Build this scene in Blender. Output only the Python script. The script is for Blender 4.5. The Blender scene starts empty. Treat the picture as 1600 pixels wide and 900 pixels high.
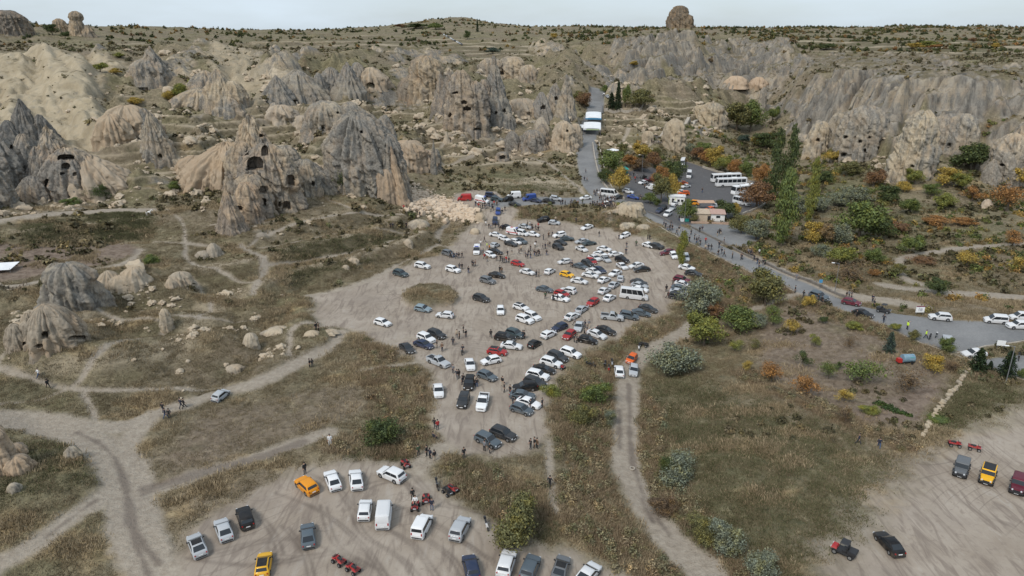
import bpy, bmesh, math, random
import numpy as np
from mathutils import Vector, Matrix
random.seed(7)
np.random.seed(7)
SC = bpy.context.scene
COL = SC.collection
R = math.radians

# ------------------------------------------------------------------ camera
CAM_H = 60.0
PITCH = R(19.4)
FPX = 1101.0                      # focal length in pixels of the 1600 px wide frame
cam_data = bpy.data.cameras.new('camera')
cam_data.sensor_width = 36.0
cam_data.lens = 36.0 * FPX / 1600.0
cam_data.clip_start = 1.0
cam_data.clip_end = 20000.0
cam = bpy.data.objects.new('camera', cam_data)
COL.objects.link(cam)
cam.location = (0, 0, CAM_H)
cam.rotation_euler = (R(90) - PITCH, 0, 0)
SC.camera = cam

# ------------------------------------------------------------------ light: overcast day
SUN_EL, SUN_AZ = R(48), R(215)     # sun behind the camera, to its left
world = bpy.data.worlds.new("World")
SC.world = world
world.use_nodes = True
wn, wl = world.node_tree.nodes, world.node_tree.links
wn.clear()
w_out = wn.new('ShaderNodeOutputWorld')
w_bg = wn.new('ShaderNodeBackground')
w_sky = wn.new('ShaderNodeTexSky')
w_sky.sky_type = 'NISHITA'
w_sky.sun_disc = False
w_sky.sun_elevation = SUN_EL
w_sky.sun_rotation = SUN_AZ
w_sky.air_density = 1.0
w_sky.dust_density = 2.0
w_bg.inputs['Strength'].default_value = 0.1
w_tc = wn.new('ShaderNodeTexCoord')
w_map = wn.new('ShaderNodeMapping')
w_map.inputs['Scale'].default_value = (1.0, 1.0, 4.5)
w_noise = wn.new('ShaderNodeTexNoise')
w_noise.inputs['Scale'].default_value = 3.0
w_noise.inputs['Detail'].default_value = 5.0
w_noise.inputs['Roughness'].default_value = 0.55
w_ramp = wn.new('ShaderNodeMapRange')
w_ramp.inputs['From Min'].default_value = 0.3
w_ramp.inputs['From Max'].default_value = 0.75
w_ramp.inputs['To Min'].default_value = 0.5
w_ramp.inputs['To Max'].default_value = 0.95
w_mix = wn.new('ShaderNodeMixRGB')
w_mix.inputs['Color2'].default_value = (5.0, 5.8, 6.5, 1)     # high thin cloud deck
wl.new(w_tc.outputs['Generated'], w_map.inputs['Vector'])
wl.new(w_map.outputs['Vector'], w_noise.inputs['Vector'])
wl.new(w_noise.outputs['Fac'], w_ramp.inputs['Value'])
wl.new(w_ramp.outputs['Result'], w_mix.inputs['Fac'])
wl.new(w_sky.outputs['Color'], w_mix.inputs['Color1'])
wl.new(w_mix.outputs['Color'], w_bg.inputs['Color'])
wl.new(w_bg.outputs['Background'], w_out.inputs['Surface'])

sun_data = bpy.data.lights.new('sun', 'SUN')
sun_data.energy = 1.5
sun_data.angle = R(14)
sun_data.color = (1.0, 0.945, 0.865)
sun = bpy.data.objects.new('sun', sun_data)
COL.objects.link(sun)
sd = Vector((math.sin(SUN_AZ) * math.cos(SUN_EL), math.cos(SUN_AZ) * math.cos(SUN_EL), math.sin(SUN_EL)))
sun.rotation_euler = (-sd).to_track_quat('-Z', 'Y').to_euler()

SC.view_settings.view_transform = 'Standard'
SC.view_settings.look = 'None'
SC.view_settings.exposure = 0.52
SC.view_settings.gamma = 1.0
SC.view_settings.use_curve_mapping = False

# ------------------------------------------------------------------ helpers
def tag(o, label=None, cat=None, group=None, kind=None):
    if label: o['label'] = label
    if cat: o['category'] = cat
    if group: o['group'] = group
    if kind: o['kind'] = kind
    return o

def mesh_obj(name, me, parent=None, loc=None):
    o = bpy.data.objects.new(name, me)
    COL.objects.link(o)
    if parent is not None: o.parent = parent
    if loc is not None: o.location = loc
    return o

def empty(name, loc=(0, 0, 0), rz=0.0):
    o = bpy.data.objects.new(name, None)
    o.empty_display_size = 0.3
    COL.objects.link(o)
    o.location = loc
    o.rotation_euler = (0, 0, rz)
    return o

def np_mesh(name, V, F, mats=(), smooth=True, fm=None):
    """mesh from numpy vertices (n,3) and quads/tris (m,k)"""
    me = bpy.data.meshes.new(name)
    V = np.asarray(V, dtype=np.float32); F = np.asarray(F, dtype=np.int32)
    k = F.shape[1]; m = F.shape[0]
    me.vertices.add(len(V)); me.vertices.foreach_set('co', V.ravel())
    me.loops.add(m * k); me.loops.foreach_set('vertex_index', F.ravel())
    me.polygons.add(m)
    me.polygons.foreach_set('loop_start', np.arange(0, m * k, k, dtype=np.int32))
    me.polygons.foreach_set('loop_total', np.full(m, k, dtype=np.int32))
    for mt in mats: me.materials.append(mt)
    if fm is not None: me.polygons.foreach_set('material_index', np.asarray(fm, dtype=np.int32))
    me.update(calc_edges=True)
    me.polygons.foreach_set('use_smooth', np.full(m, bool(smooth)))
    return me

# numpy gradient noise -------------------------------------------------
_rs = np.random.RandomState(11)
_PERM = np.tile(_rs.permutation(512).astype(np.int32), 3)
_ang = _rs.rand(512) * 2 * np.pi
_GX, _GY = np.cos(_ang).astype(np.float32), np.sin(_ang).astype(np.float32)
def pnoise(x, y, seed=0):
    x = np.asarray(x, dtype=np.float64) + seed * 17.31; y = np.asarray(y, dtype=np.float64) - seed * 9.73
    xi = np.floor(x).astype(np.int64); yi = np.floor(y).astype(np.int64)
    xf = (x - xi).astype(np.float32); yf = (y - yi).astype(np.float32)
    xi &= 511; yi &= 511
    def g(ix, iy, fx, fy):
        h = _PERM[(_PERM[ix & 511] + (iy & 511))] & 511
        return _GX[h] * fx + _GY[h] * fy
    u = xf * xf * xf * (xf * (xf * 6 - 15) + 10); v = yf * yf * yf * (yf * (yf * 6 - 15) + 10)
    a = g(xi, yi, xf, yf); b = g(xi + 1, yi, xf - 1, yf)
    c = g(xi, yi + 1, xf, yf - 1); d = g(xi + 1, yi + 1, xf - 1, yf - 1)
    return ((a + u * (b - a)) * (1 - v) + (c + u * (d - c)) * v) * 1.4
def fbm(x, y, octv=4, gain=0.5, lac=2.03, seed=0):
    s = 0; a = 1.0; n = 0
    for i in range(octv):
        s = s + a * pnoise(x, y, seed + i); n += a; a *= gain
        x = x * lac + 3.1; y = y * lac - 1.7
    return s / n
def ridged(x, y, octv=4, gain=0.5, lac=2.1, seed=0):
    s = 0; a = 1.0; n = 0; w = 1.0
    for i in range(octv):
        r = 1 - np.abs(pnoise(x, y, seed + i)) * 1.6
        r = np.clip(r, 0, 1) ** 1.6
        s = s + a * r * w; n += a; w = np.clip(r * 1.4, 0.25, 1); a *= gain
        x = x * lac + 5.1; y = y * lac - 2.7
    return s / n
def billow(x, y, octv=3, gain=0.45, lac=2.1, seed=0):
    s = 0; a = 1.0; n = 0
    for i in range(octv):
        s = s + a * np.abs(pnoise(x, y, seed + i)) ** .8 * 1.7; n += a; a *= gain
        x = x * lac + 2.1; y = y * lac - 4.7
    return s / n
def smooth(a, b, x):
    t = np.clip((x - a) / (b - a), 0, 1)
    return t * t * (3 - 2 * t)

CP, SP = math.cos(PITCH), math.sin(PITCH)
def ray(px, py):
    u = (np.asarray(px, float) - 800) / FPX; v = (np.asarray(py, float) - 450) / FPX
    return u, CP - v * SP, -SP - v * CP
def project(X, Y, Z):
    zc = Z - CAM_H
    d = Y * CP - zc * SP
    d = np.where(d < 1, 1, d)
    return 800 + FPX * X / d, 450 - FPX * (Y * SP + zc * CP) / d, d
# ------------------------------------------------------------------ terrain: the lie of the land
# spot heights (pixel of a landmark in the photograph, height above the lower car park in m) or ('d', distance)
CTRL = [
 # floor of the valley: car parks, fields
 (-200,900,0),(100,880,0),(400,880,0),(600,760,.2),(800,900,-.2),(720,700,.2),(760,560,0),(600,490,.3),(900,430,.2),(760,400,.5),
 (1000,400,.3),(850,350,.6),(950,362,.6),(660,470,.4),(1050,450,.0),(960,500,0),
 (880,620,-.3),(900,760,-1.2),(980,640,-2.5),(985,740,-2.5),(1060,860,-2.5),(1000,560,-2),(1080,510,-1.5),
 (1150,720,-.8),(1250,800,-.4),(1350,700,-.2),(1500,760,0),(1650,880,0),(1500,640,0),(1300,580,0),(1150,600,-.9),(1250,520,.3),(1420,590,.6),(1600,640,.6),
 (1180,470,0),(1100,440,.2),
 # road
 (1750,540,3.2),(1580,520,3),(1400,500,3),(1250,448,3),(1100,380,3.2),(1020,336,3.6),(960,316,4.5),(850,314,4.6),(780,322,4.2),(745,312,5.5),
 (780,345,1.2),(900,328,2.8),
 (925,285,6.5),(920,250,10.2),(918,215,14.5),(926,180,21),(932,146,28.5),
 # bus car park and kiosk
 (1010,300,4),(1130,300,3.4),(1180,280,4),(1060,262,5),(1110,345,3.2),(1180,375,3),(1000,262,8),(1060,230,10),
 # orchard valley on the right
 (1300,400,3),(1450,420,2.5),(1600,440,2.5),(1300,330,3),(1450,330,3.2),(1600,350,4),(1220,300,3.5),(1230,240,5),(1350,295,5),(1480,300,6),
 (1180,215,6),(1180,170,14),
 # right cliffs
 (1280,240,7),(1390,282,6.5),(1580,285,6.5),(1250,130,34),(1300,170,26),(1380,170,30),(1480,190,26),(1600,200,25),(1700,250,10),
 (1400,92,47),(1280,88,48),(1560,108,45),(1700,110,46),(1480,140,38),(1200,68,'d',680),(1300,70,'d',660),(1500,72,'d',640),(1700,74,'d',640),
 (1200,47,'d',1150),(1400,42,'d',1250),(1600,44,'d',1200),(1800,46,'d',1200),
 # middle: cliffs under the skyline
 (1000,240,12),(1100,215,13),(1000,180,20),(1100,165,22),(1180,120,33),(1050,130,34),(960,110,38),(1060,70,'d',640),(960,64,'d',660),(880,100,45),(1150,80,50),
 (1000,48,'d',950),(1090,42,'d',950),(900,42,'d',1050),(800,41,'d',1100),
 # slope left of the road
 (850,270,7.5),(760,275,7.5),(870,220,14),(760,215,17),(850,170,24),(700,170,26),(680,260,10),(640,300,7.5),(660,330,5),(700,310,5.5),(800,120,36),(740,90,45),(850,140,30),
 (700,330,3.5),(730,350,1.5),(680,372,1.5),(600,420,1.0),
 # left terraces
 (560,345,7.5),(600,320,8),(480,360,8),(520,400,4.2),(440,420,4.5),(480,450,1.2),(400,330,10.5),(380,380,8),(340,430,5.5),(440,300,13),(520,290,12),
 (560,250,17),(640,230,16),(300,470,4),(400,490,2.6),(470,520,1.4),(560,540,.8),(620,580,.4),(400,560,1.6),(300,560,2.4),(340,600,.8),(500,580,.6),
 (200,470,5),(250,420,6.5),(120,400,7),(0,410,7),(-150,400,8),(230,330,10),(100,330,11.5),(0,340,12),(290,350,9),(60,310,13.5),(200,290,14),(240,250,18),
 (100,480,6.5),(50,540,5.5),(150,530,4.8),(0,600,3),(100,610,2),(220,590,2),(250,520,3.6),(-150,560,6),
 (60,665,.8),(200,660,.5),(30,720,2.2),(110,730,1.6),(-100,720,4),(60,860,.6),(200,740,0),(300,800,.4),(400,680,.3),(550,640,.5),(640,680,.6),(520,710,1),
 (330,260,15),(300,210,22),(400,200,22),(500,210,20),(450,180,25),(560,180,24),(620,190,22),(620,150,30),(540,150,30),
 # left hills up to the plateau
 (200,200,25),(100,210,24),(0,210,24),(-150,220,26),(100,150,'d',350),(0,140,'d',365),(200,130,'d',390),(50,92,'d',420),(160,92,'d',430),(-150,95,'d',420),(300,150,34),(330,110,44),(250,90,50),
 (420,120,41),(480,100,46),(560,110,43),(650,110,42),(640,75,'d',700),(520,70,'d',720),(400,66,'d',720),(300,66,'d',690),
 (100,64,'d',590),(200,62,'d',640),(-150,62,'d',560),
 (0,47,'d',620),(120,50,'d',640),(250,44,'d',820),(380,51,'d',900),(500,50,'d',1000),(-200,45,'d',650),
 (600,40,'d',1300),(660,33,'d',1400),(720,27,'d',1450),(760,35,'d',1400),(560,47,'d',1150),(830,43,'d',1250),
]
_c = []
for q in CTRL:
    dx, dy, dz = ray(q[0], q[1])
    t = (CAM_H - q[2]) / -dz if q[2] != 'd' else q[3] / dy
    _c.append((dx * t, dy * t, CAM_H + dz * t))
for az in (-46, -30, -15, 0, 15, 30, 46):          # beyond the skyline the plateau goes on, a little lower
    for d, z in ((2200, 58), (3600, 50)):
        _c.append((d * math.sin(R(az)), d * math.cos(R(az)), z))
for az in (-46, -20, 0, 20, 46):
    _c.append((45 * math.sin(R(az)), 45 * math.cos(R(az)), -1))
_c = np.array(_c)
def _warp(X, Y):
    d = np.sqrt(X * X + Y * Y)
    return np.stack([np.arctan2(X, Y) * 2.2, np.log(d)], -1)
_cw = _warp(_c[:, 0], _c[:, 1])
_EPS = 0.03
def _phi(a, b):
    return np.sqrt(((a[:, None, :] - b[None, :, :]) ** 2).sum(-1) + _EPS ** 2)
_n = len(_c)
_A = np.zeros((_n + 3, _n + 3))
_A[:_n, :_n] = _phi(_cw, _cw) - np.eye(_n) * 0.004
_A[:_n, _n] = 1; _A[:_n, _n + 1:] = _cw
_A[_n:, :_n] = _A[:_n, _n:].T
_w = np.linalg.solve(_A, np.concatenate([_c[:, 2], np.zeros(3)]))
def base_height(X, Y):
    P = _warp(X.ravel(), Y.ravel()); out = np.empty(len(P))
    for i in range(0, len(P), 40000):
        p = P[i:i + 40000]
        out[i:i + 40000] = _phi(p, _cw) @ _w[:_n] + _w[_n] + p @ _w[_n + 1:]
    return out.reshape(X.shape)

NA = 700
AZ = np.linspace(R(-42), R(42), NA)
_sd = np.array([45, 80, 120, 200, 300, 400, 520, 700, 1000, 1500, 2500, 3700.])
_ss = np.array([.40, .30, .34, .50, .64, .70, .90, 2.0, 4.2, 9.0, 40, 120.])
_D = [46.0]
while _D[-1] < 3600: _D.append(_D[-1] + float(np.interp(_D[-1], _sd, _ss)))
DD = np.array(_D); ND = len(DD)
GX_ = DD[:, None] * np.sin(AZ)[None, :]
GY_ = DD[:, None] * np.cos(AZ)[None, :]
# base on a coarser grid, then bilinear (smooth anyway)
_ci = np.unique(np.concatenate([np.arange(0, ND, 4), [ND - 1]])); _cj = np.unique(np.concatenate([np.arange(0, NA, 4), [NA - 1]]))
_zb = base_height(GX_[np.ix_(_ci, _cj)], GY_[np.ix_(_ci, _cj)])
_t = np.stack([np.interp(np.arange(ND), _ci, _zb[:, j]) for j in range(_zb.shape[1])], 1)
ZB = np.stack([np.interp(np.arange(NA), _cj, _t[i]) for i in range(ND)], 0)

class Field:
    Z = ZB
def ground(X, Y):
    X = np.asarray(X, float); Y = np.asarray(Y, float)
    a = (np.arctan2(X, Y) - AZ[0]) / (AZ[1] - AZ[0]); d = np.interp(np.hypot(X, Y), DD, np.arange(ND))
    a = np.clip(a, 0, NA - 1.001); d = np.clip(d, 0, ND - 1.001)
    i = d.astype(int); j = a.astype(int); fi = d - i; fj = a - j
    Z = Field.Z
    return (Z[i, j] * (1 - fi) + Z[i + 1, j] * fi) * (1 - fj) + (Z[i, j + 1] * (1 - fi) + Z[i + 1, j + 1] * fi) * fj
_TS = np.exp(np.linspace(math.log(52), math.log(3400), 2600))
def at(px, py):
    """where the sight line through a photograph pixel meets the ground"""
    px = np.atleast_1d(np.asarray(px, float)); py = np.atleast_1d(np.asarray(py, float))
    out = np.zeros((len(px), 3))
    for s in range(0, len(px), 200):
        dx, dy, dz = ray(px[s:s + 200], py[s:s + 200])
        X = dx[:, None] * _TS; Y = dy[:, None] * _TS; Zr = CAM_H + dz[:, None] * _TS
        df = Zr - ground(X, Y)
        below = df < 0
        k = np.where(below.any(1), below.argmax(1), len(_TS) - 1); k = np.maximum(k, 1)
        r = np.arange(len(k)); a = df[r, k - 1]; b = df[r, k]
        f = np.clip(a / np.where(np.abs(a - b) < 1e-9, 1e-9, a - b), 0, 1)
        t = _TS[k - 1] + f * (_TS[k] - _TS[k - 1])
        out[s:s + 200, 0] = dx * t; out[s:s + 200, 1] = dy * t
        out[s:s + 200, 2] = ground(out[s:s + 200, 0], out[s:s + 200, 1])
    return out
def at1(px, py): return at([px], [py])[0]

# ------------------------------------------------------------------ what covers the land
def poly_world(pts): return at([p[0] for p in pts], [p[1] for p in pts])[:, :2]
WOB = fbm(GX_ / 3.0, GY_ / 3.0, 3, seed=3) * 0.9 + fbm(GX_ / 14.0, GY_ / 14.0, 2, seed=8) * 1.2   # ragged edges, metres
def poly_mask(pts, soft=0.8, wob=1.0):
    P = poly_world(pts)
    mn, mx = P.min(0) - 6, P.max(0) + 6
    sel = (GX_ > mn[0]) & (GX_ < mx[0]) & (GY_ > mn[1]) & (GY_ < mx[1])
    x = GX_[sel]; y = GY_[sel]
    dist = np.full(x.shape, 1e9); ins = np.zeros(x.shape, bool)
    n = len(P)
    for i in range(n):
        a = P[i]; b = P[(i + 1) % n]; e = b - a
        t = np.clip(((x - a[0]) * e[0] + (y - a[1]) * e[1]) / max(e @ e, 1e-9), 0, 1)
        dist = np.minimum(dist, np.hypot(x - a[0] - t * e[0], y - a[1] - t * e[1]))
        c = ((a[1] > y) != (b[1] > y))
        with np.errstate(divide='ignore', invalid='ignore'):
            ins ^= c & (x < (b[0] - a[0]) * (y - a[1]) / (b[1] - a[1] if b[1] != a[1] else 1e-9) + a[0])
    sdist = np.where(ins, dist, -dist) + WOB[sel] * wob
    out = np.zeros(GX_.shape, np.float32)
    out[sel] = smooth(-soft, soft, sdist)
    return out
def line_mask(pts, width, soft=None, wob=0.35):
    P = poly_world(pts); w = width / 2
    soft = soft or max(0.35, 0.3 * width)
    # smooth the polyline (Catmull-Rom)
    Q = []
    for i in range(len(P) - 1):
        p0 = P[max(i - 1, 0)]; p1 = P[i]; p2 = P[i + 1]; p3 = P[min(i + 2, len(P) - 1)]
        for t in np.linspace(0, 1, 5)[:-1]:
            Q.append(0.5 * ((2 * p1) + (-p0 + p2) * t + (2 * p0 - 5 * p1 + 4 * p2 - p3) * t * t + (-p0 + 3 * p1 - 3 * p2 + p3) * t ** 3))
    Q.append(P[-1]); Q = np.array(Q)
    mn, mx = Q.min(0) - w - 4, Q.max(0) + w + 4
    sel = (GX_ > mn[0]) & (GX_ < mx[0]) & (GY_ > mn[1]) & (GY_ < mx[1])
    x = GX_[sel]; y = GY_[sel]; dist = np.full(x.shape, 1e9)
    for i in range(len(Q) - 1):
        a, b = Q[i], Q[i + 1]; e = b - a
        m = (x > min(a[0], b[0]) - w - 3) & (x < max(a[0], b[0]) + w + 3) & (y > min(a[1], b[1]) - w - 3) & (y < max(a[1], b[1]) + w + 3)
        if not m.any(): continue
        t = np.clip(((x[m] - a[0]) * e[0] + (y[m] - a[1]) * e[1]) / max(e @ e, 1e-9), 0, 1)
        dist[m] = np.minimum(dist[m], np.hypot(x[m] - a[0] - t * e[0], y[m] - a[1] - t * e[1]))
    out = np.zeros(GX_.shape, np.float32)
    out[sel] = smooth(w + soft, w - soft, dist + WOB[sel] * wob)
    return out
def blob_mask(px, py, rx, ry, soft=0.5):
    ang = np.linspace(0, 2 * np.pi, 14, endpoint=False)
    return poly_mask([(px + rx * math.cos(a), py + ry * math.sin(a)) for a in ang], soft=max(soft, .4))

LOT = poly_mask([(480,462),(540,447),(600,425),(650,408),(690,395),(715,372),(738,350),(752,338),(768,325),(800,322),(812,330),(806,342),(850,345),(900,349),(950,357),(1000,370),(1040,384),(1062,400),
   (1080,425),(1066,465),(1042,488),(1012,500),(985,510),(960,530),(930,545),(905,558),(885,575),(868,600),(858,640),(852,680),(835,705),(780,716),(720,714),(692,700),
   (682,670),(670,640),(674,610),(664,575),(640,560),(620,548),(570,523),(530,515),(495,515),(487,490)], soft=1.8, wob=1.7)
ISLAND = poly_mask([(628,470),(640,458),(672,452),(705,456),(717,468),(705,478),(672,484),(645,482)], soft=.6, wob=.5)
LOT *= 1 - ISLAND
LOT2 = poly_mask([(250,940),(285,870),(300,830),(345,798),(400,768),(450,745),(500,728),(560,722),(620,722),(660,733),(692,758),(722,790),(770,820),(820,848),(880,858),(940,878),(985,905),(985,960),(250,960)], soft=2.0, wob=1.8)
LOT3 = poly_mask([(1320,960),(1296,890),(1318,850),(1348,812),(1360,790),(1400,750),(1440,712),(1480,688),(1520,662),(1560,642),(1620,622),(1750,620),(1800,960)], soft=4.5, wob=3.0)
LOT3 *= 1 - .75 * smooth(.12, .4, fbm(GX_ / 9, GY_ / 9, 4, seed=111) - .0)*smooth(46,30,GX_)
PADT = poly_mask([(705,318),(712,303),(740,296),(775,299),(790,310),(775,322),(745,330),(722,328)], soft=.8)
BARE = np.maximum.reduce([LOT, LOT2, LOT3, PADT])
TAR = np.maximum.reduce([
   poly_mask([(975,314),(1020,327),(1060,349),(1100,371),(1150,394),(1200,417),(1240,436),(1290,457),(1340,477),(1400,490),(1480,500),(1600,505),(1750,507),
              (1750,620),(1600,592),(1560,580),(1500,557),(1440,536),(1400,518),(1340,493),(1290,475),(1240,455),(1200,436),(1150,414),(1100,390),(1060,370),(1030,352),(1005,337),(975,330)], soft=.35, wob=.12)
   * (1 - poly_mask([(1490,553),(1540,541),(1600,533),(1720,525),(1720,552),(1600,554),(1540,561)], soft=.4, wob=.2)),
   line_mask([(1000,331),(975,322),(955,312),(940,302),(928,287),(922,268),(918,248),(915,226),(919,206),(926,186),(931,165),(933,142)], 9.4, soft=.4, wob=.12),
   poly_mask([(975,272),(1000,262),(1050,268),(1072,252),(1098,260),(1130,268),(1190,288),(1197,312),(1170,332),(1120,346),(1060,354),(1010,332),(975,312)], soft=.5, wob=.3),
   poly_mask([(1075,350),(1140,350),(1172,367),(1192,373),(1162,386),(1120,382),(1085,368)], soft=.5, wob=.3),
   line_mask([(770,318),(800,315),(840,314),(880,314),(920,313),(960,316)], 7.5, soft=.8, wob=.5)])
PAVE = np.maximum(line_mask([(968,312),(952,296),(941,280),(936,262),(932,244),(929,222)], 2.2, soft=.3, wob=.05), 0) * (1 - TAR)
TRACKS = [
 ([(-40,650),(60,662),(120,680),(168,708),(196,745),(208,800),(222,850),(262,930)], 6.5),
 ([(-40,905),(60,842),(140,790),(196,752)], 3.6),
 ([(190,715),(215,670),(250,645),(300,628),(345,614),(400,598),(450,575),(490,555),(522,537),(532,520)], 3.2),
 ([(120,665),(180,668),(235,650)], 4.0),
 ([(225,775),(280,752),(340,733),(410,712),(470,690),(512,676)], 3.0),
 ([(1135,930),(1085,880),(1042,838),(1006,788),(986,740),(978,700),(980,650),(980,600),(986,572),(1010,550),(1040,535),(1070,520),(1090,505)], 4.4),
 ([(1180,482),(1215,470),(1246,458)], 3.5),
 ([(690,700),(662,718),(645,738)], 3.5),
 ([(-20,348),(60,336),(130,331),(200,329),(238,329)], 4.0),
 ([(-20,452),(60,441),(130,426),(185,414),(208,404),(218,390)], 3.0),
 ([(1380,446),(1450,456),(1520,460),(1660,466)], 4.5),([(1440,445),(1412,432),(1406,412),(1430,398),(1500,388),(1620,380)], 3.2),
 ([(1130,392),(1190,410),(1250,436),(1330,462),(1440,478)], 5.0),
]
PATHS = [
 ([(-10,590),(50,597),(100,604),(160,607),(230,605),(290,607),(345,603)],1.3),([(-10,632),(60,625),(92,610),(122,598),(160,570),(205,540),(242,520),(268,503)],1.2),
 ([(130,613),(145,640),(150,662)],1.3),([(0,587),(38,566),(68,548),(60,528)],.9),([(262,330),(284,345),(290,375),(293,405),(340,420),(400,442)],1.1),
 ([(240,377),(330,381),(380,381),(402,370)],1.1),([(402,368),(430,361),(480,347),(520,338),(570,331),(628,335)],1.0),([(402,380),(470,372),(520,360),(580,356),(632,357)],.9),
 ([(375,378),(398,392),(412,408),(406,436),(396,458)],1.6),([(420,410),(480,399),(540,389),(600,376),(640,356),(668,341)],.9),([(480,462),(560,444),(620,413),(682,377),(684,362),(700,345)],1.3),
 ([(682,377),(700,384),(708,394)],1.0),([(145,480),(200,496),(255,504)],1.2),([(400,495),(340,497),(270,499)],.9),([(452,556),(453,532),(460,518),(485,512)],1.2),([(530,520),(505,516),(495,520)],1.2),
 ([(858,690),(858,730),(864,780),(874,806)],1.0),([(330,350),(380,345),(440,330),(470,318),(480,300)],.9),([(500,305),(530,318),(565,332)],.9),
 ([(600,262),(640,262),(680,258),(740,245)],.7),([(620,230),(680,228),(740,215)],.7),([(640,200),(700,202),(760,212)],.7),([(830,240),(870,262),(900,290),(912,303)],1.2),([(700,280),(730,290),(745,300)],.7),
 ([(200,228),(260,232),(330,222)],.9),([(0,330),(40,322),(100,318)],.8),([(960,225),(1000,205),(1040,200),(1090,185)],1.0),([(1010,225),(1050,222)],1.5),
 ([(560,580),(620,572),(660,566)],1.0),([(600,538),(640,528)],1.0),([(300,430),(330,470),(310,500)],.8),([(560,200),(600,215),(625,250)],.6),
 ([(420,240),(470,250),(510,262)],.7),([(160,440),(155,470),(150,480)],1.2),
 ([(430,345),(400,352),(370,365)],.8),([(640,160),(690,165)],.7),([(300,200),(350,192),(420,198)],.7),([(260,170),(320,170),(380,160)],.7),
]
TRK = np.zeros(GX_.shape, np.float32)
for p, w_ in TRACKS: TRK = np.maximum(TRK, line_mask(p, w_, soft=.9, wob=.9))
TRAIL = np.zeros(GX_.shape, np.float32)
for p, w_ in PATHS: TRAIL = np.maximum(TRAIL, line_mask(p, w_ * (1.25 if np.mean([q_[0] for q_ in p]) > 380 else .85), soft=.45, wob=.4))
BUSLOT = poly_mask([(975,272),(1000,262),(1050,268),(1072,252),(1098,260),(1130,268),(1190,288),(1197,312),(1170,332),(1120,346),(1060,354),(1010,332),(975,312)], soft=1.0, wob=.3)
RUTS = [([(120,676),(160,696),(182,722),(196,760),(204,800),(214,850),(235,905)],.9),([(150,690),(176,712),(190,745),(198,790),(206,830)],.6),([(206,812),(212,835),(232,862),(250,880)],1.1),([(225,772),(260,762),(320,742)],.7),
        ([(982,600),(984,650),(984,690),(990,735)],.6),([(1003,780),(1020,815)],.8),([(985,690),(996,745),(1012,790),(1046,835)],.5),([(968,640),(968,700)],.5),([(70,840),(150,782)],.5)]
_TY = [[(470,735),(520,760),(545,790),(590,820),(640,850),(680,905)],[(430,770),(500,800),(560,850),(600,905)],[(640,740),(680,780),(740,800),(800,836)],[(600,730),(640,765),(652,800)],[(660,840),(700,870),(722,905)],[(620,790),(680,820),(740,860),(800,895)],
       [(290,872),(380,882),(460,872),(530,858)],[(330,862),(420,842),(480,846),(560,884)],[(560,762),(600,750),(640,760),(692,792)],[(440,822),(470,860),(482,905)],[(396,800),(420,830),(432,862)],[(540,770),(560,830),(620,870),(650,905)],[(500,790),(520,850),(590,890)]]
TYRE = np.zeros(GX_.shape, np.float32)
for _t in _TY:
    for _o in ((0, 0), (11, 3)): TYRE = np.maximum(TYRE, line_mask([(x + _o[0], y + _o[1]) for x, y in _t], .34, soft=.3, wob=.12) * (.5 + .5 * smooth(-.3, .2, fbm(GX_ / 5, GY_ / 5, 2, seed=141))))
SOIL = np.maximum.reduce([BUSLOT, TYRE * .8] + [line_mask(p, w_, soft=.4, wob=.5) for p, w_ in RUTS] + [
  poly_mask([(-30,384),(80,378),(205,372),(214,394),(170,412),(80,428),(-30,442)], soft=1.5),
  poly_mask([(1185,520),(1240,470),(1330,500),(1420,540),(1500,565),(1488,600),(1436,672),(1330,660),(1240,620),(1190,580)], soft=2.5)*.8,
  poly_mask([(1440,600),(1480,590),(1440,660),(1330,665),(1330,640)], soft=1.5),
  line_mask([(230,764),(330,735),(410,714),(470,692)], 2.2)*.9,
  poly_mask([(245,715),(330,640),(470,610),(560,603),(590,640),(520,668),(380,706),(270,738)], soft=2.5)*.55])
LUSH = np.maximum.reduce([
  poly_mask([(140,330),(230,333),(240,362),(140,368)], soft=2)*.9, poly_mask([(40,345),(240,338),(236,366),(40,376)], soft=2)*.6,
  poly_mask([(860,590),(905,600),(935,660),(925,720),(880,690)], soft=2.5)*.85, poly_mask([(1000,600),(1060,590),(1330,680),(1400,760),(1340,870),(1200,930),(1120,890),(1020,760)], soft=4)*.62,
  poly_mask([(1440,690),(1500,600),(1540,600),(1620,620),(1560,640),(1500,670)], soft=2)*.9,
  poly_mask([(430,390),(540,372),(620,362),(630,368),(540,388),(440,404)], soft=1)*.55, poly_mask([(430,425),(520,410),(600,395),(560,412),(440,440)], soft=1.5)*.4,
  poly_mask([(1190,285),(1320,262),(1340,290),(1260,330),(1200,335)], soft=2)*.7, poly_mask([(1300,310),(1500,320),(1500,345),(1300,350)], soft=2.5)*.35,
  poly_mask([(580,690),(640,690),(650,715),(540,720)], soft=1.5)*.9, poly_mask([(700,740),(760,790),(860,850),(870,800),(800,760),(720,715)], soft=2)*.8,
  poly_mask([(780,255),(900,262),(900,300),(800,300),(740,280)], soft=2)*.5, poly_mask([(0,700),(130,690),(140,760),(0,790)], soft=2)*.4,
  poly_mask([(1310,870),(1360,810),(1340,790),(1280,860)], soft=1.5)*.9, poly_mask([(540,60),(900,60),(880,95),(560,90)], soft=20)*.3, poly_mask([(1150,60),(1700,60),(1700,90),(1150,80)], soft=20)*.5])
dist0 = DD[:, None] + 0 * GX_
GOLD = np.zeros(GX_.shape, np.float32)
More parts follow.
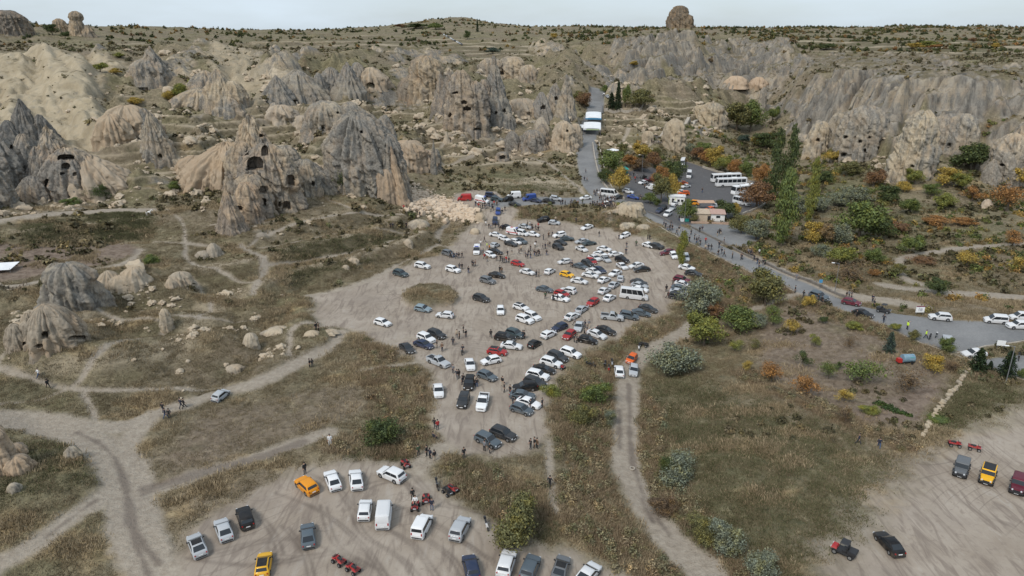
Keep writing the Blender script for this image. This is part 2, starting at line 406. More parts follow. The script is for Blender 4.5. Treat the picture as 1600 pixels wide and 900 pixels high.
for b in [(600,555,30,14),(620,600,18,12),(650,625,30,16),(690,640,15,9),(570,600,12,8),(530,560,18,8),(560,520,22,8),(440,500,28,9),(460,480,22,8),(380,470,22,7),(520,590,14,7),(640,470,10,6),(700,474,10,5),
          (275,790,26,12),(250,800,16,10),(320,785,14,8),(130,830,35,22),(160,870,30,18),(20,830,30,25),(110,720,16,12),(940,565,22,9),(905,555,24,7),(960,515,28,9),(1000,500,25,8),(1030,485,15,6),
          (900,740,25,22),(920,810,35,22),(960,860,35,18),(880,660,16,18),(1000,700,12,20),(900,860,24,14),(830,745,20,8),(700,720,16,6),(760,760,24,8),(440,735,20,10),(530,700,22,8),(640,700,20,9),
          (1120,700,60,8),(1180,640,50,7),(1280,720,60,7),(1200,770,50,8),(1100,640,30,7),(1340,650,40,6),(1420,700,30,8),(1190,460,30,6),(1100,410,30,6),(1140,425,30,6),(1200,450,20,6),(1300,490,30,5),(1380,520,30,5),(1440,550,25,5),
          (840,330,30,6),(790,345,18,5),(930,340,30,6),(650,395,20,6),(690,350,20,6),(130,370,60,3),(40,378,30,3),(210,608,12,3),(480,400,60,2),(560,360,50,2),(470,345,40,2),(1480,470,60,4),(1560,480,50,4)]:
    GOLD = np.maximum(GOLD, blob_mask(b[0], b[1], b[2] * 1.1, b[3] * 1.1, soft=3.0))
GOLD *= smooth(-.22, .22, fbm(GX_ / 7, GY_ / 5, 3, seed=15)) * .9
GOLD = np.maximum(GOLD, .7 * smooth(.12, .4, fbm(GX_ / 16, GY_ / 9, 4, seed=17)) * (dist0 < 330))
# bare trodden stone round the feet of the rocks
APRON = np.zeros(GX_.shape, np.float32)
for b in [(100,312,95,14),(400,348,120,22),(480,304,60,14),(575,308,75,10),(250,250,40,9),(120,482,75,12),(85,545,75,13),(720,206,75,14),(785,198,60,10),(860,188,60,10),(30,744,60,18),(300,292,60,12),(200,226,70,10),(460,162,80,10),(650,270,50,10),
          (830,236,50,9),(1280,244,50,8),(1340,252,60,8),(1418,284,50,8),(1570,288,60,8),(1052,237,34,6),(1105,202,34,8),(300,345,40,20),(270,330,40,10),(520,330,70,10),(640,320,40,14),(880,236,40,14),(980,340,40,8),(215,450,80,10),(430,522,50,7),(505,524,40,6),(600,270,20,10)]:
    APRON = np.maximum(APRON, blob_mask(b[0], b[1], b[2], b[3], soft=4.0))
APRON *= smooth(-.18, .16, fbm(GX_ / 9, GY_ / 9, 4, seed=113))
# rock country
ROCKZ = np.maximum.reduce([
  poly_mask([(-150,85),(60,82),(200,86),(205,120),(180,150),(200,190),(205,225),(130,235),(60,215),(-150,225)], soft=6, wob=3),
  poly_mask([(200,120),(260,80),(330,72),(420,80),(420,130),(400,180),(330,165),(230,185)], soft=8, wob=6)*.9,
  poly_mask([(330,110),(420,88),(520,95),(640,75),(720,85),(740,120),(640,165),(540,165),(380,165)], soft=6, wob=5)*.95,
  poly_mask([(660,100),(760,95),(900,90),(915,200),(890,240),(800,225),(680,190),(660,150)], soft=6, wob=5)*.85,
  poly_mask([(830,80),(950,58),(1240,62),(1235,150),(1170,160),(1090,150),(960,160),(900,130)], soft=6, wob=4),
  poly_mask([(1225,205),(1235,100),(1300,82),(1420,90),(1560,104),(1750,110),(1750,280),(1560,262),(1480,232),(1390,240),(1300,225)], soft=5, wob=4),
  poly_mask([(1100,150),(1230,130),(1230,175),(1120,165)], soft=5, wob=4)*.8,
  poly_mask([(0,40),(40,24),(60,60),(0,70)], soft=8, wob=4)*.8,
  poly_mask([(380,52),(560,52),(560,75),(380,75)], soft=20, wob=8)*.4,
  poly_mask([(630,240),(690,236),(690,275),(640,285)], soft=3, wob=3)*.55,
  poly_mask([(620,310),(650,290),(700,312),(740,335),(700,345),(655,338)], soft=1.5)*1.0,
  poly_mask([(955,325),(995,322),(1000,345),(965,350),(930,340)], soft=1.2)*.6,
  poly_mask([(0,440),(40,430),(150,430),(240,420),(235,450),(130,480),(20,500)], soft=3, wob=2)*.45])
CLEAR = np.clip(np.maximum.reduce([BARE, TAR, TRK, PAVE]), 0, 1)
ROCK = np.clip(np.maximum(ROCKZ, APRON * .9), 0, 1) * (1 - np.clip(np.maximum.reduce([BARE*.9, TAR, PAVE]), 0, 1))

# ------------------------------------------------------------------ relief
Z = ZB.copy()
dist = DD[:, None] + 0 * GX_
wx = GX_ + fbm(GX_ / 40, GY_ / 40, 3, seed=21) * 14; wy = GY_ + fbm(GX_ / 40, GY_ / 40, 3, seed=25) * 14
far = smooth(450, 900, dist)
# badland spurs, cones and gullies
r0 = ridged(wx / 110, wy / 110, 3, gain=.5, seed=29)
r1 = ridged(wx / 48, wy / 48, 3, gain=.42, seed=31)
r2 = ridged(wx / 19, wy / 19, 3, gain=.42, seed=37)
patch = smooth(-.04, .34, fbm(GX_ / 42, GY_ / 42, 3, seed=41))       # rock comes in patches, scrub between
RUB = poly_mask([(620,310),(650,290),(700,312),(740,335),(700,345),(655,338)], soft=1.5)
SLAB = np.maximum(poly_mask([(-150,84),(60,80),(130,84),(205,104),(172,118),(150,160),(205,225),(130,236),(60,215),(-150,225)], soft=5, wob=3),
                  poly_mask([(330,72),(385,72),(410,110),(425,160),(385,172),(350,140),(320,100)], soft=5, wob=3)*.8)   # bare smooth cream slopes
CLIFF = np.maximum(poly_mask([(1225,205),(1235,110),(1300,84),(1420,92),(1560,106),(1750,112),(1750,280),(1560,262),(1480,232),(1390,240),(1300,225)], soft=5, wob=4),
                   poly_mask([(940,58),(1240,60),(1240,150),(1170,150),(1090,140),(1000,130),(955,100)], soft=6, wob=4)*.8)  # dark grey fluted cliffs
amp = np.clip(ROCKZ - RUB, 0, 1) * (1 - .3 * far)
amp = amp * smooth(0, 1, 1 - CLEAR)
ru = GX_ * .80 + GY_ * .60; rv = -GX_ * .60 + GY_ * .80
fl1 = billow((ru + 6 * fbm(GX_ / 25, GY_ / 25, 2, seed=43)) / 27, rv / 190, 3, gain=.4, seed=45)
ru2 = GX_ * .62 - GY_ * .78; rv2 = GX_ * .78 + GY_ * .62
fl2 = billow((ru2 + 7 * fbm(GX_ / 22, GY_ / 22, 2, seed=47)) / 15, rv2 / 70, 3, gain=.5, seed=49)
smoothed = np.clip(SLAB + .75 * CLIFF, 0, 1)
# steepen the cliff bands
_cl1 = poly_mask([(1225,205),(1235,110),(1300,84),(1420,92),(1560,106),(1750,112),(1750,300),(1560,290),(1480,260),(1390,285),(1300,250)], soft=12, wob=4)
_t1 = np.clip((ZB - 7) / 40., 0, 1)
Z += _cl1 * (1 - CLEAR) * 40 * (smooth(.12, .72, _t1) - _t1) * .78
_cl2 = poly_mask([(900,62),(1240,60),(1240,160),(1170,150),(1090,150),(1000,140),(930,110)], soft=12, wob=4)
_t2 = np.clip((ZB - 28) / 28., 0, 1)
Z += _cl2 * (1 - CLEAR) * 28 * (smooth(.15, .7, _t2) - _t2) * .85
Z += amp * ((r0 - .4) * 12 * (1 - .6 * SLAB) + (1 - smoothed) * ((r1 - .42) * (5 + 7 * patch) + (r2 - .4) * 4.6 * patch))
Z += amp * (SLAB * ((fl1 - .4) * 11 + (billow((ru + 3 * fbm(GX_ / 12, GY_ / 12, 2, seed=44)) / 8, rv / 90, 2, seed=46) - .4) * 1.6) + CLIFF * ((fl2 - .4) * 16 * (.55 + .9 * smooth(-.3, .3, fbm(GX_ / 70, GY_ / 70, 2, seed=161))) + (billow(wx / 75, wy / 75, 2, seed=163) - .35) * 11 + (r2 - .4) * 3 + (billow((ru2 + 3 * fbm(GX_ / 9, GY_ / 9, 2, seed=48)) / 6.5, rv2 / 26, 2, seed=52) - .4) * 3.2))
ROCK = ROCK * np.maximum(np.maximum(SLAB, CLIFF * .9), .10 + .90 * patch)
ROCK *= 1 - CLIFF * np.clip(.8 * smooth(.26, .10, fl2) + .75 * smooth(.08, .32, fbm(GX_ / 34, GY_ / 34, 4, seed=165)), 0, .95) - (1 - smoothed) * .5 * smooth(.3, .12, r1)
_ql = Z / 8.0 + fbm(GX_ / 50, GY_ / 50, 2, seed=57) * .8; _fl = _ql - np.floor(_ql)
Z += amp * CLIFF * 8.0 * (smooth(.3, .95, _fl) - _fl) * .55          # ledges
# sharp cones (fairy chimneys in the rock country)
def cones(cell, hmul, seed):
    ix = np.floor(wx / cell).astype(int); iy = np.floor(wy / cell).astype(int)
    best = np.zeros(GX_.shape)
    for ox in (-1, 0, 1):
        for oy in (-1, 0, 1):
            h = _PERM[(_PERM[(ix + ox + seed) & 511] + ((iy + oy) & 511))] & 511
            h2 = _PERM[(h + 77) & 511]; h3 = _PERM[(h + 191) & 511]
            cx = (ix + ox + .15 + .7 * h / 512.) * cell; cy = (iy + oy + .15 + .7 * h2 / 512.) * cell
            rr = np.hypot(wx - cx, wy - cy) / (cell * (.32 + .28 * h3 / 512.))
            hh = (.4 + .6 * ((h * 7) % 512) / 512.)
            best = np.maximum(best, hh * np.clip(1 - rr, 0, 1) ** .85)
    return best * hmul
conez = np.maximum.reduce([poly_mask([(350,108),(440,92),(560,100),(600,130),(560,165),(380,165)], soft=6),
    poly_mask([(660,100),(900,95),(915,200),(890,235),(790,222),(680,195)], soft=6)*.75,
    poly_mask([(900,75),(1235,66),(1235,150),(1090,155),(960,155)], soft=6)*.7,
    poly_mask([(1230,200),(1300,150),(1750,160),(1750,280),(1560,262),(1390,240),(1300,225)], soft=6)*.35,
    poly_mask([(200,130),(330,80),(420,90),(400,170),(230,185)], soft=8)*.5])
conez *= smooth(0, 1, 1 - CLEAR) * (1 - .75 * CLIFF) * (1 - SLAB)
Z += conez * np.maximum(cones(15, 10, 3), cones(9, 5, 90))
HILL = smooth(9, 16, ZB) * smooth(520, 380, dist) * (1 - np.clip(ROCKZ, 0, 1) * .7) * (1 - np.clip(CLEAR, 0, 1))
Z += HILL * ((ridged(wx / 52, wy / 44, 3, gain=.5, seed=121) - .42) * 11 + fbm(GX_ / 15, GY_ / 15, 2, seed=125) * 1.3)
# the plateau rim stays level: nothing stands proud of it
_rim = np.maximum(_cl1 * smooth(.62, .95, _t1), _cl2 * smooth(.7, .98, _t2))
_lim = np.minimum(ZB + 2.5, np.maximum(ZB, 47.5) + .5) 
Z -= _rim * np.maximum(0, Z - _lim) * .92
Z -= _cl1 * np.maximum(0, Z - 44 - 6 * fbm(GX_ / 55, GY_ / 55, 3, seed=171)) * .85 * smooth(560, 500, dist)
# terraces of old fields
terr = np.maximum.reduce([poly_mask([(160,70),(560,55),(900,60),(930,110),(700,100),(400,75),(230,95)], soft=12)*.8, poly_mask([(1180,62),(1750,62),(1750,95),(1300,84)], soft=12)*.7,
    poly_mask([(380,165),(640,150),(670,200),(520,200),(400,200)], soft=6)*.9,
    poly_mask([(395,372),(480,340),(620,318),(720,350),(690,395),(600,424),(480,458),(400,450),(300,460),(290,380)], soft=4),
    poly_mask([(600,170),(680,180),(800,225),(910,250),(912,300),(740,285),(640,240)], soft=6)*.9,
    poly_mask([(200,225),(380,180),(520,200),(480,250),(380,240),(230,300)], soft=6)*.8,
    poly_mask([(20,345),(240,340),(235,378),(20,384)], soft=2)*.8, poly_mask([(950,170),(1100,170),(1090,215),(960,215)], soft=5)*.9,
    poly_mask([(60,480),(400,450),(500,520),(340,600),(60,600)], soft=5)*.5])
terr = np.maximum(terr, HILL * .55)
terr *= (1 - ROCKZ * .8) * smooth(0, 1, 1 - CLEAR)
q = Z / 3.2 + fbm(GX_ / 60, GY_ / 60, 2, seed=51) * .5
fr = q - np.floor(q)
st = smooth(.38, .98, fr)
Z += terr * 3.2 * (st - fr) * 1.0
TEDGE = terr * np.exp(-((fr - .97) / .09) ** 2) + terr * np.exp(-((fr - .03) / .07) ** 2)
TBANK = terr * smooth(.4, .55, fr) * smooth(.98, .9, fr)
# general unevenness
rough = 1 - np.clip(CLEAR, 0, 1)
Z += rough * (fbm(GX_ / 18, GY_ / 18, 3, seed=61) * .7 * (1 + .8 * smooth(150, 400, dist)) + fbm(GX_ / 3.2, GY_ / 3.2, 3, seed=65) * .33 + np.abs(fbm(GX_ / 1.3, GY_ / 1.3, 2, seed=69)) * .22)
MOUND = poly_mask([(-20,455),(60,470),(200,440),(400,430),(500,470),(520,520),(460,560),(340,600),(100,600),(-20,590)], soft=6) * (1 - np.clip(CLEAR, 0, 1))
Z += MOUND * (np.abs(fbm(GX_ / 26, GY_ / 26, 2, seed=55)) * 8.5 - 1.3)
Z += ROCK * (1 - .7 * SLAB) * (ridged(wx / 6, wy / 6, 2, seed=71) - .4) * 1.1
Z += far * fbm(GX_ / 120, GY_ / 120, 4, seed=75) * 5
Z += ISLAND * 1.5 * (1 + .5 * fbm(GX_ / 3, GY_ / 3, 2, seed=77))
Z -= TRAIL * .15 * (1 - ROCK)
Z += BARE * fbm(GX_ / 5, GY_ / 5, 3, seed=81) * .06
Field.Z = Z
# ------------------------------------------------------------------ materials for the land
def new_mat(name):
    m = bpy.data.materials.new(name); m.use_nodes = True
    nt = m.node_tree
    for n in list(nt.nodes): nt.nodes.remove(n)
    out = nt.nodes.new('ShaderNodeOutputMaterial'); b = nt.nodes.new('ShaderNodeBsdfPrincipled')
    nt.links.new(b.outputs['BSDF'], out.inputs['Surface'])
    return m, nt, b
class NB:
    """small node-building helper"""
    def __init__(s, nt): s.nt = nt
    def n(s, t, **kw):
        x = s.nt.nodes.new(t)
        for k, v in kw.items(): setattr(x, k, v)
        return x
    def link(s, a, b): s.nt.links.new(a, b)
    def val(s, x, sock):
        if hasattr(x, 'links') or isinstance(x, bpy.types.NodeSocket): s.link(x, sock)
        else: sock.default_value = x
    def math(s, op, a, b=0.0, clamp=False):
        m = s.n('ShaderNodeMath', operation=op, use_clamp=clamp)
        s.val(a, m.inputs[0]); s.val(b, m.inputs[1]); return m.outputs[0]
    def mix(s, f, a, b, mode='MIX'):
        m = s.n('ShaderNodeMixRGB', blend_type=mode)
        s.val(f, m.inputs[0])
        for v, i in ((a, 1), (b, 2)):
            if isinstance(v, tuple): m.inputs[i].default_value = (*v, 1)
            else: s.link(v, m.inputs[i])
        return m.outputs[0]
    def noise(s, vec, scale, detail=4, rough=.55, dist=0.0):
        t = s.n('ShaderNodeTexNoise'); t.inputs['Scale'].default_value = scale; t.inputs['Detail'].default_value = detail
        t.inputs['Roughness'].default_value = rough; t.inputs['Distortion'].default_value = dist
        s.link(vec, t.inputs['Vector']); return t.outputs['Fac']
    def rng(s, x, a, b, c=0.0, d=1.0):
        m = s.n('ShaderNodeMapRange'); s.val(x, m.inputs['Value'])
        m.inputs['From Min'].default_value = a; m.inputs['From Max'].default_value = b
        m.inputs['To Min'].default_value = c; m.inputs['To Max'].default_value = d
        return m.outputs['Result']
    def scaled(s, vec, sc):
        m = s.n('ShaderNodeMapping'); m.inputs['Scale'].default_value = sc; s.link(vec, m.inputs['Vector']); return m.outputs['Vector']

def rock_colour(B, pos, normz):
    """weathered tuff: grey lichen skin over cream and pinkish stone, streaked downwards, faintly bedded"""
    big = B.noise(pos, .035, 4, .6)
    med = B.noise(pos, .16, 5, .62)
    streak = B.noise(B.scaled(pos, (.55, .55, .05)), 1.0, 5, .62)
    bed = B.noise(B.scaled(pos, (.02, .02, .55)), 1.0, 4, .6)
    fine = B.noise(pos, 1.6, 4, .65)
    cream = B.mix(B.rng(big, .35, .65), (.385, .312, .215), (.36, .272, .195))
    cream = B.mix(B.rng(med, .4, .62), cream, (.47, .40, .295))
    grey = B.mix(B.rng(fine, .35, .65), (.125, .118, .105), (.26, .243, .213))
    k = B.math('ADD', B.math('MULTIPLY', streak, .55), B.math('MULTIPLY', med, .45))
    k = B.math('ADD', k, B.math('MULTIPLY', B.math('SUBTRACT', big, .5), .55))
    col = B.mix(B.rng(k, .43, .57), cream, grey)
    col = B.mix(B.rng(bed, .56, .68, 0, .45), col, (.25, .215, .18))
    ck = B.noise(B.scaled(pos, (.30, .30, .09)), 1.0, 3, .5, .8)
    crack = B.rng(B.math('ABSOLUTE', B.math('SUBTRACT', ck, .5)), 0, .012, 1, 0)
    col = B.mix(B.math('MULTIPLY', crack, .65), col, (.085, .075, .065))
    bed2 = B.noise(B.scaled(pos, (.04, .04, 1.5)), 1.0, 3, .6)
    col = B.mix(B.rng(bed2, .57, .64, 0, .4), col, (.2, .175, .145))
    col = B.mix(B.rng(fine, .3, .44, .55, 0), col, (.12, .108, .095))
    return col, fine, med

def land_material():
    m, nt, b = new_mat('valley_ground'); B = NB(nt)
    geo = B.n('ShaderNodeNewGeometry'); pos = geo.outputs['Position']
    nz = B.n('ShaderNodeSeparateXYZ'); B.link(geo.outputs['Normal'], nz.inputs[0]); nz = nz.outputs['Z']
    A = B.n('ShaderNodeVertexColor', layer_name='cover_a'); C = B.n('ShaderNodeVertexColor', layer_name='cover_b')
    sa = B.n('ShaderNodeSeparateColor'); B.link(A.outputs['Color'], sa.inputs[0])
    sb = B.n('ShaderNodeSeparateColor'); B.link(C.outputs['Color'], sb.inputs[0])
    bare, trk, rock, tar = sa.outputs[0], sa.outputs[1], sa.outputs[2], A.outputs['Alpha']
    lush, gold, soil = sb.outputs[0], sb.outputs[1], sb.outputs[2]; apron = C.outputs['Alpha']
    D = B.n('ShaderNodeVertexColor', layer_name='cover_c'); sc3 = B.n('ShaderNodeSeparateColor'); B.link(D.outputs['Color'], sc3.inputs[0])
    slab, cliff, bank, edge = sc3.outputs[0], sc3.outputs[1], sc3.outputs[2], D.outputs['Alpha']
    n_big = B.noise(pos, .03, 5, .6); n_mid = B.noise(pos, .12, 5, .65); n_tuft = B.noise(pos, .75, 5, .7, .4); n_fine = B.noise(pos, 3.0, 4, .7)
    # dry autumn grass
    g = B.mix(B.rng(n_mid, .38, .62), (.155, .138, .078), (.252, .22, .136))
    g = B.mix(B.rng(B.noise(pos, .05, 4, .65), .54, .68, 0, .6), g, (.17, .112, .078))
    g = B.mix(B.rng(B.noise(pos, .085, 4, .65), .55, .66, 0, .65), g, (.105, .092, .055))
    g = B.mix(B.rng(n_big, .42, .62), g, (.225, .18, .13))
    g = B.mix(B.rng(n_tuft, .34, .50, .8, 0), g, (.095, .082, .05))
    g = B.mix(B.rng(n_tuft, .55, .72, 0, .75), g, (.41, .345, .225))
    g = B.mix(B.rng(n_fine, .3, .5, .5, 0), g, (.07, .062, .04))
    gr = B.mix(B.rng(n_tuft, .35, .6), (.05, .056, .027), (.115, .112, .058))
    g = B.mix(B.math('MULTIPLY', lush, B.rng(n_mid, .36, .56)), g, gr)
    g = B.mix(B.math('MULTIPLY', B.rng(B.noise(pos, .06, 4, .6), .5, .66), .5), g, gr)
    go = B.mix(B.rng(n_tuft, .35, .6), (.19, .125, .062), (.38, .285, .155))
    g = B.mix(B.math('MULTIPLY', gold, B.rng(n_tuft, .25, .5)), g, go)
    so = B.mix(B.rng(n_tuft, .35, .62), (.135, .10, .076), (.235, .185, .145))
    g = B.mix(B.math('MULTIPLY', soil, B.rng(n_mid, .2, .45)), g, so)
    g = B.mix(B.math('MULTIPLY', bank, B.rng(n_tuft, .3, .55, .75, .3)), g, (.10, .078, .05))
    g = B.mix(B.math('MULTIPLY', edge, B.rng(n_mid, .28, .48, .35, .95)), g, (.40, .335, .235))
    # rock, where it is steep or bare
    rc, rfine, rmed = rock_colour(B, pos, nz)
    ns = B.math('ADD', nz, B.math('MULTIPLY', B.math('SUBTRACT', n_mid, .5), .55))
    fine2 = B.noise(B.scaled(pos, (.35, .35, .05)), 1.0, 5, .65)
    dgrey = B.mix(B.rng(fine2, .38, .6), (.085, .08, .072), (.29, .265, .225))
    rc = B.mix(B.math('MULTIPLY', cliff, B.rng(n_mid, .34, .56, 1, .35)), rc, dgrey)
    cream2 = B.mix(B.rng(n_mid, .38, .62), (.30, .248, .165), (.42, .355, .25))
    cream2 = B.mix(B.rng(fine2, .56, .7, 0, .7), cream2, (.25, .225, .185))
    rc = B.mix(B.math('MULTIPLY', slab, .9), rc, cream2)
    steep = B.rng(ns, .93, .74)
    steep = B.math('MAXIMUM', steep, B.rng(B.math('ADD', rock, B.math('MULTIPLY', B.math('SUBTRACT', n_mid, .5), 1.4)), .75, 1.05, 0, .8))
    steep = B.math('MAXIMUM', steep, B.math('MULTIPLY', apron, B.rng(n_tuft, .3, .5, .95, .5)))
    steep = B.math('MAXIMUM', steep, B.math('MULTIPLY', slab, B.rng(n_mid, .42, .36, 1, .1)))
    rk = B.math('MULTIPLY', B.rng(rock, .15, .5), steep, True)
    scrub = B.mix(B.rng(n_tuft, .38, .6), (.075, .064, .038), (.16, .128, .076))
    g2 = B.mix(B.rng(rock, .2, .6, 0, .7), g, scrub)
    col = B.mix(rk, g2, rc)
    # trampled earth
    fine_d = B.noise(pos, 1.1, 6, .7)
    rut = B.noise(B.scaled(pos, (.9, .16, .3)), .8, 4, .6, 1.2)
    e = B.mix(B.rng(n_mid, .35, .65), (.285, .238, .19), (.37, .318, .262))
    e = B.mix(B.rng(rut, .5, .64, 0, .7), e, (.19, .155, .128))
    e = B.mix(B.rng(rut, .30, .42, .55, 0), e, (.385, .345, .30))
    e = B.mix(B.rng(fine_d, .3, .46, .6, 0), e, (.21, .17, .14))
    iso = B.noise(pos, .028, 0, .5, .6)
    fr_ = B.math('FRACT', B.math('MULTIPLY', iso, 26))
    t_a = B.rng(B.math('ABSOLUTE', B.math('SUBTRACT', fr_, .5)), .0, .085, 1, 0)
    iso2 = B.noise(B.scaled(pos, (1, .6, 1)), .045, 0, .5, .3)
    t_b = B.rng(B.math('ABSOLUTE', B.math('SUBTRACT', B.math('FRACT', B.math('MULTIPLY', iso2, 17)), .5)), .0, .05, 1, 0)
    tyre = B.math('MULTIPLY', B.math('MAXIMUM', t_a, t_b), B.rng(B.noise(pos, .05, 3), .46, .66))
    e = B.mix(B.math('MULTIPLY', tyre, .5), e, (.125, .10, .082))
    e = B.mix(B.rng(B.noise(pos, .035, 5, .65), .50, .68, 0, .6), e, (.20, .165, .138))
    e = B.mix(B.math('MULTIPLY', soil, .85), e, (.115, .092, .077))
    col = B.mix(bare, col, e)
    t2 = B.mix(B.rng(fine_d, .35, .65), (.27, .228, .18), (.37, .322, .262))
    t2 = B.mix(B.math('MULTIPLY', soil, .75), t2, (.145, .118, .098))
    t2 = B.mix(B.rng(n_mid, .5, .68, 0, .35), t2, (.22, .19, .16))
    col = B.mix(B.math('MULTIPLY', trk, B.rng(n_tuft, .05, .32)), col, t2)
    ta = B.mix(B.rng(n_mid, .35, .65), (.185, .186, .186), (.255, .254, .25))
    ta = B.mix(soil, ta, (.105, .102, .104))
    ta = B.mix(B.rng(n_fine, .35, .65, 0, .35), ta, (.11, .11, .112))
    ta = B.mix(B.rng(fine_d, .56, .7, 0, .5), ta, (.28, .27, .25))
    col = B.mix(tar, col, ta)
    B.link(col, b.inputs['Base Color'])
    b.inputs['Roughness'].default_value = .95
    b.inputs['Specular IOR Level'].default_value = .12
    h = B.math('ADD', B.math('MULTIPLY', n_tuft, .5), B.math('MULTIPLY', n_fine, .18))
    bp = B.n('ShaderNodeBump'); bp.inputs['Distance'].default_value = .9; B.link(h, bp.inputs['Height'])
    B.link(B.math('SUBTRACT', .85, B.math('MULTIPLY', B.math('MAXIMUM', bare, tar), .75)), bp.inputs['Strength'])
    B.link(bp.outputs['Normal'], b.inputs['Normal'])
    return m
LAND = land_material()

# one sheet of land, split into named pieces along their outlines
_dx = np.gradient(Z, axis=0) / np.gradient(DD)[:, None]
_vid = np.arange(ND * NA).reshape(ND, NA)
quads = np.stack([_vid[:-1, :-1], _vid[:-1, 1:], _vid[1:, 1:], _vid[1:, :-1]], -1).reshape(-1, 4)
def fmean(M): return ((M[:-1, :-1] + M[1:, 1:] + M[1:, :-1] + M[:-1, 1:]) * .25).ravel()
cls = np.zeros(len(quads), int)
cls[fmean(ROCK) > .5] = 1
cls[fmean(TRAIL) > .55] = 2
cls[fmean(TRK) > .5] = 3
for _i, _m in ((4, LOT), (5, LOT2), (6, LOT3)): cls[fmean(_m) > .5] = _i
cls[fmean(PADT) > .5] = 4
cls[fmean(np.maximum(TAR, PAVE)) > .5] = 7
cls[fmean(PAVE) > .5] = 8
names = ['ground', 'rocky_hillside', 'footpath', 'dirt_track', 'dirt_parking_lot', 'dirt_parking_lot', 'dirt_parking_lot', 'road', 'pavement']
labels = ['dry grass slopes and fields of the valley', 'steep badland slopes of grey and cream rock', 'narrow trodden footpaths across the grass', 'pale rutted dirt tracks',
          'large upper dirt lot crowded with cars', 'lower dirt lot nearest the viewer with tyre marks', 'bare dirt lot at the right with three boxy jeeps', 'grey asphalt road and bus park', 'narrow paved walk beside the uphill road']
VX = np.stack([GX_, GY_, Z], -1).reshape(-1, 3)
TAR = np.maximum(TAR, PAVE)
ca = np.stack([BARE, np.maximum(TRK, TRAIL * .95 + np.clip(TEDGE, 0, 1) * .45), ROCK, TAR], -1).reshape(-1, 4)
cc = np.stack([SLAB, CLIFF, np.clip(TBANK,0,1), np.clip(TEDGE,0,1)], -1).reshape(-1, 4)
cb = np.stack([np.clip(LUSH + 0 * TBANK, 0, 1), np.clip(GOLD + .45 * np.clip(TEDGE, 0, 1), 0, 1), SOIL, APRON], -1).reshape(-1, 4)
# one normal field, so that the pieces shade as a single surface
_P = VX.reshape(ND, NA, 3)
_nn = np.cross(np.gradient(_P, axis=1).reshape(-1, 3), np.gradient(_P, axis=0).reshape(-1, 3))
_nn /= np.linalg.norm(_nn, axis=1)[:, None] + 1e-12
_nn[_nn[:, 2] < 0] *= -1
for k, nm in enumerate(names):
    F = quads[cls == k]
    if len(F) == 0: continue
    used, inv = np.unique(F, return_inverse=True)
    me = np_mesh(nm, VX[used], inv.reshape(-1, 4), [LAND])
    for an, arr in (('cover_a', ca), ('cover_b', cb), ('cover_c', cc)):
        at_ = me.color_attributes.new(an, 'FLOAT_COLOR', 'POINT')
        at_.data.foreach_set('color', arr[used].astype(np.float32).ravel())
    me.normals_split_custom_set_from_vertices(_nn[used].astype(np.float32).tolist())
    o = mesh_obj(nm, me); tag(o, labels[k], kind='structure')
# ------------------------------------------------------------------ rock formations standing on the land
def rock_material():
    m, nt, b = new_mat('weathered_tuff'); B = NB(nt)
    geo = B.n('ShaderNodeNewGeometry'); pos = geo.outputs['Position']
    nz = B.n('ShaderNodeSeparateXYZ'); B.link(geo.outputs['Normal'], nz.inputs[0])
    col, fine, med = rock_colour(B, pos, nz.outputs['Z'])
    oi = B.n('ShaderNodeObjectInfo')
    grey = B.mix(B.rng(fine, .35, .65), (.125, .118, .106), (.25, .235, .208))
    pale = B.mix(B.rng(med, .35, .65), (.42, .335, .24), (.50, .42, .315))
    col = B.mix(B.math('MULTIPLY', B.rng(oi.outputs['Alpha'], 0, .5, 1, 0), .75), col, grey)       # alpha 0: grey, .5: mixed, 1: pale
    col = B.mix(B.math('MULTIPLY', B.rng(oi.outputs['Alpha'], .5, 1, 0, 1), .8), col, pale)
    col = B.mix(1.0, col, oi.outputs['Color'], 'MULTIPLY')
    B.link(col, b.inputs['Base Color']); b.inputs['Roughness'].default_value = .95; b.inputs['Specular IOR Level'].default_value = .1
    bp = B.n('ShaderNodeBump'); bp.inputs['Distance'].default_value = .5; bp.inputs['Strength'].default_value = .6
    B.link(B.math('ADD', B.math('MULTIPLY', fine, .3), med), bp.inputs['Height']); B.link(bp.outputs['Normal'], b.inputs['Normal'])
    return m
ROCKM = rock_material()
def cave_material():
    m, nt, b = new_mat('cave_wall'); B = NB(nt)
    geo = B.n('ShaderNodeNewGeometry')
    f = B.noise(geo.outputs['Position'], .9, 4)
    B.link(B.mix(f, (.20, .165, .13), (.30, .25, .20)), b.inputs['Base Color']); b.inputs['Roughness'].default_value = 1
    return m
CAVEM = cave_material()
PROF = {
 'cone': lambda s: (1 - np.clip(s, 0, 1)) ** .62,
 'spire': lambda s: (1 - np.clip(s, 0, 1)) ** .88,
 'dome': lambda s: np.sqrt(1 - np.clip(s, 0, 1) ** 2.1),
 'tower': lambda s: (1 - .36 * np.clip(s, 0, 1)) * np.sqrt(1 - np.clip(s, 0, 1) ** 7),
 'block': lambda s: (1 - .1 * np.clip(s, 0, 1)) * np.sqrt(1 - np.clip(s, 0, 1) ** 4.5),
 'mush': lambda s: np.interp(s, [-.5, 0, .35, .6, .68, .78, .9, .97, 1], [1.15, 1, .75, .55, .62, .66, .5, .25, 0]),
 'hump': lambda s: np.cos(np.clip(s, 0, 1) * np.pi / 2) ** .75,
}
GROW = 1.14
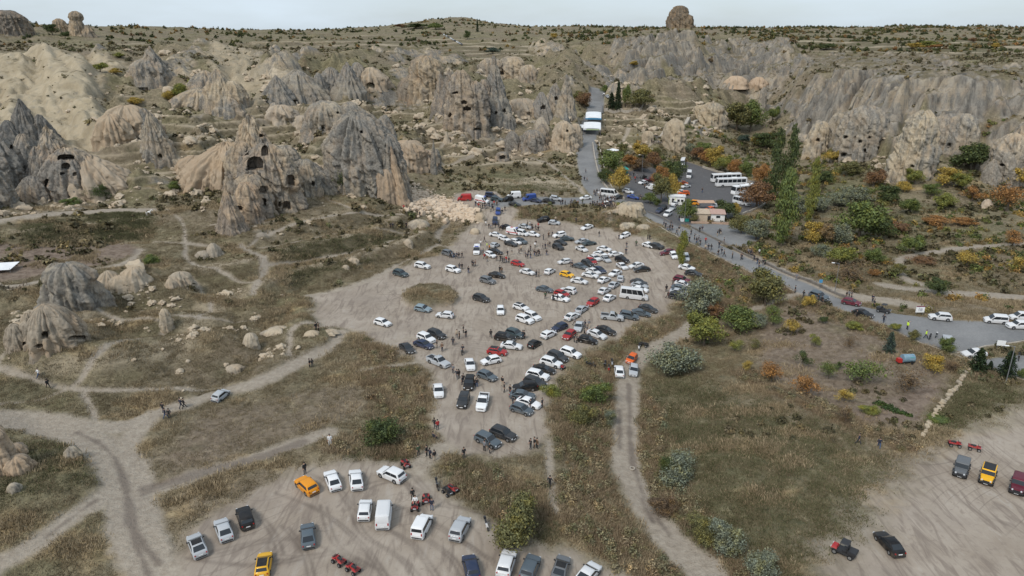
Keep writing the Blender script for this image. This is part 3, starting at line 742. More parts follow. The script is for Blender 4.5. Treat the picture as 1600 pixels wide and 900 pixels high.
def lobe(px, py, wpx, hpx, style, ratio=.8, seed=1, lean=0.0, res=1.3, flute=.12, lump=.16, base=None):
    P = at1(px, py) if base is None else np.array(base, float)
    d = P[1] * CP - (P[2] - CAM_H) * SP
    mpp = d / FPX
    grow = 1 + (GROW - 1) * min(1, max(0, (P[1] - 165) / 40)); wpx = wpx * grow; hpx = hpx * (1 + (grow - 1) * .6)
    W = wpx * mpp; u = P[:2] / np.hypot(P[0], P[1])
    el = (CAM_H - P[2]) / np.hypot(P[0], P[1])
    back = W / 2 * ratio * .75
    H = max(hpx * mpp / math.cos(math.atan(el)) - back * el, hpx * mpp * .45)
    c = P[:2] + u * back
    c = np.array([c[0], c[1], P[2]])
    nth = int(np.clip(wpx * 2.6 / res, 18, 420)); nh = int(np.clip(hpx * 1.25 / res, 9, 240))
    th = np.linspace(0, 2 * np.pi, nth, endpoint=False)
    s = np.concatenate([[-.35, -.15], np.linspace(0, 1, nh) ** .85]); s[-1] = 1
    T, S = np.meshgrid(th, s)
    rad = PROF[style](S)
    rad = np.where(S < 0, PROF[style](np.zeros(1)) * (1 - S * .35), rad)
    k = seed * 3.7
    fl = pnoise(np.cos(T) * 2.6 + k + S * .35, np.sin(T) * 2.6 - k + S * .3, seed) * 1.0 + .6 * pnoise(np.cos(T) * 6 + k + S * .5, np.sin(T) * 6 + k, seed + 1)
    lm = fbm(np.cos(T) * 1.3 + k + S * H / W * 2.2, np.sin(T) * 1.3 - k - S * H / W * 1.5, 4, seed=seed + 4)
    cv = billow(np.cos(T) * 2.4 + k + S * .25, np.sin(T) * 2.4 - k + S * H / W * .45, 3, seed=seed + 12)
    rad = rad * (1 + flute * fl + lump * 2 * lm + .42 * (cv - .36))
    rad = np.maximum(rad, 0); rad[-1] = 0
    x = np.cos(T) * rad * W / 2; y = np.sin(T) * rad * W / 2 * ratio
    x = x + lean * mpp * np.clip(S, 0, 1)
    z = S * H + np.where((S > .05) & (S < 1), pnoise(np.cos(T) * 3 + k, np.sin(T) * 3 + S * 4, seed + 7) * .05 * H, 0)
    # local axes: x' to the right seen from the camera, y' away
    X = c[0] + x * u[1] + y * u[0]; Y = c[1] - x * u[0] + y * u[1]
    nse = fbm((X + z * .7) / 1.6, (Y - z * .6) / 1.6, 3, seed=seed + 9) * min(.8, W * .045) + (billow((X + z * .35) / 3.4, (Y - z * .9) / 3.4, 2, seed=seed + 15) - .35) * min(1.1, W * .05)
    X = X + np.cos(T) * nse; Y = Y + np.sin(T) * nse
    V = np.stack([X, Y, c[2] + z], -1).reshape(-1, 3)
    ids = np.arange(len(s) * nth).reshape(len(s), nth)
    nx = np.roll(ids, -1, axis=1)
    F = np.stack([ids[:-1], nx[:-1], nx[1:], ids[1:]], -1).reshape(-1, 4)
    facing = -(np.cos(T) * 0 + np.sin(T)).reshape(-1)       # towards the camera
    return V, F, facing, P, u, mpp
def biggest_patch(Q):
    lab = {}
    def find(a):
        while lab.setdefault(a, a) != a: a = lab[a]
        return a
    for f in Q.tolist():
        r0 = find(f[0])
        for v in f[1:]: lab[find(v)] = r0
    roots = np.array([find(f[0]) for f in Q.tolist()]); u_, n_ = np.unique(roots, return_counts=True)
    return Q[roots == u_[n_.argmax()]]
def rock(name, label, cat, lobes, caves=(), res=1.3, group=None, shade=.5, tint=(1, 1, 1), base=None):
    P0 = None; masses = []
    for i, L in enumerate(lobes):
        kw = dict(L[6]) if len(L) > 6 else {}
        V, F, fc_, P, u, mpp = lobe(*L[:6], seed=(hash_i(name + label) + i * 13) % 97 + 1, res=res, base=base, **kw)
        if i == 0: P0 = P
        m = np.zeros(len(V), bool); which = np.zeros(len(V), int)
        qx, qy, qd = project(V[:, 0], V[:, 1], V[:, 2])
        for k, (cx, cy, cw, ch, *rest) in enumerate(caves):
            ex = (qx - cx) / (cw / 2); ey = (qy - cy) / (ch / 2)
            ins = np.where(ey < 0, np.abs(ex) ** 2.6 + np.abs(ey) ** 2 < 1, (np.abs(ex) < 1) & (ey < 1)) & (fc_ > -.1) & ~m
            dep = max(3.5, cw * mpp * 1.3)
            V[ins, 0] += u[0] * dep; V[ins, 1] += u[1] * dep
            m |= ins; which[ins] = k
        masses.append((V - P0, F, m, which))
    single = len(masses) == 1 and not masses[0][2].any()
    o = None if single else empty(name, tuple(P0))
    for V, F, m, which in masses:
        cf = m[F].all(1)
        c = mesh_obj(name if single else 'rock_mass', np_mesh(name, V, F[~cf], [ROCKM]), None if single else o, tuple(P0) if single else None)
        c.color = (*tint, shade)
        if single: o = c
        for k in range(len(caves)):
            qq = F[cf & (which[F[:, 0]] == k)]
            if len(qq) < 3: continue
            qq = biggest_patch(qq)
            uu, ii = np.unique(qq, return_inverse=True)
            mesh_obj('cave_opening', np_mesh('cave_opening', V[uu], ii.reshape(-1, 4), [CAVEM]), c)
    tag(o, label, cat, group)
    return o
def hash_i(s):
    h = 7
    for c_ in s: h = (h * 31 + ord(c_)) % 100003
    return h
G = dict
rf = 'rock_formation'; fc = 'fairy_chimney'
# left cluster
rock(rf, 'smooth grey rock hump at the very edge beside the tall niche rock', 'rock formation', [(8,305,62,88,'dome',.9),(-10,325,50,60,'dome',.9),(46,262,44,48,'cone',.9)], [(18,230,4,7,0)], shade=.2)
rock(rf, 'tall grey pointed rock with pink carved niches above a dark green shrub', 'rock formation',
     [(102,308,88,100,'spire',.8,G(lean=-6,lump=.2)),(118,310,72,72,'dome',.7),(72,308,42,72,'cone',.8),(60,318,40,40,'dome',.7)],
     [(103,260,13,10,1),(103,246,26,9,1),(73,286,6,13,2),(96,272,4,5,1),(118,272,4,5,1)], res=1.0, shade=.42, tint=(1,.98,.97))
rock(rf, 'bare beige rock slab sloping right of the niche rock', 'rock formation', [(165,306,88,62,'hump',.9,G(lump=.08,flute=.05,lean=-18))], shade=.95, tint=(.9,.88,.87))
rock(rf, 'dark grey twin peaks above the left rock cluster', 'rock formation', [(45,228,46,66,'spire',.8),(72,232,40,48,'cone',.8),(20,232,40,40,'cone',.8)], shade=.0, tint=(.75,.77,.8))
rock(fc, 'lone pointed grey rock with one dark doorway at its foot', 'rock formation', [(250,250,46,68,'spire',.8,G(lean=-6,flute=.08)),(262,250,22,30,'dome',.8)], [(250,246,6,10,0)], res=1.0, shade=.3)
rock(rf, 'large honeycombed rock castle with arched cave mouths', 'rock formation',
     [(405,292,92,104,'spire',.7,G(lump=.22,lean=-2)),(384,300,50,72,'tower',.7),(428,332,78,98,'dome',.7,G(lump=.2)),(400,345,52,66,'tower',.6,G(lump=.15)),(446,320,36,54,'dome',.7)],
     [(399,256,25,22,1),(386,239,4,7,1),(414,236,11,17,0),(408,212,6,5,0),(411,297,11,13,3),(448,321,13,13,2),(437,320,4,9,2),(412,316,8,12,3),(454,282,13,17,4)], res=.95, shade=.45, tint=(.97,.93,.9))
rock(rf, 'grey block with a square cut ledge right of the honeycombed rock', 'rock formation', [(452,300,42,66,'block',.7),(480,304,36,50,'block',.7),(500,300,50,46,'hump',.8,G(lean=-16))], [(455,263,22,6,0),(489,287,4,8,1),(463,297,4,6,0)], res=1.0, shade=.35)
rock(rf, 'huge smooth grey rock with a fresh orange scar beside the rockfall', 'rock formation',
     [(580,304,92,116,'dome',.7,G(flute=.2,lump=.14,lean=-14)),(610,312,48,92,'tower',.7,G(flute=.2)),(545,290,62,92,'dome',.7,G(flute=.14)),(604,236,28,50,'dome',.7),(556,240,44,58,'dome',.8)], [(565,206,3,4,4)], res=1.0, shade=.22)
o_ = rock('fresh_scar', 'raw orange rock scar and white dust streak above the rubble', 'rock scar', [(603,315,26,46,'block',.6,G(flute=.05,lump=.05)),(628,321,20,82,'spire',.7,G(lean=-12))], shade=.8, tint=(1.02,.92,.85))
rock(rf, 'rounded grey rock with a small square door behind the huge smooth rock', 'rock formation', [(512,206,58,44,'dome',.8),(548,196,50,34,'hump',.8),(496,204,24,30,'block',.8)], [(504,200,4,7,0),(528,176,3,3,0)], shade=.3)
rock(rf, 'low rock arch with a dark blocked mouth above the huge smooth rock', 'rock formation', [(565,192,32,18,'dome',.9)], [(565,185,22,11,0)], res=.9, shade=.5)
rock(rf, 'broad beige rock apron left of the honeycombed rock', 'rock formation', [(345,292,100,64,'hump',.8,G(lump=.1,flute=.06,lean=16)),(310,280,50,34,'dome',.8)], shade=.95, tint=(.88,.82,.77))
rock(fc, 'slim grey pinnacle with pink foot below the honeycombed rock', 'rock formation', [(365,364,40,66,'spire',.8,G(lean=-3)),(392,350,40,60,'tower',.7)], [(374,326,10,8,1)], res=1.0, shade=.55, tint=(1,.92,.87))
rock(rf, 'upright grey crag at the corner of the brown field', 'rock formation', [(118,482,72,72,'block',.7,G(lump=.2,flute=.16)),(100,476,40,66,'tower',.7),(150,478,40,40,'dome',.7)], shade=.2)
rock('boulder', 'beige boulder leaning on the grey crag', 'boulder', [(172,450,40,28,'cone',.8),(188,452,40,22,'dome',.8)], shade=.85)
rock('boulder', 'rounded cream boulder below the brown field path', 'boulder', [(213,447,38,30,'dome',.8,G(lump=.2))], shade=.85)
rock('boulder', 'pale boulder among the trails right of the cream one', 'boulder', [(284,448,32,24,'dome',.8,G(lump=.2)),(268,450,20,16,'cone',.8)], shade=.8)
rock(rf, 'cream rock with arched cave holes on the grassy bank', 'rock formation', [(86,545,78,70,'dome',.7,G(lump=.18)),(55,540,30,52,'tower',.7),(112,535,40,50,'dome',.7),(30,545,30,40,'dome',.8)],
     [(71,524,9,12,0),(62,541,10,7,0),(122,528,28,7,2),(38,537,5,5,3)], res=.9, shade=.72, tint=(.93,.9,.87))
rock(fc, 'small standing stone on the grassy bank', 'standing stone', [(262,518,19,36,'tower',.7)], shade=.6)
rock('boulder', 'pale boulder high on the bank right of the standing stone', 'boulder', [(393,544,22,24,'dome',.8)], shade=.8)
rock('boulder', 'flat pale boulder half sunk in the lower bank', 'boulder', [(366,581,24,11,'dome',.8)], shade=.8)
rock('boulder', 'white rock slab beside the looped footpath', 'boulder', [(432,521,34,11,'hump',.8,G(lean=5,lump=.25))], shade=.75)
rock('boulder', 'second pale slab under the couple on the looped path', 'boulder', [(487,525,22,9,'hump',.8,G(lump=.25))], shade=.75)
rock('boulder', 'long pale slab right of the couple on the looped path', 'boulder', [(514,522,26,7,'hump',.8,G(lump=.25))], shade=.75)
rock('boulder', 'grey boulder beside the dirt track junction', 'boulder', [(115,716,22,19,'dome',.9)], shade=.45)
rock(rf, 'pink and grey rock stack at the bottom left edge', 'rock formation', [(4,742,46,80,'tower',.8),(-14,740,40,60,'dome',.8),(30,740,38,30,'dome',.8),(28,712,24,20,'dome',.8)], shade=.6, tint=(1,.93,.89))
rock('boulder', 'small grey boulder below the bottom left rock stack', 'boulder', [(24,770,18,16,'dome',.9)], shade=.4)
rock('boulder', 'small pointed rock in the criss crossed trails', 'boulder', [(335,402,26,22,'cone',.8),(318,404,22,12,'dome',.8)], shade=.75)
rock('boulder', 'two pale stones on the lowest terrace bank', 'boulder', [(552,412,16,9,'dome',.8),(540,420,10,6,'dome',.8)], shade=.9)
rock('boulder', 'round pale stone on the terrace above the lot edge', 'boulder', [(638,385,12,11,'dome',.9)], shade=.9)
rock('boulder', 'flat round boulder below the rubble fan', 'boulder', [(654,357,26,13,'dome',.9)], shade=.7)
rock('boulder', 'pale knob of rock at the head of the lot', 'boulder', [(750,346,14,13,'dome',.9),(742,366,12,9,'dome',.9)], shade=1)
rock('boulder', 'white boulder at the foot of the orange bushes', 'boulder', [(1541,326,13,14,'dome',.9)], shade=1, tint=(1.1,1.1,1.15))
rock('boulder', 'rough block outcrop by the road junction crowd', 'boulder', [(985,334,34,17,'block',.8,G(lump=.25,flute=.25)),(968,336,18,10,'dome',.8),(998,330,14,13,'block',.8)], shade=.6)
rock('boulder', 'half buried pale boulder under the junction outcrop', 'boulder', [(985,357,26,8,'dome',.9,G(lump=.25)),(1006,358,16,7,'dome',.9)], shade=.55)
# chimneys in the middle
for a in [('dark finned rock wall with cut windows in the middle slope', [(704,190,40,72,'spire',.7),(722,205,40,84,'tower',.7,G(lump=.25,flute=.25)),(742,206,40,70,'tower',.7,G(lump=.2,flute=.25)),(690,168,24,50,'spire',.7),(757,178,20,48,'tower',.7,G(flute=.2))], [(730,170,12,6,1),(712,145,8,3,1),(704,180,3,6,0),(745,202,10,3,2),(725,160,8,5,1)], .3, (1,.96,.94)),
          ('bottle shaped grey chimney right of the finned wall', [(776,192,40,92,'spire',.8,G(lean=-4,flute=.14)),(778,194,36,40,'dome',.7),(790,198,24,22,'dome',.8)], [(788,173,4,6,1),(775,176,3,5,1)], .2, (.95,.97,1)),
          ('grey sugar loaf with one window left of the road', [(866,182,34,46,'cone',.8),(884,184,28,60,'spire',.8)], [(869,154,5,6,0)], .35, (1,1,1)),
          ('dark sugar loaf standing left of the windowed one', [(846,184,30,36,'cone',.8)], [(849,168,7,6,0)], .15, (.9,.93,1)),
          ('lumpy pale outcrop between the two sugar loaves and the bottle chimney', [(815,180,46,24,'dome',.8),(835,178,20,18,'dome',.8)], [(826,178,4,4,0)], .75, (.95,.93,.92)),
          ('low pyramid stone above the terrace path', [(846,200,20,16,'cone',.9)], [], .8, (1,1,1)),
          ('dark finger stone beside the low pyramid', [(884,192,10,16,'spire',.9)], [], .1, (.95,.97,1)),
          ('grey and pink rock cluster with a cave hut above the bank', [(800,236,22,28,'dome',.8),(832,236,40,30,'dome',.8,G(lump=.2)),(846,222,24,26,'cone',.8)], [(787,248,1,1,0)], .35, (1,.97,.95)),
          ('white crumbling rock beside the uphill road', [(880,236,34,42,'tower',.8,G(lump=.25,flute=.25)),(898,226,20,30,'tower',.8)], [(886,205,3,4,0)], .8, (1,.98,.97)),
          ('small hut like rock with a square hole on the middle path', [(785,252,18,14,'block',.9)], [(785,246,8,6,0)], .5, (1,.96,.93)),
          ('cracked cream scarp behind the huge smooth rock', [(640,268,44,44,'block',.7,G(lump=.25,flute=.25)),(668,268,34,30,'block',.7,G(lump=.25)),(622,262,20,26,'dome',.8)], [], .9, (.9,.86,.84)),
          ('thin leaning needle right of the cracked scarp', [(677,272,10,50,'spire',.9,G(lean=2)),(682,266,14,30,'tower',.8)], [], .2, (1,1,1)),
          ('small pale tooth of rock above the terraces', [(698,224,10,18,'spire',.9)], [], .9, (1,1,1)),
          ('pair of grey humps above the grassy steps', [(468,158,70,44,'cone',.8),(435,160,46,38,'spire',.8)], [(461,158,3,4,0)], .2, (.95,.97,1)),
          ('row of grey cones below the far left ridge', [(520,150,50,40,'cone',.8),(545,146,40,44,'spire',.8),(560,140,40,38,'cone',.8),(500,152,30,34,'cone',.8)], [(597,120,4,5,0)], .15, (.95,.97,1)),
          ('pale rounded rock with a cave right of the grey cones', [(580,134,46,26,'hump',.8),(562,150,22,16,'dome',.8)], [(579,133,12,6,0),(561,148,6,4,1)], .8, (.97,.95,.93)),
          ('broken white rocks on the grassy steps', [(440,190,40,24,'dome',.8,G(lump=.25)),(472,202,26,20,'dome',.8),(430,180,22,18,'cone',.8)], [], .8, (.95,.96,1)),
          ('brown crag with a jagged top behind the finned wall', [(668,150,44,56,'block',.7,G(lump=.25,flute=.2)),(642,150,34,30,'hump',.8)], [], .6, (.88,.84,.8)),
          ('ruined cave front under the finned wall skyline', [(800,122,36,30,'block',.7,G(lump=.2)),(768,118,34,24,'block',.7),(826,126,24,22,'dome',.8)], [(768,115,6,5,1),(783,114,8,5,0),(790,124,3,4,0)], .6, (.97,.95,.93)),
          ('pointed grey rock among bushes on the left hillside', [(241,122,42,44,'spire',.8),(236,124,50,30,'dome',.8)], [], .35, (1,1,1)),
          ('grey topped rock ridge above the beige apron', [(345,160,44,46,'cone',.8,G(lump=.2)),(325,150,50,36,'hump',.8),(365,160,34,30,'dome',.8),(300,168,60,28,'hump',.8,G(lean=12))], [], .45, (1,.98,.96)),
          ('small conical rock above the lone doorway rock', [(360,176,40,26,'cone',.8),(345,178,24,12,'dome',.8)], [], .4, (1,1,1)),
          ('cream dome behind the lone doorway rock', [(205,222,70,52,'dome',.8,G(lump=.08)),(180,222,44,40,'dome',.8)], [], .95, (.92,.88,.84)),
          ('grey leaning rock on the slope edge above the beige slab', [(235,218,40,44,'cone',.8,G(lean=-4))], [], .25, (1,1,1)),
          ]:
    rock(rf, a[0], 'rock formation', a[1], [c for c in a[2] if c[2] > 1], res=1.2, shade=a[3], tint=a[4])
# right side pedestals
for a in [('square topped cream rock pillar beside the visitor path', [(1052,237,28,46,'block',.8,G(flute=.16))], [(1050,220,3,3,0)], .85, (.98,.97,.93)),
          ('short cream rock stub at the end of the stone walkway', [(1011,223,16,17,'block',.8)], [], .85, (.98,.97,.93)),
          ('pale pedestal rock left of the poplars with one hole', [(1270,246,30,52,'tower',.8,G(lean=6)),(1278,226,20,30,'block',.8)], [(1278,219,5,5,1)], .5, (1.05,1.05,1.05)),
          ('small pale rock ledge beside the one hole pedestal', [(1252,224,26,14,'dome',.8)], [], .7, (1,1,1)),
          ('broad grey rock house with several windows', [(1342,250,60,76,'block',.8,G(flute=.14,lump=.12)),(1320,248,28,40,'tower',.8),(1306,212,24,32,'tower',.8)], [(1344,221,5,5,0),(1351,236,4,7,0),(1319,242,8,7,1),(1359,215,3,3,0),(1322,214,4,5,1)], .2, (1.08,1.08,1.08)),
          ('big banded white and grey tower on the orchard edge', [(1418,284,56,100,'tower',.8,G(lean=6,flute=.12)),(1398,284,28,48,'cone',.8)], [(1426,260,4,4,0)], .4, (1.12,1.12,1.1)),
          ('white ribbed rock tower at the right edge', [(1566,288,44,72,'tower',.8,G(flute=.2,lump=.2)),(1594,262,44,66,'tower',.8,G(flute=.2)),(1545,288,22,36,'cone',.8)], [(1566,258,6,4,0)], .55, (1.12,1.1,1.08)),
          ('grey rock buttress above the banded tower', [(1470,232,60,50,'dome',.8,G(flute=.2,lump=.2)),(1500,226,40,44,'tower',.8)], [(1484,226,4,4,0)], .3, (1.1,1.1,1.1)),
          ('tall thin white pillar in the ravine trees', [(1188,186,12,44,'tower',.9)], [], .6, (1.05,1.05,1.05)),
          ('rough white crag at the end of the stone walkway', [(1110,200,34,36,'block',.8,G(lump=.25,flute=.2)),(1095,186,24,20,'block',.8)], [], .6, (1,1,.97)),
          ('pinkish rock hump above the ravine', [(1150,134,28,14,'dome',.9),(1184,138,20,16,'dome',.9)], [], 1, (1,.92,.88)),
          ]:
    rock(rf, a[0], 'rock formation', a[1], a[2], res=1.15, shade=a[3], tint=a[4])
GROW = 1.0
# skyline marks
rock('rock_tower', 'tall brown rock castle alone on the skyline', 'rock tower', [(1060,44,32,33,'tower',.8,G(lump=.2,flute=.18)),(1072,44,20,20,'block',.8,G(lump=.2)),(1050,44,16,22,'block',.8)], res=.6, shade=.3, tint=(.72,.64,.56))
rock('rock_tower', 'mushroom capped rock on the left skyline', 'rock tower', [(123,56,26,36,'mush',.9),(138,58,22,18,'cone',.9),(95,50,22,20,'dome',.9)], res=.6, shade=.6, tint=(.85,.8,.75))
rock('rock_tower', 'small mushroom rock right of the larger one on the skyline', 'rock tower', [(174,35,14,12,'mush',.9),(185,35,18,4,'dome',.9)], res=.6, shade=.5, tint=(.75,.7,.66))
rock('rock_tower', 'flat topped brown bluff at the far left skyline', 'rock tower', [(14,50,50,32,'block',.8,G(lump=.15)),(42,54,20,20,'dome',.8)], res=.7, shade=.35, tint=(.85,.8,.76))
# the rockfall: single blocks that can be told apart, and the uncountable rest
def block_mesh(seed, n=2):
    rs = np.random.RandomState(seed)
    bm = bmesh.new(); bmesh.ops.create_icosphere(bm, subdivisions=n, radius=1.0)
    for v in bm.verts:
        c_ = v.co.copy()
        k = 1 + .35 * float(pnoise(c_.x * 1.1 + seed * 3, c_.y * 1.1 + c_.z * .9, seed)) + .12 * float(pnoise(c_.x * 3 + seed, c_.y * 3 - c_.z * 2, seed + 3))
        v.co = Vector((max(-.72, min(.72, c_.x * k)), max(-.72, min(.72, c_.y * k)), max(-.6, min(.66, c_.z * k))))
    me = bpy.data.meshes.new('boulder'); bm.to_mesh(me); bm.free(); me.materials.append(ROCKM)
    return me
BLK = [block_mesh(s) for s in (3, 8, 14, 21, 27, 33)]
fan = [(632,302),(640,312),(648,305),(655,320),(662,312),(668,326),(676,318),(684,330),(692,322),(700,334),(650,330),(660,338),(640,325),(672,340),(684,342),(694,346),(706,342),(716,338),(722,333),(730,336),(736,330),(726,326),(712,330),(704,324),(645,318),(690,312),(636,332),(664,303),(720,344),(748,328)]
rs = np.random.RandomState(5)
for i, (x, y) in enumerate(fan):
    P = at1(x + rs.uniform(-3, 3), y + rs.uniform(-3, 3)); s = rs.uniform(.7, 1.6)
    o = mesh_obj('boulder', BLK[i % 6], loc=(P[0], P[1], P[2] + s * .25)); o.scale = (s * rs.uniform(.8, 1.3), s, s * rs.uniform(.7, 1.1)); o.rotation_euler = (rs.uniform(-.4, .4), rs.uniform(-.4, .4), rs.uniform(0, 6))
    o.color = (1.28, 1.25, 1.27, 1.0)
    tag(o, 'pale pinkish block fallen in the rubble fan below the scarred rock', 'boulder', 'pale blocks of the rockfall')
pts = []
for i in range(1700):
    t = rs.rand(); cx = 632 + t * 108 + rs.normal(0, 5); cy = 304 + t * 34 + rs.normal(0, 11 * (1 - .55 * t))
    pts.append((cx, cy))
Pw = at([p[0] for p in pts], [p[1] for p in pts])
bV, bF, n = [], [], 0
bsm = block_mesh(40, 1); bv = np.array([v.co for v in bsm.vertices]); bf = np.array([p.vertices[:] for p in bsm.polygons])
for P in Pw:
    s = min(.2 + rs.exponential(.3), 1.2); a = rs.uniform(0, 6.28); ca_, sa_ = math.cos(a), math.sin(a)
    q = bv * np.array([s * rs.uniform(.8, 1.4), s, s * rs.uniform(.6, 1.1)])
    q = np.stack([q[:, 0] * ca_ - q[:, 1] * sa_, q[:, 0] * sa_ + q[:, 1] * ca_, q[:, 2]], -1) + P + np.array([0, 0, s * .2])
    bV.append(q); bF.append(bf + n); n += len(bv)
o = mesh_obj('rubble', np_mesh('rubble', np.concatenate(bV), np.concatenate(bF), [ROCKM], smooth=False)); o.color = (1.28, 1.25, 1.27, 1.0)
tag(o, 'fan of pale pinkish rubble from the fresh rockfall', kind='stuff')
# ------------------------------------------------------------------ trees, shrubs, grass
def leaf_material(name, spread=.5, second=(1.5, 1.25, .7), random_colours=None):
    m, nt, b = new_mat(name); B = NB(nt)
    geo = B.n('ShaderNodeNewGeometry'); oi = B.n('ShaderNodeObjectInfo')
    rnd = geo.outputs['Random Per Island']
    if random_colours:
        rp = B.n('ShaderNodeValToRGB'); rp.color_ramp.interpolation = 'LINEAR'
        el = rp.color_ramp.elements
        for i, (p, c) in enumerate(random_colours):
            e = el[i] if i < 2 else el.new(p)
            e.position = p; e.color = (*c, 1)
        B.link(oi.outputs['Random'], rp.inputs['Fac']); base = rp.outputs['Color']
    else:
        base = oi.outputs['Color']
    v = B.rng(rnd, 0, 1, 1 - spread, 1 + spread)
    g = B.n('ShaderNodeCombineColor'); B.link(v, g.inputs[0]); B.link(v, g.inputs[1]); B.link(v, g.inputs[2])
    c = B.mix(1.0, base, g.outputs[0], 'MULTIPLY')
    c2 = B.mix(1.0, c, second, 'MULTIPLY')
    clump = B.noise(geo.outputs['Position'], .8, 3)
    c = B.mix(B.rng(clump, .45, .65, 0, .75), c, c2)
    B.link(c, b.inputs['Base Color']); b.inputs['Roughness'].default_value = .9; b.inputs['Specular IOR Level'].default_value = .1
    return m
LEAF = leaf_material('leaves')
BARKM, _nt, _b = new_mat('bark'); _B = NB(_nt)
_B.link(_B.mix(_B.noise(_B.n('ShaderNodeNewGeometry').outputs['Position'], 4.0, 4), (.07, .055, .04), (.16, .13, .1)), _b.inputs['Base Color']); _b.inputs['Roughness'].default_value = 1

def cards(P, Nrm, size, rs, aspect=.62):
    """a small leafy quad at every point"""
    n = len(P)
    t = rs.normal(size=(n, 3)); t -= (t * Nrm).sum(1)[:, None] * Nrm; t /= np.linalg.norm(t, axis=1)[:, None] + 1e-9
    bt = np.cross(Nrm, t)
    s = size * rs.uniform(.6, 1.35, n)[:, None]
    V = np.stack([P - t * s, P - bt * s * aspect + t * s * .1, P + t * s, P + bt * s * aspect], 1).reshape(-1, 3)
    return V, np.arange(n * 4).reshape(n, 4)
def crown_mesh(kind, seed, n):
    rs = np.random.RandomState(seed); pts = []; nr = []
    if kind in ('round', 'willow', 'shrub', 'bare', 'thin'):
        nb = {'round': 15, 'willow': 16, 'shrub': 9, 'bare': 9, 'thin': 13}[kind]
        for i in range(nb):
            a = rs.uniform(0, 6.28); q = rs.uniform(0, .33) ** .8 if i else 0; 
            lo = {'round': .36, 'willow': .28, 'shrub': .2, 'bare': .2, 'thin': .34}[kind]
            cz = rs.uniform(lo, .8); q *= math.sqrt(max(.1, 1 - ((cz - .5) / .52) ** 2))
            r = rs.uniform(.13, .24) * (1.15 if cz < .6 else .9)
            m = int(n / nb)
            d = rs.normal(size=(m, 3)); d /= np.linalg.norm(d, axis=1)[:, None]
            rad = r * (1 - .35 * rs.rand(m) ** 2)[:, None] * (1 + .25 * rs.normal(size=(m, 1)))
            p = d * rad * np.array([1, 1, .85]) + np.array([q * math.cos(a), q * math.sin(a), cz])
            if kind == 'willow': p[:, 2] -= .10 * rs.rand(m) * (p[:, 2] > .2)
            pts.append(p); nr.append(d + .6 * rs.normal(size=(m, 3)))
        sz = {'round': .027, 'willow': .025, 'shrub': .022, 'bare': .02, 'thin': .026}[kind]
    elif kind == 'poplar':
        for i in range(26):
            z = .08 + .86 * (i + rs.rand()) / 26; w = .36 * math.sin(min(1, (z + .03) * 1.35) * math.pi * .62) * (1 - z) ** .35 * 1.15
            m = n // 26; a = rs.uniform(0, 6.28)
            d = rs.normal(size=(m, 3)); d /= np.linalg.norm(d, axis=1)[:, None]
            off = w * .45
            p = d * np.array([w * .75, w * .75, .075]) * rs.uniform(.5, 1.1, (m, 1)) + np.array([off * math.cos(a), off * math.sin(a), z])
            pts.append(p); nr.append(d * np.array([1, 1, .3]) + .5 * rs.normal(size=(m, 3)))
        sz = .021
    elif kind == 'conifer':
        for i in range(11):
            z = .1 + .85 * i / 11; w = .5 * (1 - z) ** .85 + .02; nb = 7
            for k in range(nb):
                a = k * 6.28 / nb + i * .7 + rs.uniform(-.3, .3); m = max(4, n // (11 * nb)); t = rs.rand(m)
                ln = w * rs.uniform(.75, 1.1)
                p = np.stack([np.cos(a) * t * ln, np.sin(a) * t * ln, z - t * .09 + rs.normal(0, .012, m)], -1) + rs.normal(0, .022, (m, 3))
                pts.append(p); nr.append(np.array([0, 0, 1.]) + .7 * rs.normal(size=(m, 3)))
        sz = .032
    P = np.concatenate(pts); N = np.concatenate(nr); N /= np.linalg.norm(N, axis=1)[:, None] + 1e-9
    V, F = cards(P, N, sz, rs)
    return np_mesh('crown', V, F, [LEAF], smooth=False)
def trunk_mesh(kind, seed):
    rs = np.random.RandomState(seed)
    V, F = [], []
    def tube(a, b, r0, r1, k=6):
        a = np.array(a, float); b = np.array(b, float); d = (b - a) / np.linalg.norm(b - a)
        u = np.cross(d, [0.31, .77, .2]); u /= np.linalg.norm(u); w = np.cross(d, u); base = sum(len(x) for x in V)
        an = np.linspace(0, 2 * np.pi, k, endpoint=False)
        for c_, r in ((a, r0), (b, r1)): V.append(c_ + r * (np.cos(an)[:, None] * u + np.sin(an)[:, None] * w))
        for i in range(k): F.append((base + i, base + (i + 1) % k, base + k + (i + 1) % k, base + k + i))
    if kind in ('poplar', 'conifer'):
        tube((0, 0, -.03), (0.01, 0, .5), .022, .014); tube((.01, 0, .5), (0, .01, .95), .014, .004)
        for i in range(5):
            a = rs.uniform(0, 6.28); z = .25 + .12 * i; tube((0, 0, z), (.09 * math.cos(a), .09 * math.sin(a), z + (.12 if kind == 'poplar' else -.03)), .007, .002, 5)
    else:
        top = .5 if kind in ('round', 'willow', 'thin') else .3
        tube((0, 0, -.04), (.02, .01, top * .55), .04, .028)
        for i in range(6):
            a = i * 1.05 + rs.uniform(-.3, .3); q = rs.uniform(.14, .27); z = rs.uniform(top, top + .3)
            tube((.02, .01, top * .5), (q * .5 * math.cos(a), q * .5 * math.sin(a), (z + top * .5) / 2 + .04), .022, .014, 5)
            tube((q * .5 * math.cos(a), q * .5 * math.sin(a), (z + top * .5) / 2 + .04), (q * math.cos(a), q * math.sin(a), z), .014, .004, 5)
    return np_mesh('trunk', np.concatenate(V), np.array(F), [BARKM])
TREEM = {}
for k, n_ in (('round', 5600), ('willow', 6000), ('shrub', 6500), ('thin', 1700), ('bare', 1300), ('poplar', 4200), ('conifer', 3000)):
    TREEM[k] = [(crown_mesh(k, 100 + 7 * i + len(k), n_), trunk_mesh(k, 50 + i)) for i in range(3)]
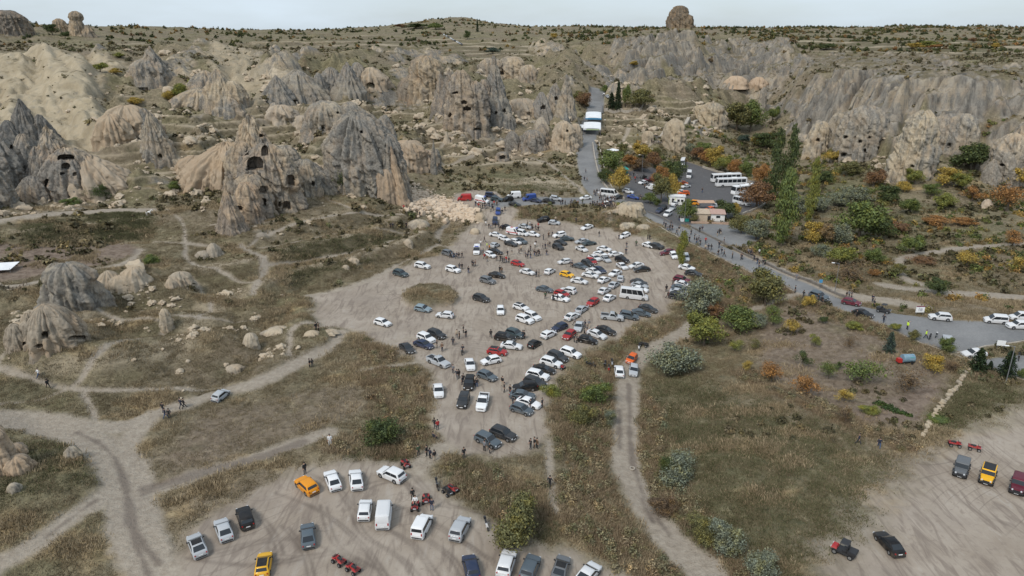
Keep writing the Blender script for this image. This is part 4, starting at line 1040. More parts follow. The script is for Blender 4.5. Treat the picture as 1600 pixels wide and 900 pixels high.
LC = dict(dark=(.068, .09, .042), green=(.112, .145, .055), lime=(.17, .185, .06), yellow=(.33, .25, .075), orange=(.26, .145, .065), rust=(.17, .105, .065),
          silver=(.165, .185, .14), olive=(.135, .135, .065), brown=(.13, .095, .065), fir=(.026, .042, .024), blue=(.06, .085, .075), tan=(.24, .18, .11))
TN = dict(poplar='poplar_tree', conifer='conifer_tree', round='broadleaf_tree', thin='fruit_tree', willow='willow_tree', shrub='shrub', bare='bare_shrub')
_tc = [0]
def tree(kind, px, py, h, w, col, label, cat=None, group=None):
    P = at1(px, py); d = P[1] * CP - (P[2] - CAM_H) * SP; mpp = d / FPX
    el = (CAM_H - P[2]) / np.hypot(P[0], P[1])
    W = w * mpp; H = (h * mpp - W * .12 * el) * math.sqrt(1 + el * el) * 1.06
    i = _tc[0]; _tc[0] += 1
    o = empty(TN[kind], tuple(P), (i * 2.399) % 6.283)
    cm, tm = TREEM[kind][i % 3]
    wf = {'poplar': 1.45, 'conifer': 1.05}.get(kind, 1.12)
    c = mesh_obj('crown', cm, o); c.scale = (W * wf, W * wf, H); c.color = (*LC[col], 1)
    t = mesh_obj('trunk', tm, o); t.scale = (max(W, H * .35), max(W, H * .35), H)
    tag(o, label, cat or ('shrub' if kind in ('shrub', 'bare') else 'tree'), group)
    return o
for a in [
 ('poplar',1207,314,106,26,'dark','tall dark poplar, left one of the pair behind the paler poplar'),('poplar',1228,316,112,26,'dark','tall dark poplar, right one of the pair behind the paler poplar'),
 ('poplar',1220,386,116,40,'green','tall green poplar standing in front of the dark pair beside the road'),('poplar',1263,348,96,22,'lime','slim pale green poplar right of the tall poplars'),
 ('poplar',1065,415,52,20,'lime','small bright poplar standing between cars at the lot edge'),
 ('round',957,272,38,40,'green','round green tree beside the uphill road'),('round',944,287,24,24,'dark','dark bushy tree at the foot of the round green tree'),
 ('round',968,299,40,30,'yellow','yellow autumn tree at the entrance of the small car park'),('round',1052,288,38,34,'dark','dark green tree left of the bus park'),
 ('round',1033,316,46,30,'olive','olive tree above the white kiosk'),('round',1048,314,44,24,'yellow','yellow green tree touching the olive tree above the kiosk'),
 ('round',1030,290,32,24,'orange','orange brown tree behind the olive tree of the small car park'),('round',1003,248,26,28,'yellow','yellow tree near the short rock stub'),
 ('round',1020,262,26,24,'rust','rust red tree in the small car park'),('round',1025,252,22,14,'olive','small olive tree below the cream rock pillar'),('round',985,262,22,26,'orange','sparse orange tree above the teal tent'),
 ('round',1000,268,22,26,'brown','brown bare crowned tree beside the teal tent'),('round',972,240,16,20,'olive','little olive tree right of the white parasol'),
 ('round',1088,250,22,22,'rust','rust tree at the back of the bus park, leftmost'),('round',1104,256,24,24,'orange','orange tree at the back of the bus park'),('round',1118,262,34,30,'yellow','golden tree behind the middle of the bus park'),
 ('round',1128,268,26,26,'lime','lime green tree behind the middle of the bus park'),('round',1148,274,26,24,'orange','amber tree above the parked coaches'),('round',1166,276,24,22,'green','green tree above the parked coaches'),
 ('round',1186,290,34,28,'orange','orange tree left of the tall poplars'),('round',1182,325,44,48,'rust','wide rust coloured tree overhanging the front coach'),('round',1100,240,18,26,'green','green tree beyond the minibus at the bus park corner'),
 ('round',1078,240,16,18,'silver','silver tree left of the visitor path'),
 ('round',1072,345,36,28,'green','dark leaved tree in front of the white kiosk'),('round',1084,348,14,12,'olive','small round bush left of the snack hut'),('round',1134,342,30,34,'dark','dark green tree right of the snack hut'),
 ('round',1148,338,22,16,'yellow','yellow tree peeping behind the snack hut tree'),('willow',1158,364,32,32,'olive','grey green tree below the last minibus'),('willow',1181,374,34,38,'silver','silver bush at the end of the grey side road'),
 ('round',1015,318,18,22,'green','small green tree at the car park kerb'),('round',1026,322,12,12,'dark','small dark bush at the car park kerb'),
 ('round',1150,204,46,44,'olive','big olive tree at the mouth of the ravine'),('round',1172,206,50,40,'green','big green tree at the mouth of the ravine'),('round',1196,232,26,40,'dark','dark tree under the ravine wall'),('round',1160,225,16,20,'blue','blue green bush under the ravine trees'),
 ('thin',1203,222,15,20,'orange','round bright orange tree under the ravine'),('round',1186,228,16,24,'yellow','yellow bushes beside the round orange tree'),('round',1206,190,24,20,'green','green tree up in the ravine'),
 ('conifer',965,172,46,16,'fir','tall dark cypress beside the ticket canopy'),('conifer',955,170,26,20,'fir','low dark conifer left of the cypress'),('round',977,168,36,14,'green','narrow green tree right of the cypress'),
 ('round',1000,168,30,40,'olive','grey olive thicket right of the cypress'),('round',913,168,24,24,'rust','rust tree left of the upper road'),('round',905,160,18,22,'olive','olive tree above the rust tree by the upper road'),
 ('round',945,146,14,14,'green','green tree at the top bend of the upper road'),
 ('round',1342,370,58,62,'green','largest broad green tree of the orchard'),('round',1374,374,40,42,'dark','dark green tree right of the largest orchard tree'),
 ('willow',1248,332,30,30,'silver','silver bush next to the poplars in the orchard hedge'),('willow',1278,330,26,38,'silver','second silver bush of the orchard hedge'),('willow',1308,322,24,36,'silver','third silver bush of the orchard hedge'),('willow',1338,314,26,40,'silver','last silver bush of the orchard hedge'),
 ('round',1268,380,36,32,'yellow','yellow tree below the silver hedge'),('round',1289,381,36,28,'tan','tan leaved tree between yellow and silver trees'),('willow',1311,383,38,32,'silver','rounded silver tree right of the tan one'),
 ('willow',1282,402,24,26,'silver','small silver tree near the lamp post'),('round',1312,414,32,40,'lime','lime tree above the lamp post'),('bare',1328,436,34,72,'brown','brown bare thicket right of the lamp post'),('round',1366,412,24,30,'green','green tree right of the brown thicket'),
 ('round',1420,396,30,36,'green','green tree on the middle orchard meadow'),('round',1403,430,20,26,'olive','olive shrub beside the pale looping track'),('round',1465,460,26,34,'dark','dark round tree beside the far dirt road'),
 ('thin',1582,384,26,32,'orange','bright orange tree at the right edge meadow'),('thin',1510,418,28,34,'yellow','yellow orange tree on the right meadow'),('thin',1592,424,26,30,'yellow','yellow tree at the right edge of the picture'),
 ('thin',1519,314,24,34,'orange','orange tree left of the white boulder'),('thin',1572,330,44,50,'orange','large orange thicket right of the white boulder'),('round',1588,292,32,40,'yellow','yellow tree below the white ribbed tower'),
 ('round',1428,288,26,28,'lime','lime tree at the foot of the banded tower'),('round',1410,300,18,24,'yellow','small yellow tree below the banded tower'),('round',1478,290,30,36,'yellow','yellow green tree right of the banded tower'),('round',1500,296,28,32,'lime','lime tree right of the yellow green one'),
 ('round',1520,268,46,62,'dark','dark thicket in the notch between the rock towers'),('round',1384,316,28,34,'dark','dark tree in the orchard below the banded tower'),('round',1420,334,26,30,'green','green tree in the middle of the autumn orchard'),
 ('round',1476,326,26,32,'lime','lime tree in the autumn orchard'),('round',1455,306,20,26,'green','low green tree in the autumn orchard'),('round',1298,254,20,28,'yellow','yellow bush at the foot of the rock house'),('round',1289,286,20,26,'dark','dark bush in front of the rock house'),
 ('round',1330,274,22,34,'olive','olive thicket below the rock house'),('round',1364,292,28,30,'rust','rust brown tree between rock house and banded tower'),('round',1505,352,14,34,'orange','low orange vines below the orange tree'),('round',1402,362,16,40,'rust','low rust vines behind the largest orchard tree'),
 ('round',1460,352,14,40,'orange','low amber vines in the autumn orchard'),('round',1440,410,10,40,'rust','low rust shrubs beside the looping track'),('round',1365,432,12,18,'orange','little orange shrub behind the far dirt road'),
 ('round',1196,478,58,56,'olive','big bushy tree on the near side of the road'),('willow',1090,492,60,58,'silver','large silver willow at the right lot edge'),('willow',1053,584,50,66,'silver','broad silver willow beside the gully track'),
 ('round',1100,540,54,56,'lime','yellow green tree beside the gully track'),('round',1152,518,44,52,'green','green tree right of the yellow green one'),('willow',1182,512,26,34,'silver','small silver tree at the edge of the orchard'),('round',1116,498,26,34,'rust','rust thicket behind the yellow green tree'),
 ('conifer',1527,580,40,36,'fir','dark conifer beside the road, left of the two'),('conifer',1572,588,44,38,'fir','dark conifer beside the road, right of the two'),('conifer',1389,550,34,26,'blue','blue grey spruce below the road'),
 ('round',1428,532,18,17,'olive','small round kerb tree near the yellow vested officer'),('round',1478,552,26,22,'green','kerb tree in front of the grey jeep'),('round',1397,516,12,18,'lime','low kerb bush left of the officer'),('conifer',1546,578,16,14,'fir','tiny conifer between the two dark conifers'),('round',1596,592,16,14,'green','small tree at the right end of the kerb'),
 ('round',1262,480,20,20,'yellow','small yellow tree under the road bank'),('thin',1237,524,26,24,'yellow','yellow tree at the left of the bare orchard'),('thin',1273,542,22,20,'lime','lime shrub in the bare orchard'),('thin',1208,508,32,34,'green','green fruit tree at the top of the bare orchard'),
 ('thin',1205,598,34,38,'orange','orange fruit tree on the left orchard edge'),('thin',1258,618,36,42,'orange','orange fruit tree near the orchard ditch'),('thin',1254,572,26,26,'dark','dark fruit tree in the bare orchard'),('thin',1294,592,30,28,'green','green fruit tree in the middle of the orchard'),
 ('thin',1310,578,16,14,'dark','small dark fruit tree beside the green one'),('thin',1318,628,22,30,'yellow','low yellow fruit tree near the vegetable row'),('thin',1344,598,40,60,'green','wide green fruit tree below the water tank'),('shrub',1357,644,14,28,'lime','bright lime shrub beside the vegetable row'),
 ('thin',1166,580,18,20,'yellow','small yellow fruit tree behind the willow'),('thin',1148,548,18,24,'lime','small lime fruit tree below the green tree'),('round',1455,580,28,30,'yellow','yellow tree beside the water tank'),('bare',1420,608,40,64,'brown','brown bare thicket below the water tank'),
 ('bare',1327,542,24,26,'brown','bare fruit tree in the upper orchard'),('bare',1490,580,20,30,'brown','bare shrub below the left conifer'),('round',1285,505,12,14,'dark','tiny dark shrub in the upper orchard'),('round',1335,515,14,26,'lime','low lime shrub under the road bank'),('bare',1320,660,34,28,'brown','bare fruit tree left of the vegetable row'),('thin',1180,545,16,18,'olive','small olive fruit tree behind the willow'),
 ('shrub',606,690,44,62,'dark','dark green shrub above the lower lot'),('shrub',932,632,40,46,'green','green shrub beside the gully track'),('shrub',910,662,32,40,'olive','olive shrub left of the gully track'),('shrub',952,660,24,26,'silver','grey shrub at the gully track edge'),
 ('shrub',815,848,74,86,'olive','large pale green shrub above the lower lot corner'),('shrub',1062,752,48,58,'silver','silver shrub on the right of the gully track'),('shrub',1040,738,30,36,'dark','dark shrub left of the silver gully shrub'),('shrub',1135,858,50,56,'silver','silver green shrub at the bottom right meadow'),
 ('shrub',1100,840,36,50,'olive','olive shrub left of the silver green one'),('shrub',1180,900,40,56,'silver','silver shrub at the bottom edge'),('shrub',1035,800,30,42,'brown','brown shrub beside the gully track bend'),('shrub',862,618,20,28,'lime','lime shrub under the last row of cars'),
 
 ('shrub',150,312,26,46,'dark','dark green shrub at the foot of the niche rock'),('shrub',111,322,16,26,'green','small green shrub left of the dark one'),('shrub',31,306,24,18,'yellow','yellow shrub between the left rocks'),('shrub',543,300,44,46,'dark','dark shrub at the foot of the huge smooth rock'),
 ('shrub',234,414,18,32,'green','green shrub beside the brown field path'),('shrub',272,296,14,24,'green','green shrub below the beige apron'),('shrub',525,250,12,22,'olive','olive shrub above the ledge rock'),
 ('round',82,54,16,20,'dark','dark tree on the left skyline'),('round',102,60,11,14,'dark','smaller dark tree below the skyline mushroom rock'),('round',284,156,26,26,'lime','yellow green tree in the hollow of the left hills'),('round',266,158,16,18,'yellow','yellow tree left of the yellow green one'),
 ('round',157,112,14,22,'lime','lime tree on the pale slope edge'),('round',181,116,10,16,'yellow','yellow tree right of the one on the pale slope edge'),('round',304,138,14,20,'lime','lime bush on the rock ridge'),('round',212,164,12,24,'yellow','yellow bush below the pale slope'),('round',186,90,8,14,'lime','lime bush under the plateau rim'),
 ('round',730,62,14,10,'dark','dark tree beside the far line of cars'),('conifer',746,50,20,6,'fir','pointed tree on the far hilltop'),('round',680,46,10,24,'green','green thicket at the top of the far road'),('round',650,44,7,36,'dark','dark thicket on the far left hilltop'),('round',628,44,6,20,'rust','rust thicket on the far left hilltop'),
 ('round',770,84,10,22,'blue','blue green bush below the far road'),('round',865,60,8,12,'yellow','yellow bush near the middle plateau'),('round',990,104,9,14,'yellow','yellow bush in the middle cliff'),('round',1450,74,10,40,'lime','lime hedge on the right plateau'),('round',1430,76,9,24,'yellow','yellow hedge left of the lime hedge'),
 ('round',1460,76,7,20,'orange','orange bush right of the lime hedge'),('round',1555,76,9,12,'yellow','yellow bush at the right plateau'),('round',1520,66,7,12,'rust','red bush on the right plateau'),('round',1290,78,10,24,'dark','dark bush above the right cliffs'),
 ('shrub',1465,655,8,40,'green','green clump under the stone wall'),
]:
    tree(*a)

# ---- things nobody could count: grass tufts and hillside scrub, instanced over the land
def tuft_mesh(name, seed, blades, spread, hgt, width, mat):
    rs = np.random.RandomState(seed); V, F = [], []
    for i in range(blades):
        a = rs.uniform(0, 6.28); r = spread * rs.rand() ** .6; c0 = np.array([r * math.cos(a), r * math.sin(a), -.05])
        ln = hgt * rs.uniform(.6, 1.1); tilt = np.array([math.cos(a) * .5 * r / spread + rs.normal(0, .25), math.sin(a) * .5 * r / spread + rs.normal(0, .25), 1.0])
        b = rs.uniform(0, 6.28); w = np.array([math.cos(b), math.sin(b), 0]) * width * rs.uniform(.6, 1.3)
        k = len(V); V += [c0 - w, c0 + w, c0 + tilt * ln]; F.append((k, k + 1, k + 2))
    return np_mesh(name, np.array(V), np.array(F), [mat], smooth=False)
def scatter(name, label, protos, P, scale, seed, col=None):
    rs = np.random.RandomState(seed)
    me = bpy.data.meshes.new(name); me.vertices.add(len(P)); me.vertices.foreach_set('co', P.astype(np.float32).ravel())
    a = me.attributes.new('size', 'FLOAT', 'POINT'); a.data.foreach_set('value', scale.astype(np.float32))
    a = me.attributes.new('turn', 'FLOAT', 'POINT'); a.data.foreach_set('value', rs.uniform(0, 6.28, len(P)).astype(np.float32))
    a = me.attributes.new('pick', 'INT', 'POINT'); a.data.foreach_set('value', rs.randint(0, len(protos), len(P)).astype(np.int32))
    o = mesh_obj(name, me); tag(o, label, kind='stuff')
    ng = bpy.data.node_groups.new(name + '_scatter', 'GeometryNodeTree')
    ng.interface.new_socket('Geometry', in_out='INPUT', socket_type='NodeSocketGeometry'); ng.interface.new_socket('Geometry', in_out='OUTPUT', socket_type='NodeSocketGeometry')
    N = ng.nodes; L = ng.links
    gi = N.new('NodeGroupInput'); go_ = N.new('NodeGroupOutput'); m2p = N.new('GeometryNodeMeshToPoints'); iop = N.new('GeometryNodeInstanceOnPoints'); g2i = N.new('GeometryNodeGeometryToInstance')
    L.new(gi.outputs[0], m2p.inputs[0]); L.new(m2p.outputs[0], iop.inputs['Points'])
    hold = []
    for pm in protos:
        ho = bpy.data.objects.new(name + '_clump', pm); hold.append(ho)
        if col: ho.color = col
                   # never linked: only a source shape
        oi = N.new('GeometryNodeObjectInfo'); oi.inputs['Object'].default_value = ho; oi.inputs['As Instance'].default_value = True
        hold.append(oi)
    for oi in reversed([h for h in hold if not isinstance(h, bpy.types.Object)]): L.new(oi.outputs['Geometry'], g2i.inputs[0])
    L.new(g2i.outputs[0], iop.inputs['Instance']); iop.inputs['Pick Instance'].default_value = True
    def attr(nm, t):
        n_ = N.new('GeometryNodeInputNamedAttribute'); n_.data_type = t; n_.inputs['Name'].default_value = nm; return [s for s in n_.outputs if s.enabled and s.name == 'Attribute'][0]
    L.new(attr('pick', 'INT'), iop.inputs['Instance Index'])
    cx = N.new('ShaderNodeCombineXYZ'); L.new(attr('turn', 'FLOAT'), cx.inputs['Z']); L.new(cx.outputs[0], iop.inputs['Rotation'])
    cs = N.new('ShaderNodeCombineXYZ'); sz = attr('size', 'FLOAT')
    for s in 'XYZ': L.new(sz, cs.inputs[s])
    L.new(cs.outputs[0], iop.inputs['Scale']); L.new(iop.outputs[0], go_.inputs[0])
    md = o.modifiers.new('scatter', 'NODES'); md.node_group = ng
    return o
def straw_material(name, c1, c2, c3):
    m, nt, b = new_mat(name); B = NB(nt); geo = B.n('ShaderNodeNewGeometry'); oi = B.n('ShaderNodeObjectInfo')
    c = B.mix(B.rng(B.noise(geo.outputs['Position'], .14, 4, .6), .38, .62), c1, c2)
    c = B.mix(B.math('MULTIPLY', oi.outputs['Random'], .6), c, c3)
    v = B.rng(geo.outputs['Random Per Island'], 0, 1, .7, 1.3); g = B.n('ShaderNodeCombineColor')
    for i in range(3): B.link(v, g.inputs[i])
    B.link(B.mix(1.0, c, g.outputs[0], 'MULTIPLY'), b.inputs['Base Color']); b.inputs['Roughness'].default_value = 1; b.inputs['Specular IOR Level'].default_value = .05
    return m
G_DRY = straw_material('dry_grass', (.215, .183, .112), (.30, .252, .162), (.15, .105, .07))
G_GOLD = straw_material('straw_grass', (.32, .25, .155), (.38, .31, .205), (.22, .165, .105))
G_GREEN = straw_material('green_grass', (.085, .092, .042), (.13, .13, .068), (.18, .16, .10))
G_REED = straw_material('reed_stems', (.27, .205, .13), (.35, .28, .185), (.17, .12, .08))
_area = np.gradient(DD)[:, None] * (DD * (AZ[1] - AZ[0]))[:, None] * np.ones(NA)[None, :]
def sample(weight, n, seed):
    rs = np.random.RandomState(seed); w = (weight * _area).ravel(); cs = np.cumsum(w); k = np.searchsorted(cs, rs.rand(n) * cs[-1]); k = np.clip(k, 0, len(w) - 1)
    i, j = k // NA, k % NA
    d = DD[i] + rs.uniform(-.5, .5, n) * np.gradient(DD)[i]; a = AZ[j] + rs.uniform(-.5, .5, n) * (AZ[1] - AZ[0])
    X = d * np.sin(a); Y = d * np.cos(a)
    return np.stack([X, Y, ground(X, Y)], -1), rs, d
open_ = np.clip(1 - np.clip(CLEAR + TRAIL, 0, 1) * 1.6, 0, 1) * (1 - ROCK * .9)
near = smooth(300, 200, dist) * (dist > 62)
clumpy = smooth(-.35, .5, fbm(GX_ / 4, GY_ / 4, 3, seed=91))
P, rs, d = sample(open_ * near * np.clip(1 - 1.15 * SOIL, 0, 1) * (1 - GOLD * .8) * (.15 + clumpy) * smooth(300, 120, dist), 86000, 1)
scatter('dry_grass', 'dry tussocky grass over the slopes', [tuft_mesh('dry_tuft', i, 15, .75, .26, .05, G_DRY) for i in range(3)], P, rs.uniform(.5, 1.15, len(P)) * (.85 + d / 400), 2)
P, rs, d = sample(np.clip(open_, 0, 1) * near * GOLD * (.2 + clumpy), 13000, 3)
scatter('straw_grass', 'tall straw coloured grass in patches', [tuft_mesh('straw_tuft', 9 + i, 18, .8, .40, .045, G_GOLD) for i in range(3)], P, rs.uniform(.7, 1.5, len(P)) * (1 + d / 500), 4)
P, rs, d = sample(open_ * near * LUSH * (.2 + clumpy), 17000, 5)
scatter('green_grass', 'green grass in damp hollows', [tuft_mesh('green_tuft', 19 + i, 15, .75, .26, .05, G_GREEN) for i in range(3)], P, rs.uniform(.6, 1.3, len(P)) * (1 + d / 400), 6)
SCRUB = leaf_material('scrub_leaves', .45, (1.35, 1.2, .9), [(0, (.06, .058, .034)), (.45, (.10, .086, .052)), (.7, (.17, .14, .09)), (.9, (.09, .10, .05)), (1.0, (.19, .15, .08))])
PLAT = leaf_material('hedge_leaves', .45, (1.3, 1.1, .8), [(0, (.035, .045, .022)), (.4, (.06, .07, .03)), (.66, (.10, .10, .045)), (.82, (.13, .09, .055)), (.95, (.20, .15, .055)), (1.0, (.20, .11, .05))])
VALL = leaf_material('valley_leaves', .45, (1.3, 1.15, .75), [(0, (.07, .085, .04)), (.35, (.11, .135, .05)), (.6, (.17, .165, .06)), (.78, (.17, .125, .07)), (.92, (.30, .22, .07)), (1.0, (.26, .14, .06))])
def clump_mesh(name, seed, n, mat, sz=.2):
    rs = np.random.RandomState(seed); d = rs.normal(size=(n, 3)); d[:, 2] = np.abs(d[:, 2]); d /= np.linalg.norm(d, axis=1)[:, None]
    p = d * np.array([.5, .5, .62]) * rs.uniform(.55, 1.05, (n, 1)) * (1 + .3 * np.sin(d[:, :1] * 5 + seed)); N_ = d + .6 * rs.normal(size=(n, 3)); N_ /= np.linalg.norm(N_, axis=1)[:, None]
    V, F = cards(p, N_, sz, rs, .7); return np_mesh(name, V, F, [mat], smooth=False)
hill = smooth(150, 230, dist) * smooth(700, 480, dist)
scn = smooth(.0, .5, fbm(GX_ / 25, GY_ / 25, 4, seed=95) + .25)
flat = smooth(.75, .25, np.abs(_dx))
P, rs, d = sample(np.clip(open_ + .16 + .5 * CLIFF * smooth(.3, .1, fl2), 0, 1) * (1 - np.clip(CLEAR, 0, 1)) * hill * scn * flat * (1 - SLAB * .85) * (1 - .5 * LUSH), 17000, 7)
scatter('scrub', 'low dark scrub scattered over the hillsides', [clump_mesh('scrub_bush', 40 + i, 46, SCRUB) for i in range(4)], P, .45 + rs.exponential(.62, len(P)).clip(0, 2.8), 8)
def outcrop_mesh(seed):
    rs = np.random.RandomState(seed); bm = bmesh.new(); bmesh.ops.create_icosphere(bm, subdivisions=3, radius=1.0); k1 = seed * 3.1
    for v in bm.verts:
        x, y, z = v.co
        k = 1 + .55 * float(pnoise(x * 1.2 + k1, y * 1.2 + z * .8 - k1, seed)) + .32 * float(pnoise(x * 2.9 + k1, y * 2.9 - z * 2.2, seed + 3)) + .14 * float(pnoise(x * 7 + k1, y * 7 + z * 6, seed + 5))
        v.co = Vector((x * k * 1.15, y * k * .9, (z * k if z > 0 else z * .5) * .72))
    me = bpy.data.meshes.new('outcrop'); bm.to_mesh(me); bm.free(); me.materials.append(ROCKM); me.polygons.foreach_set('use_smooth', [True] * len(me.polygons)); me.set_sharp_from_angle(angle=R(50)); return me
OUTC = [outcrop_mesh(s) for s in (2, 6, 11, 15, 19, 24, 30)]
_lr = np.clip(HILL + .5 * ROCK * (1 - SLAB), 0, 1) * smooth(150, 200, dist) * smooth(560, 460, dist) * (1 - np.clip(CLEAR + TRAIL, 0, 1)) * (.02 + smooth(.05, .42, fbm(GX_ / 26, GY_ / 26, 4, seed=151)) + .7 * APRON) * (1 - .8 * SLAB) * (1 - CLIFF)
P, rs, d = sample(_lr, 2600, 27)
scatter('loose_rocks', 'broken rock and outcrops strewn over the hillsides', OUTC, P, .25 + rs.exponential(.6, len(P)).clip(0, 2.6), 28, (.72, .69, .64, .4))
P, rs, d = sample(MOUND * (.02 + smooth(.1, .4, fbm(GX_ / 12, GY_ / 12, 3, seed=153))) * open_, 260, 29)
scatter('loose_stones', 'small pale stones on the grassy banks', OUTC, P, .12 + rs.exponential(.25, len(P)).clip(0, 1.1), 30, (.85, .81, .75, .7))
BRUSH = np.maximum.reduce([poly_mask([(868,600),(905,590),(955,585),(960,640),(955,720),(965,780),(1000,840),(1050,900),(1000,905),(940,870),(880,850),(870,760),(880,690),(862,650)], soft=3),
    poly_mask([(1000,600),(1025,640),(1030,720),(1090,800),(1180,900),(1130,910),(1060,850),(1010,770),(990,700),(990,620)], soft=3), poly_mask([(1060,372),(1100,395),(1150,420),(1200,442),(1240,460),(1180,480),(1120,480),(1080,440),(1078,410)], soft=3),
    poly_mask([(1240,458),(1330,492),(1440,538),(1540,582),(1530,596),(1430,556),(1330,512),(1240,474)], soft=1.5)*.8, poly_mask([(700,725),(760,735),(860,770),(880,850),(830,848),(770,815),(700,765)], soft=2)*.7,
    poly_mask([(560,535),(650,560),(672,610),(690,700),(640,720),(560,712),(520,700),(600,650),(570,590)], soft=3)*.55, line_mask([(1168,585),(1220,612),(1290,640),(1350,672),(1410,694)], 4.0)*1.0, poly_mask([(930,548),(1010,505),(1060,500),(1070,520),(1000,545),(960,562),(920,570)], soft=2)*.8, poly_mask([(800,322),(960,328),(1000,350),(1000,368),(900,348),(800,338)], soft=1.5)*.7])
BRUSHM = leaf_material('bramble_leaves', .45, (1.3, 1.1, .85), [(0, (.12, .12, .065)), (.3, (.19, .17, .10)), (.55, (.27, .225, .14)), (.75, (.2, .15, .1)), (.9, (.15, .165, .10)), (1.0, (.34, .27, .17))])
P, rs, d = sample(np.clip(open_, 0, 1) * BRUSH * (.15 + smooth(-.3, .3, fbm(GX_ / 5, GY_ / 5, 3, seed=131))), 1500, 23)
scatter('bramble', 'dense dry brush on the banks between lot, track and road', [clump_mesh('bramble_bush', 90 + i, 170, BRUSHM, .065) for i in range(5)], P, rs.uniform(.6, 2.0, len(P)), 24)
P, rs, d = sample(np.clip(open_, 0, 1) * BRUSH * (.1 + smooth(-.2, .35, fbm(GX_ / 6, GY_ / 6, 3, seed=133))), 8000, 25)
scatter('reed_grass', 'tall pale reeds and straw on the banks', [tuft_mesh('reed_tuft', 29 + i, 24, .65, .6, .04, G_REED) for i in range(3)], P, rs.uniform(.6, 1.5, len(P)), 26)
P, rs, d = sample(smooth(150, 190, dist) * smooth(430, 380, dist) * smooth(.13, .2, AZ)[None, :] * np.clip(open_, 0, 1) * smooth(-.1, .4, fbm(GX_ / 22, GY_ / 22, 3, seed=101)) * (1 - ROCKZ * .6) * (Z < 30), 1500, 19)
scatter('orchard_undergrowth', 'mixed autumn bushes and vines between the orchard trees', [clump_mesh('orchard_bush', 70 + i, 90, VALL, .12) for i in range(4)], P, rs.uniform(.8, 2.8, len(P)), 20)
P, rs, d = sample(smooth(95, 130, dist) * smooth(380, 300, dist) * smooth(2, 40, GX_) * open_ * smooth(.1, .5, fbm(GX_ / 18, GY_ / 18, 3, seed=99)) * (1 - ROCKZ), 900, 17)
scatter('valley_bushes', 'small wild bushes on the valley floor', [clump_mesh('wild_bush', 60 + i, 60, SCRUB, .16) for i in range(3)], P, rs.uniform(.6, 1.9, len(P)), 18)
platw = smooth(560, 800, dist) * smooth(1700, 1300, dist) * (Z > 46) * np.clip(.06 + smooth(.0, .45, fbm(GX_ / 60, GY_ / 30, 4, seed=97)), 0, 1) * (.35 + .65 * smooth(-50, 300, GX_)) * (1 / (.3 + dist / 900) ** 2)
P, rs, d = sample(platw, 6500, 9)
scatter('plateau_bushes', 'bushes and hedges across the far plateau', [clump_mesh('plateau_bush', 50 + i, 40, PLAT) for i in range(4)], P, rs.uniform(1.2, 4.6, len(P)), 10)
# ------------------------------------------------------------------ vehicles
def simple_mat(name, col, rough=.5, metal=0.0, spec=.5, objcol=False, coat=0.0):
    m, nt, b = new_mat(name); B = NB(nt)
    if objcol:
        oi = B.n('ShaderNodeObjectInfo'); geo = B.n('ShaderNodeNewGeometry'); tc = B.n('ShaderNodeTexCoord')
        dust = B.noise(geo.outputs['Position'], 1.3, 4, .6)
        sx = B.n('ShaderNodeSeparateXYZ'); B.link(tc.outputs['Object'], sx.inputs[0])
        low = B.rng(sx.outputs['Z'], .25, .9, .5, .05)                   # road dust on the sills
        c = B.mix(B.math('MULTIPLY', low, B.rng(dust, .35, .65)), oi.outputs['Color'], (.30, .25, .2))
        B.link(c, b.inputs['Base Color']); B.link(B.rng(dust, .3, .7, rough, rough + .2), b.inputs['Roughness'])
    else:
        b.inputs['Base Color'].default_value = (*col, 1); b.inputs['Roughness'].default_value = rough
    b.inputs['Metallic'].default_value = metal; b.inputs['Specular IOR Level'].default_value = spec; b.inputs['Coat Weight'].default_value = coat
    return m
PAINT = simple_mat('car_paint', (1, 1, 1), .3, 0, .22, True, .08)
GLASSM = simple_mat('tinted_glass', (.018, .022, .026), .08, 0, .6)
TYREM = simple_mat('tyre_rubber', (.022, .022, .023), .9, 0, .2)
RIMM = simple_mat('wheel_alloy', (.42, .43, .44), .35, .8)
BLACKM = simple_mat('black_trim', (.025, .025, .027), .6)
LAMPM = simple_mat('headlamp_lens', (.62, .65, .68), .15)
TAILM = simple_mat('tail_lamp_lens', (.35, .015, .012), .25)
PLATEM = simple_mat('number_plate', (.75, .76, .76), .5)
REDM = simple_mat('red_paint', (.42, .025, .02), .4)
BLUEM = simple_mat('blue_lamp', (.02, .06, .5), .3)
WHITEM = simple_mat('white_paint', (.78, .78, .77), .45)
STEELM = simple_mat('steel', (.3, .3, .31), .45, .7)

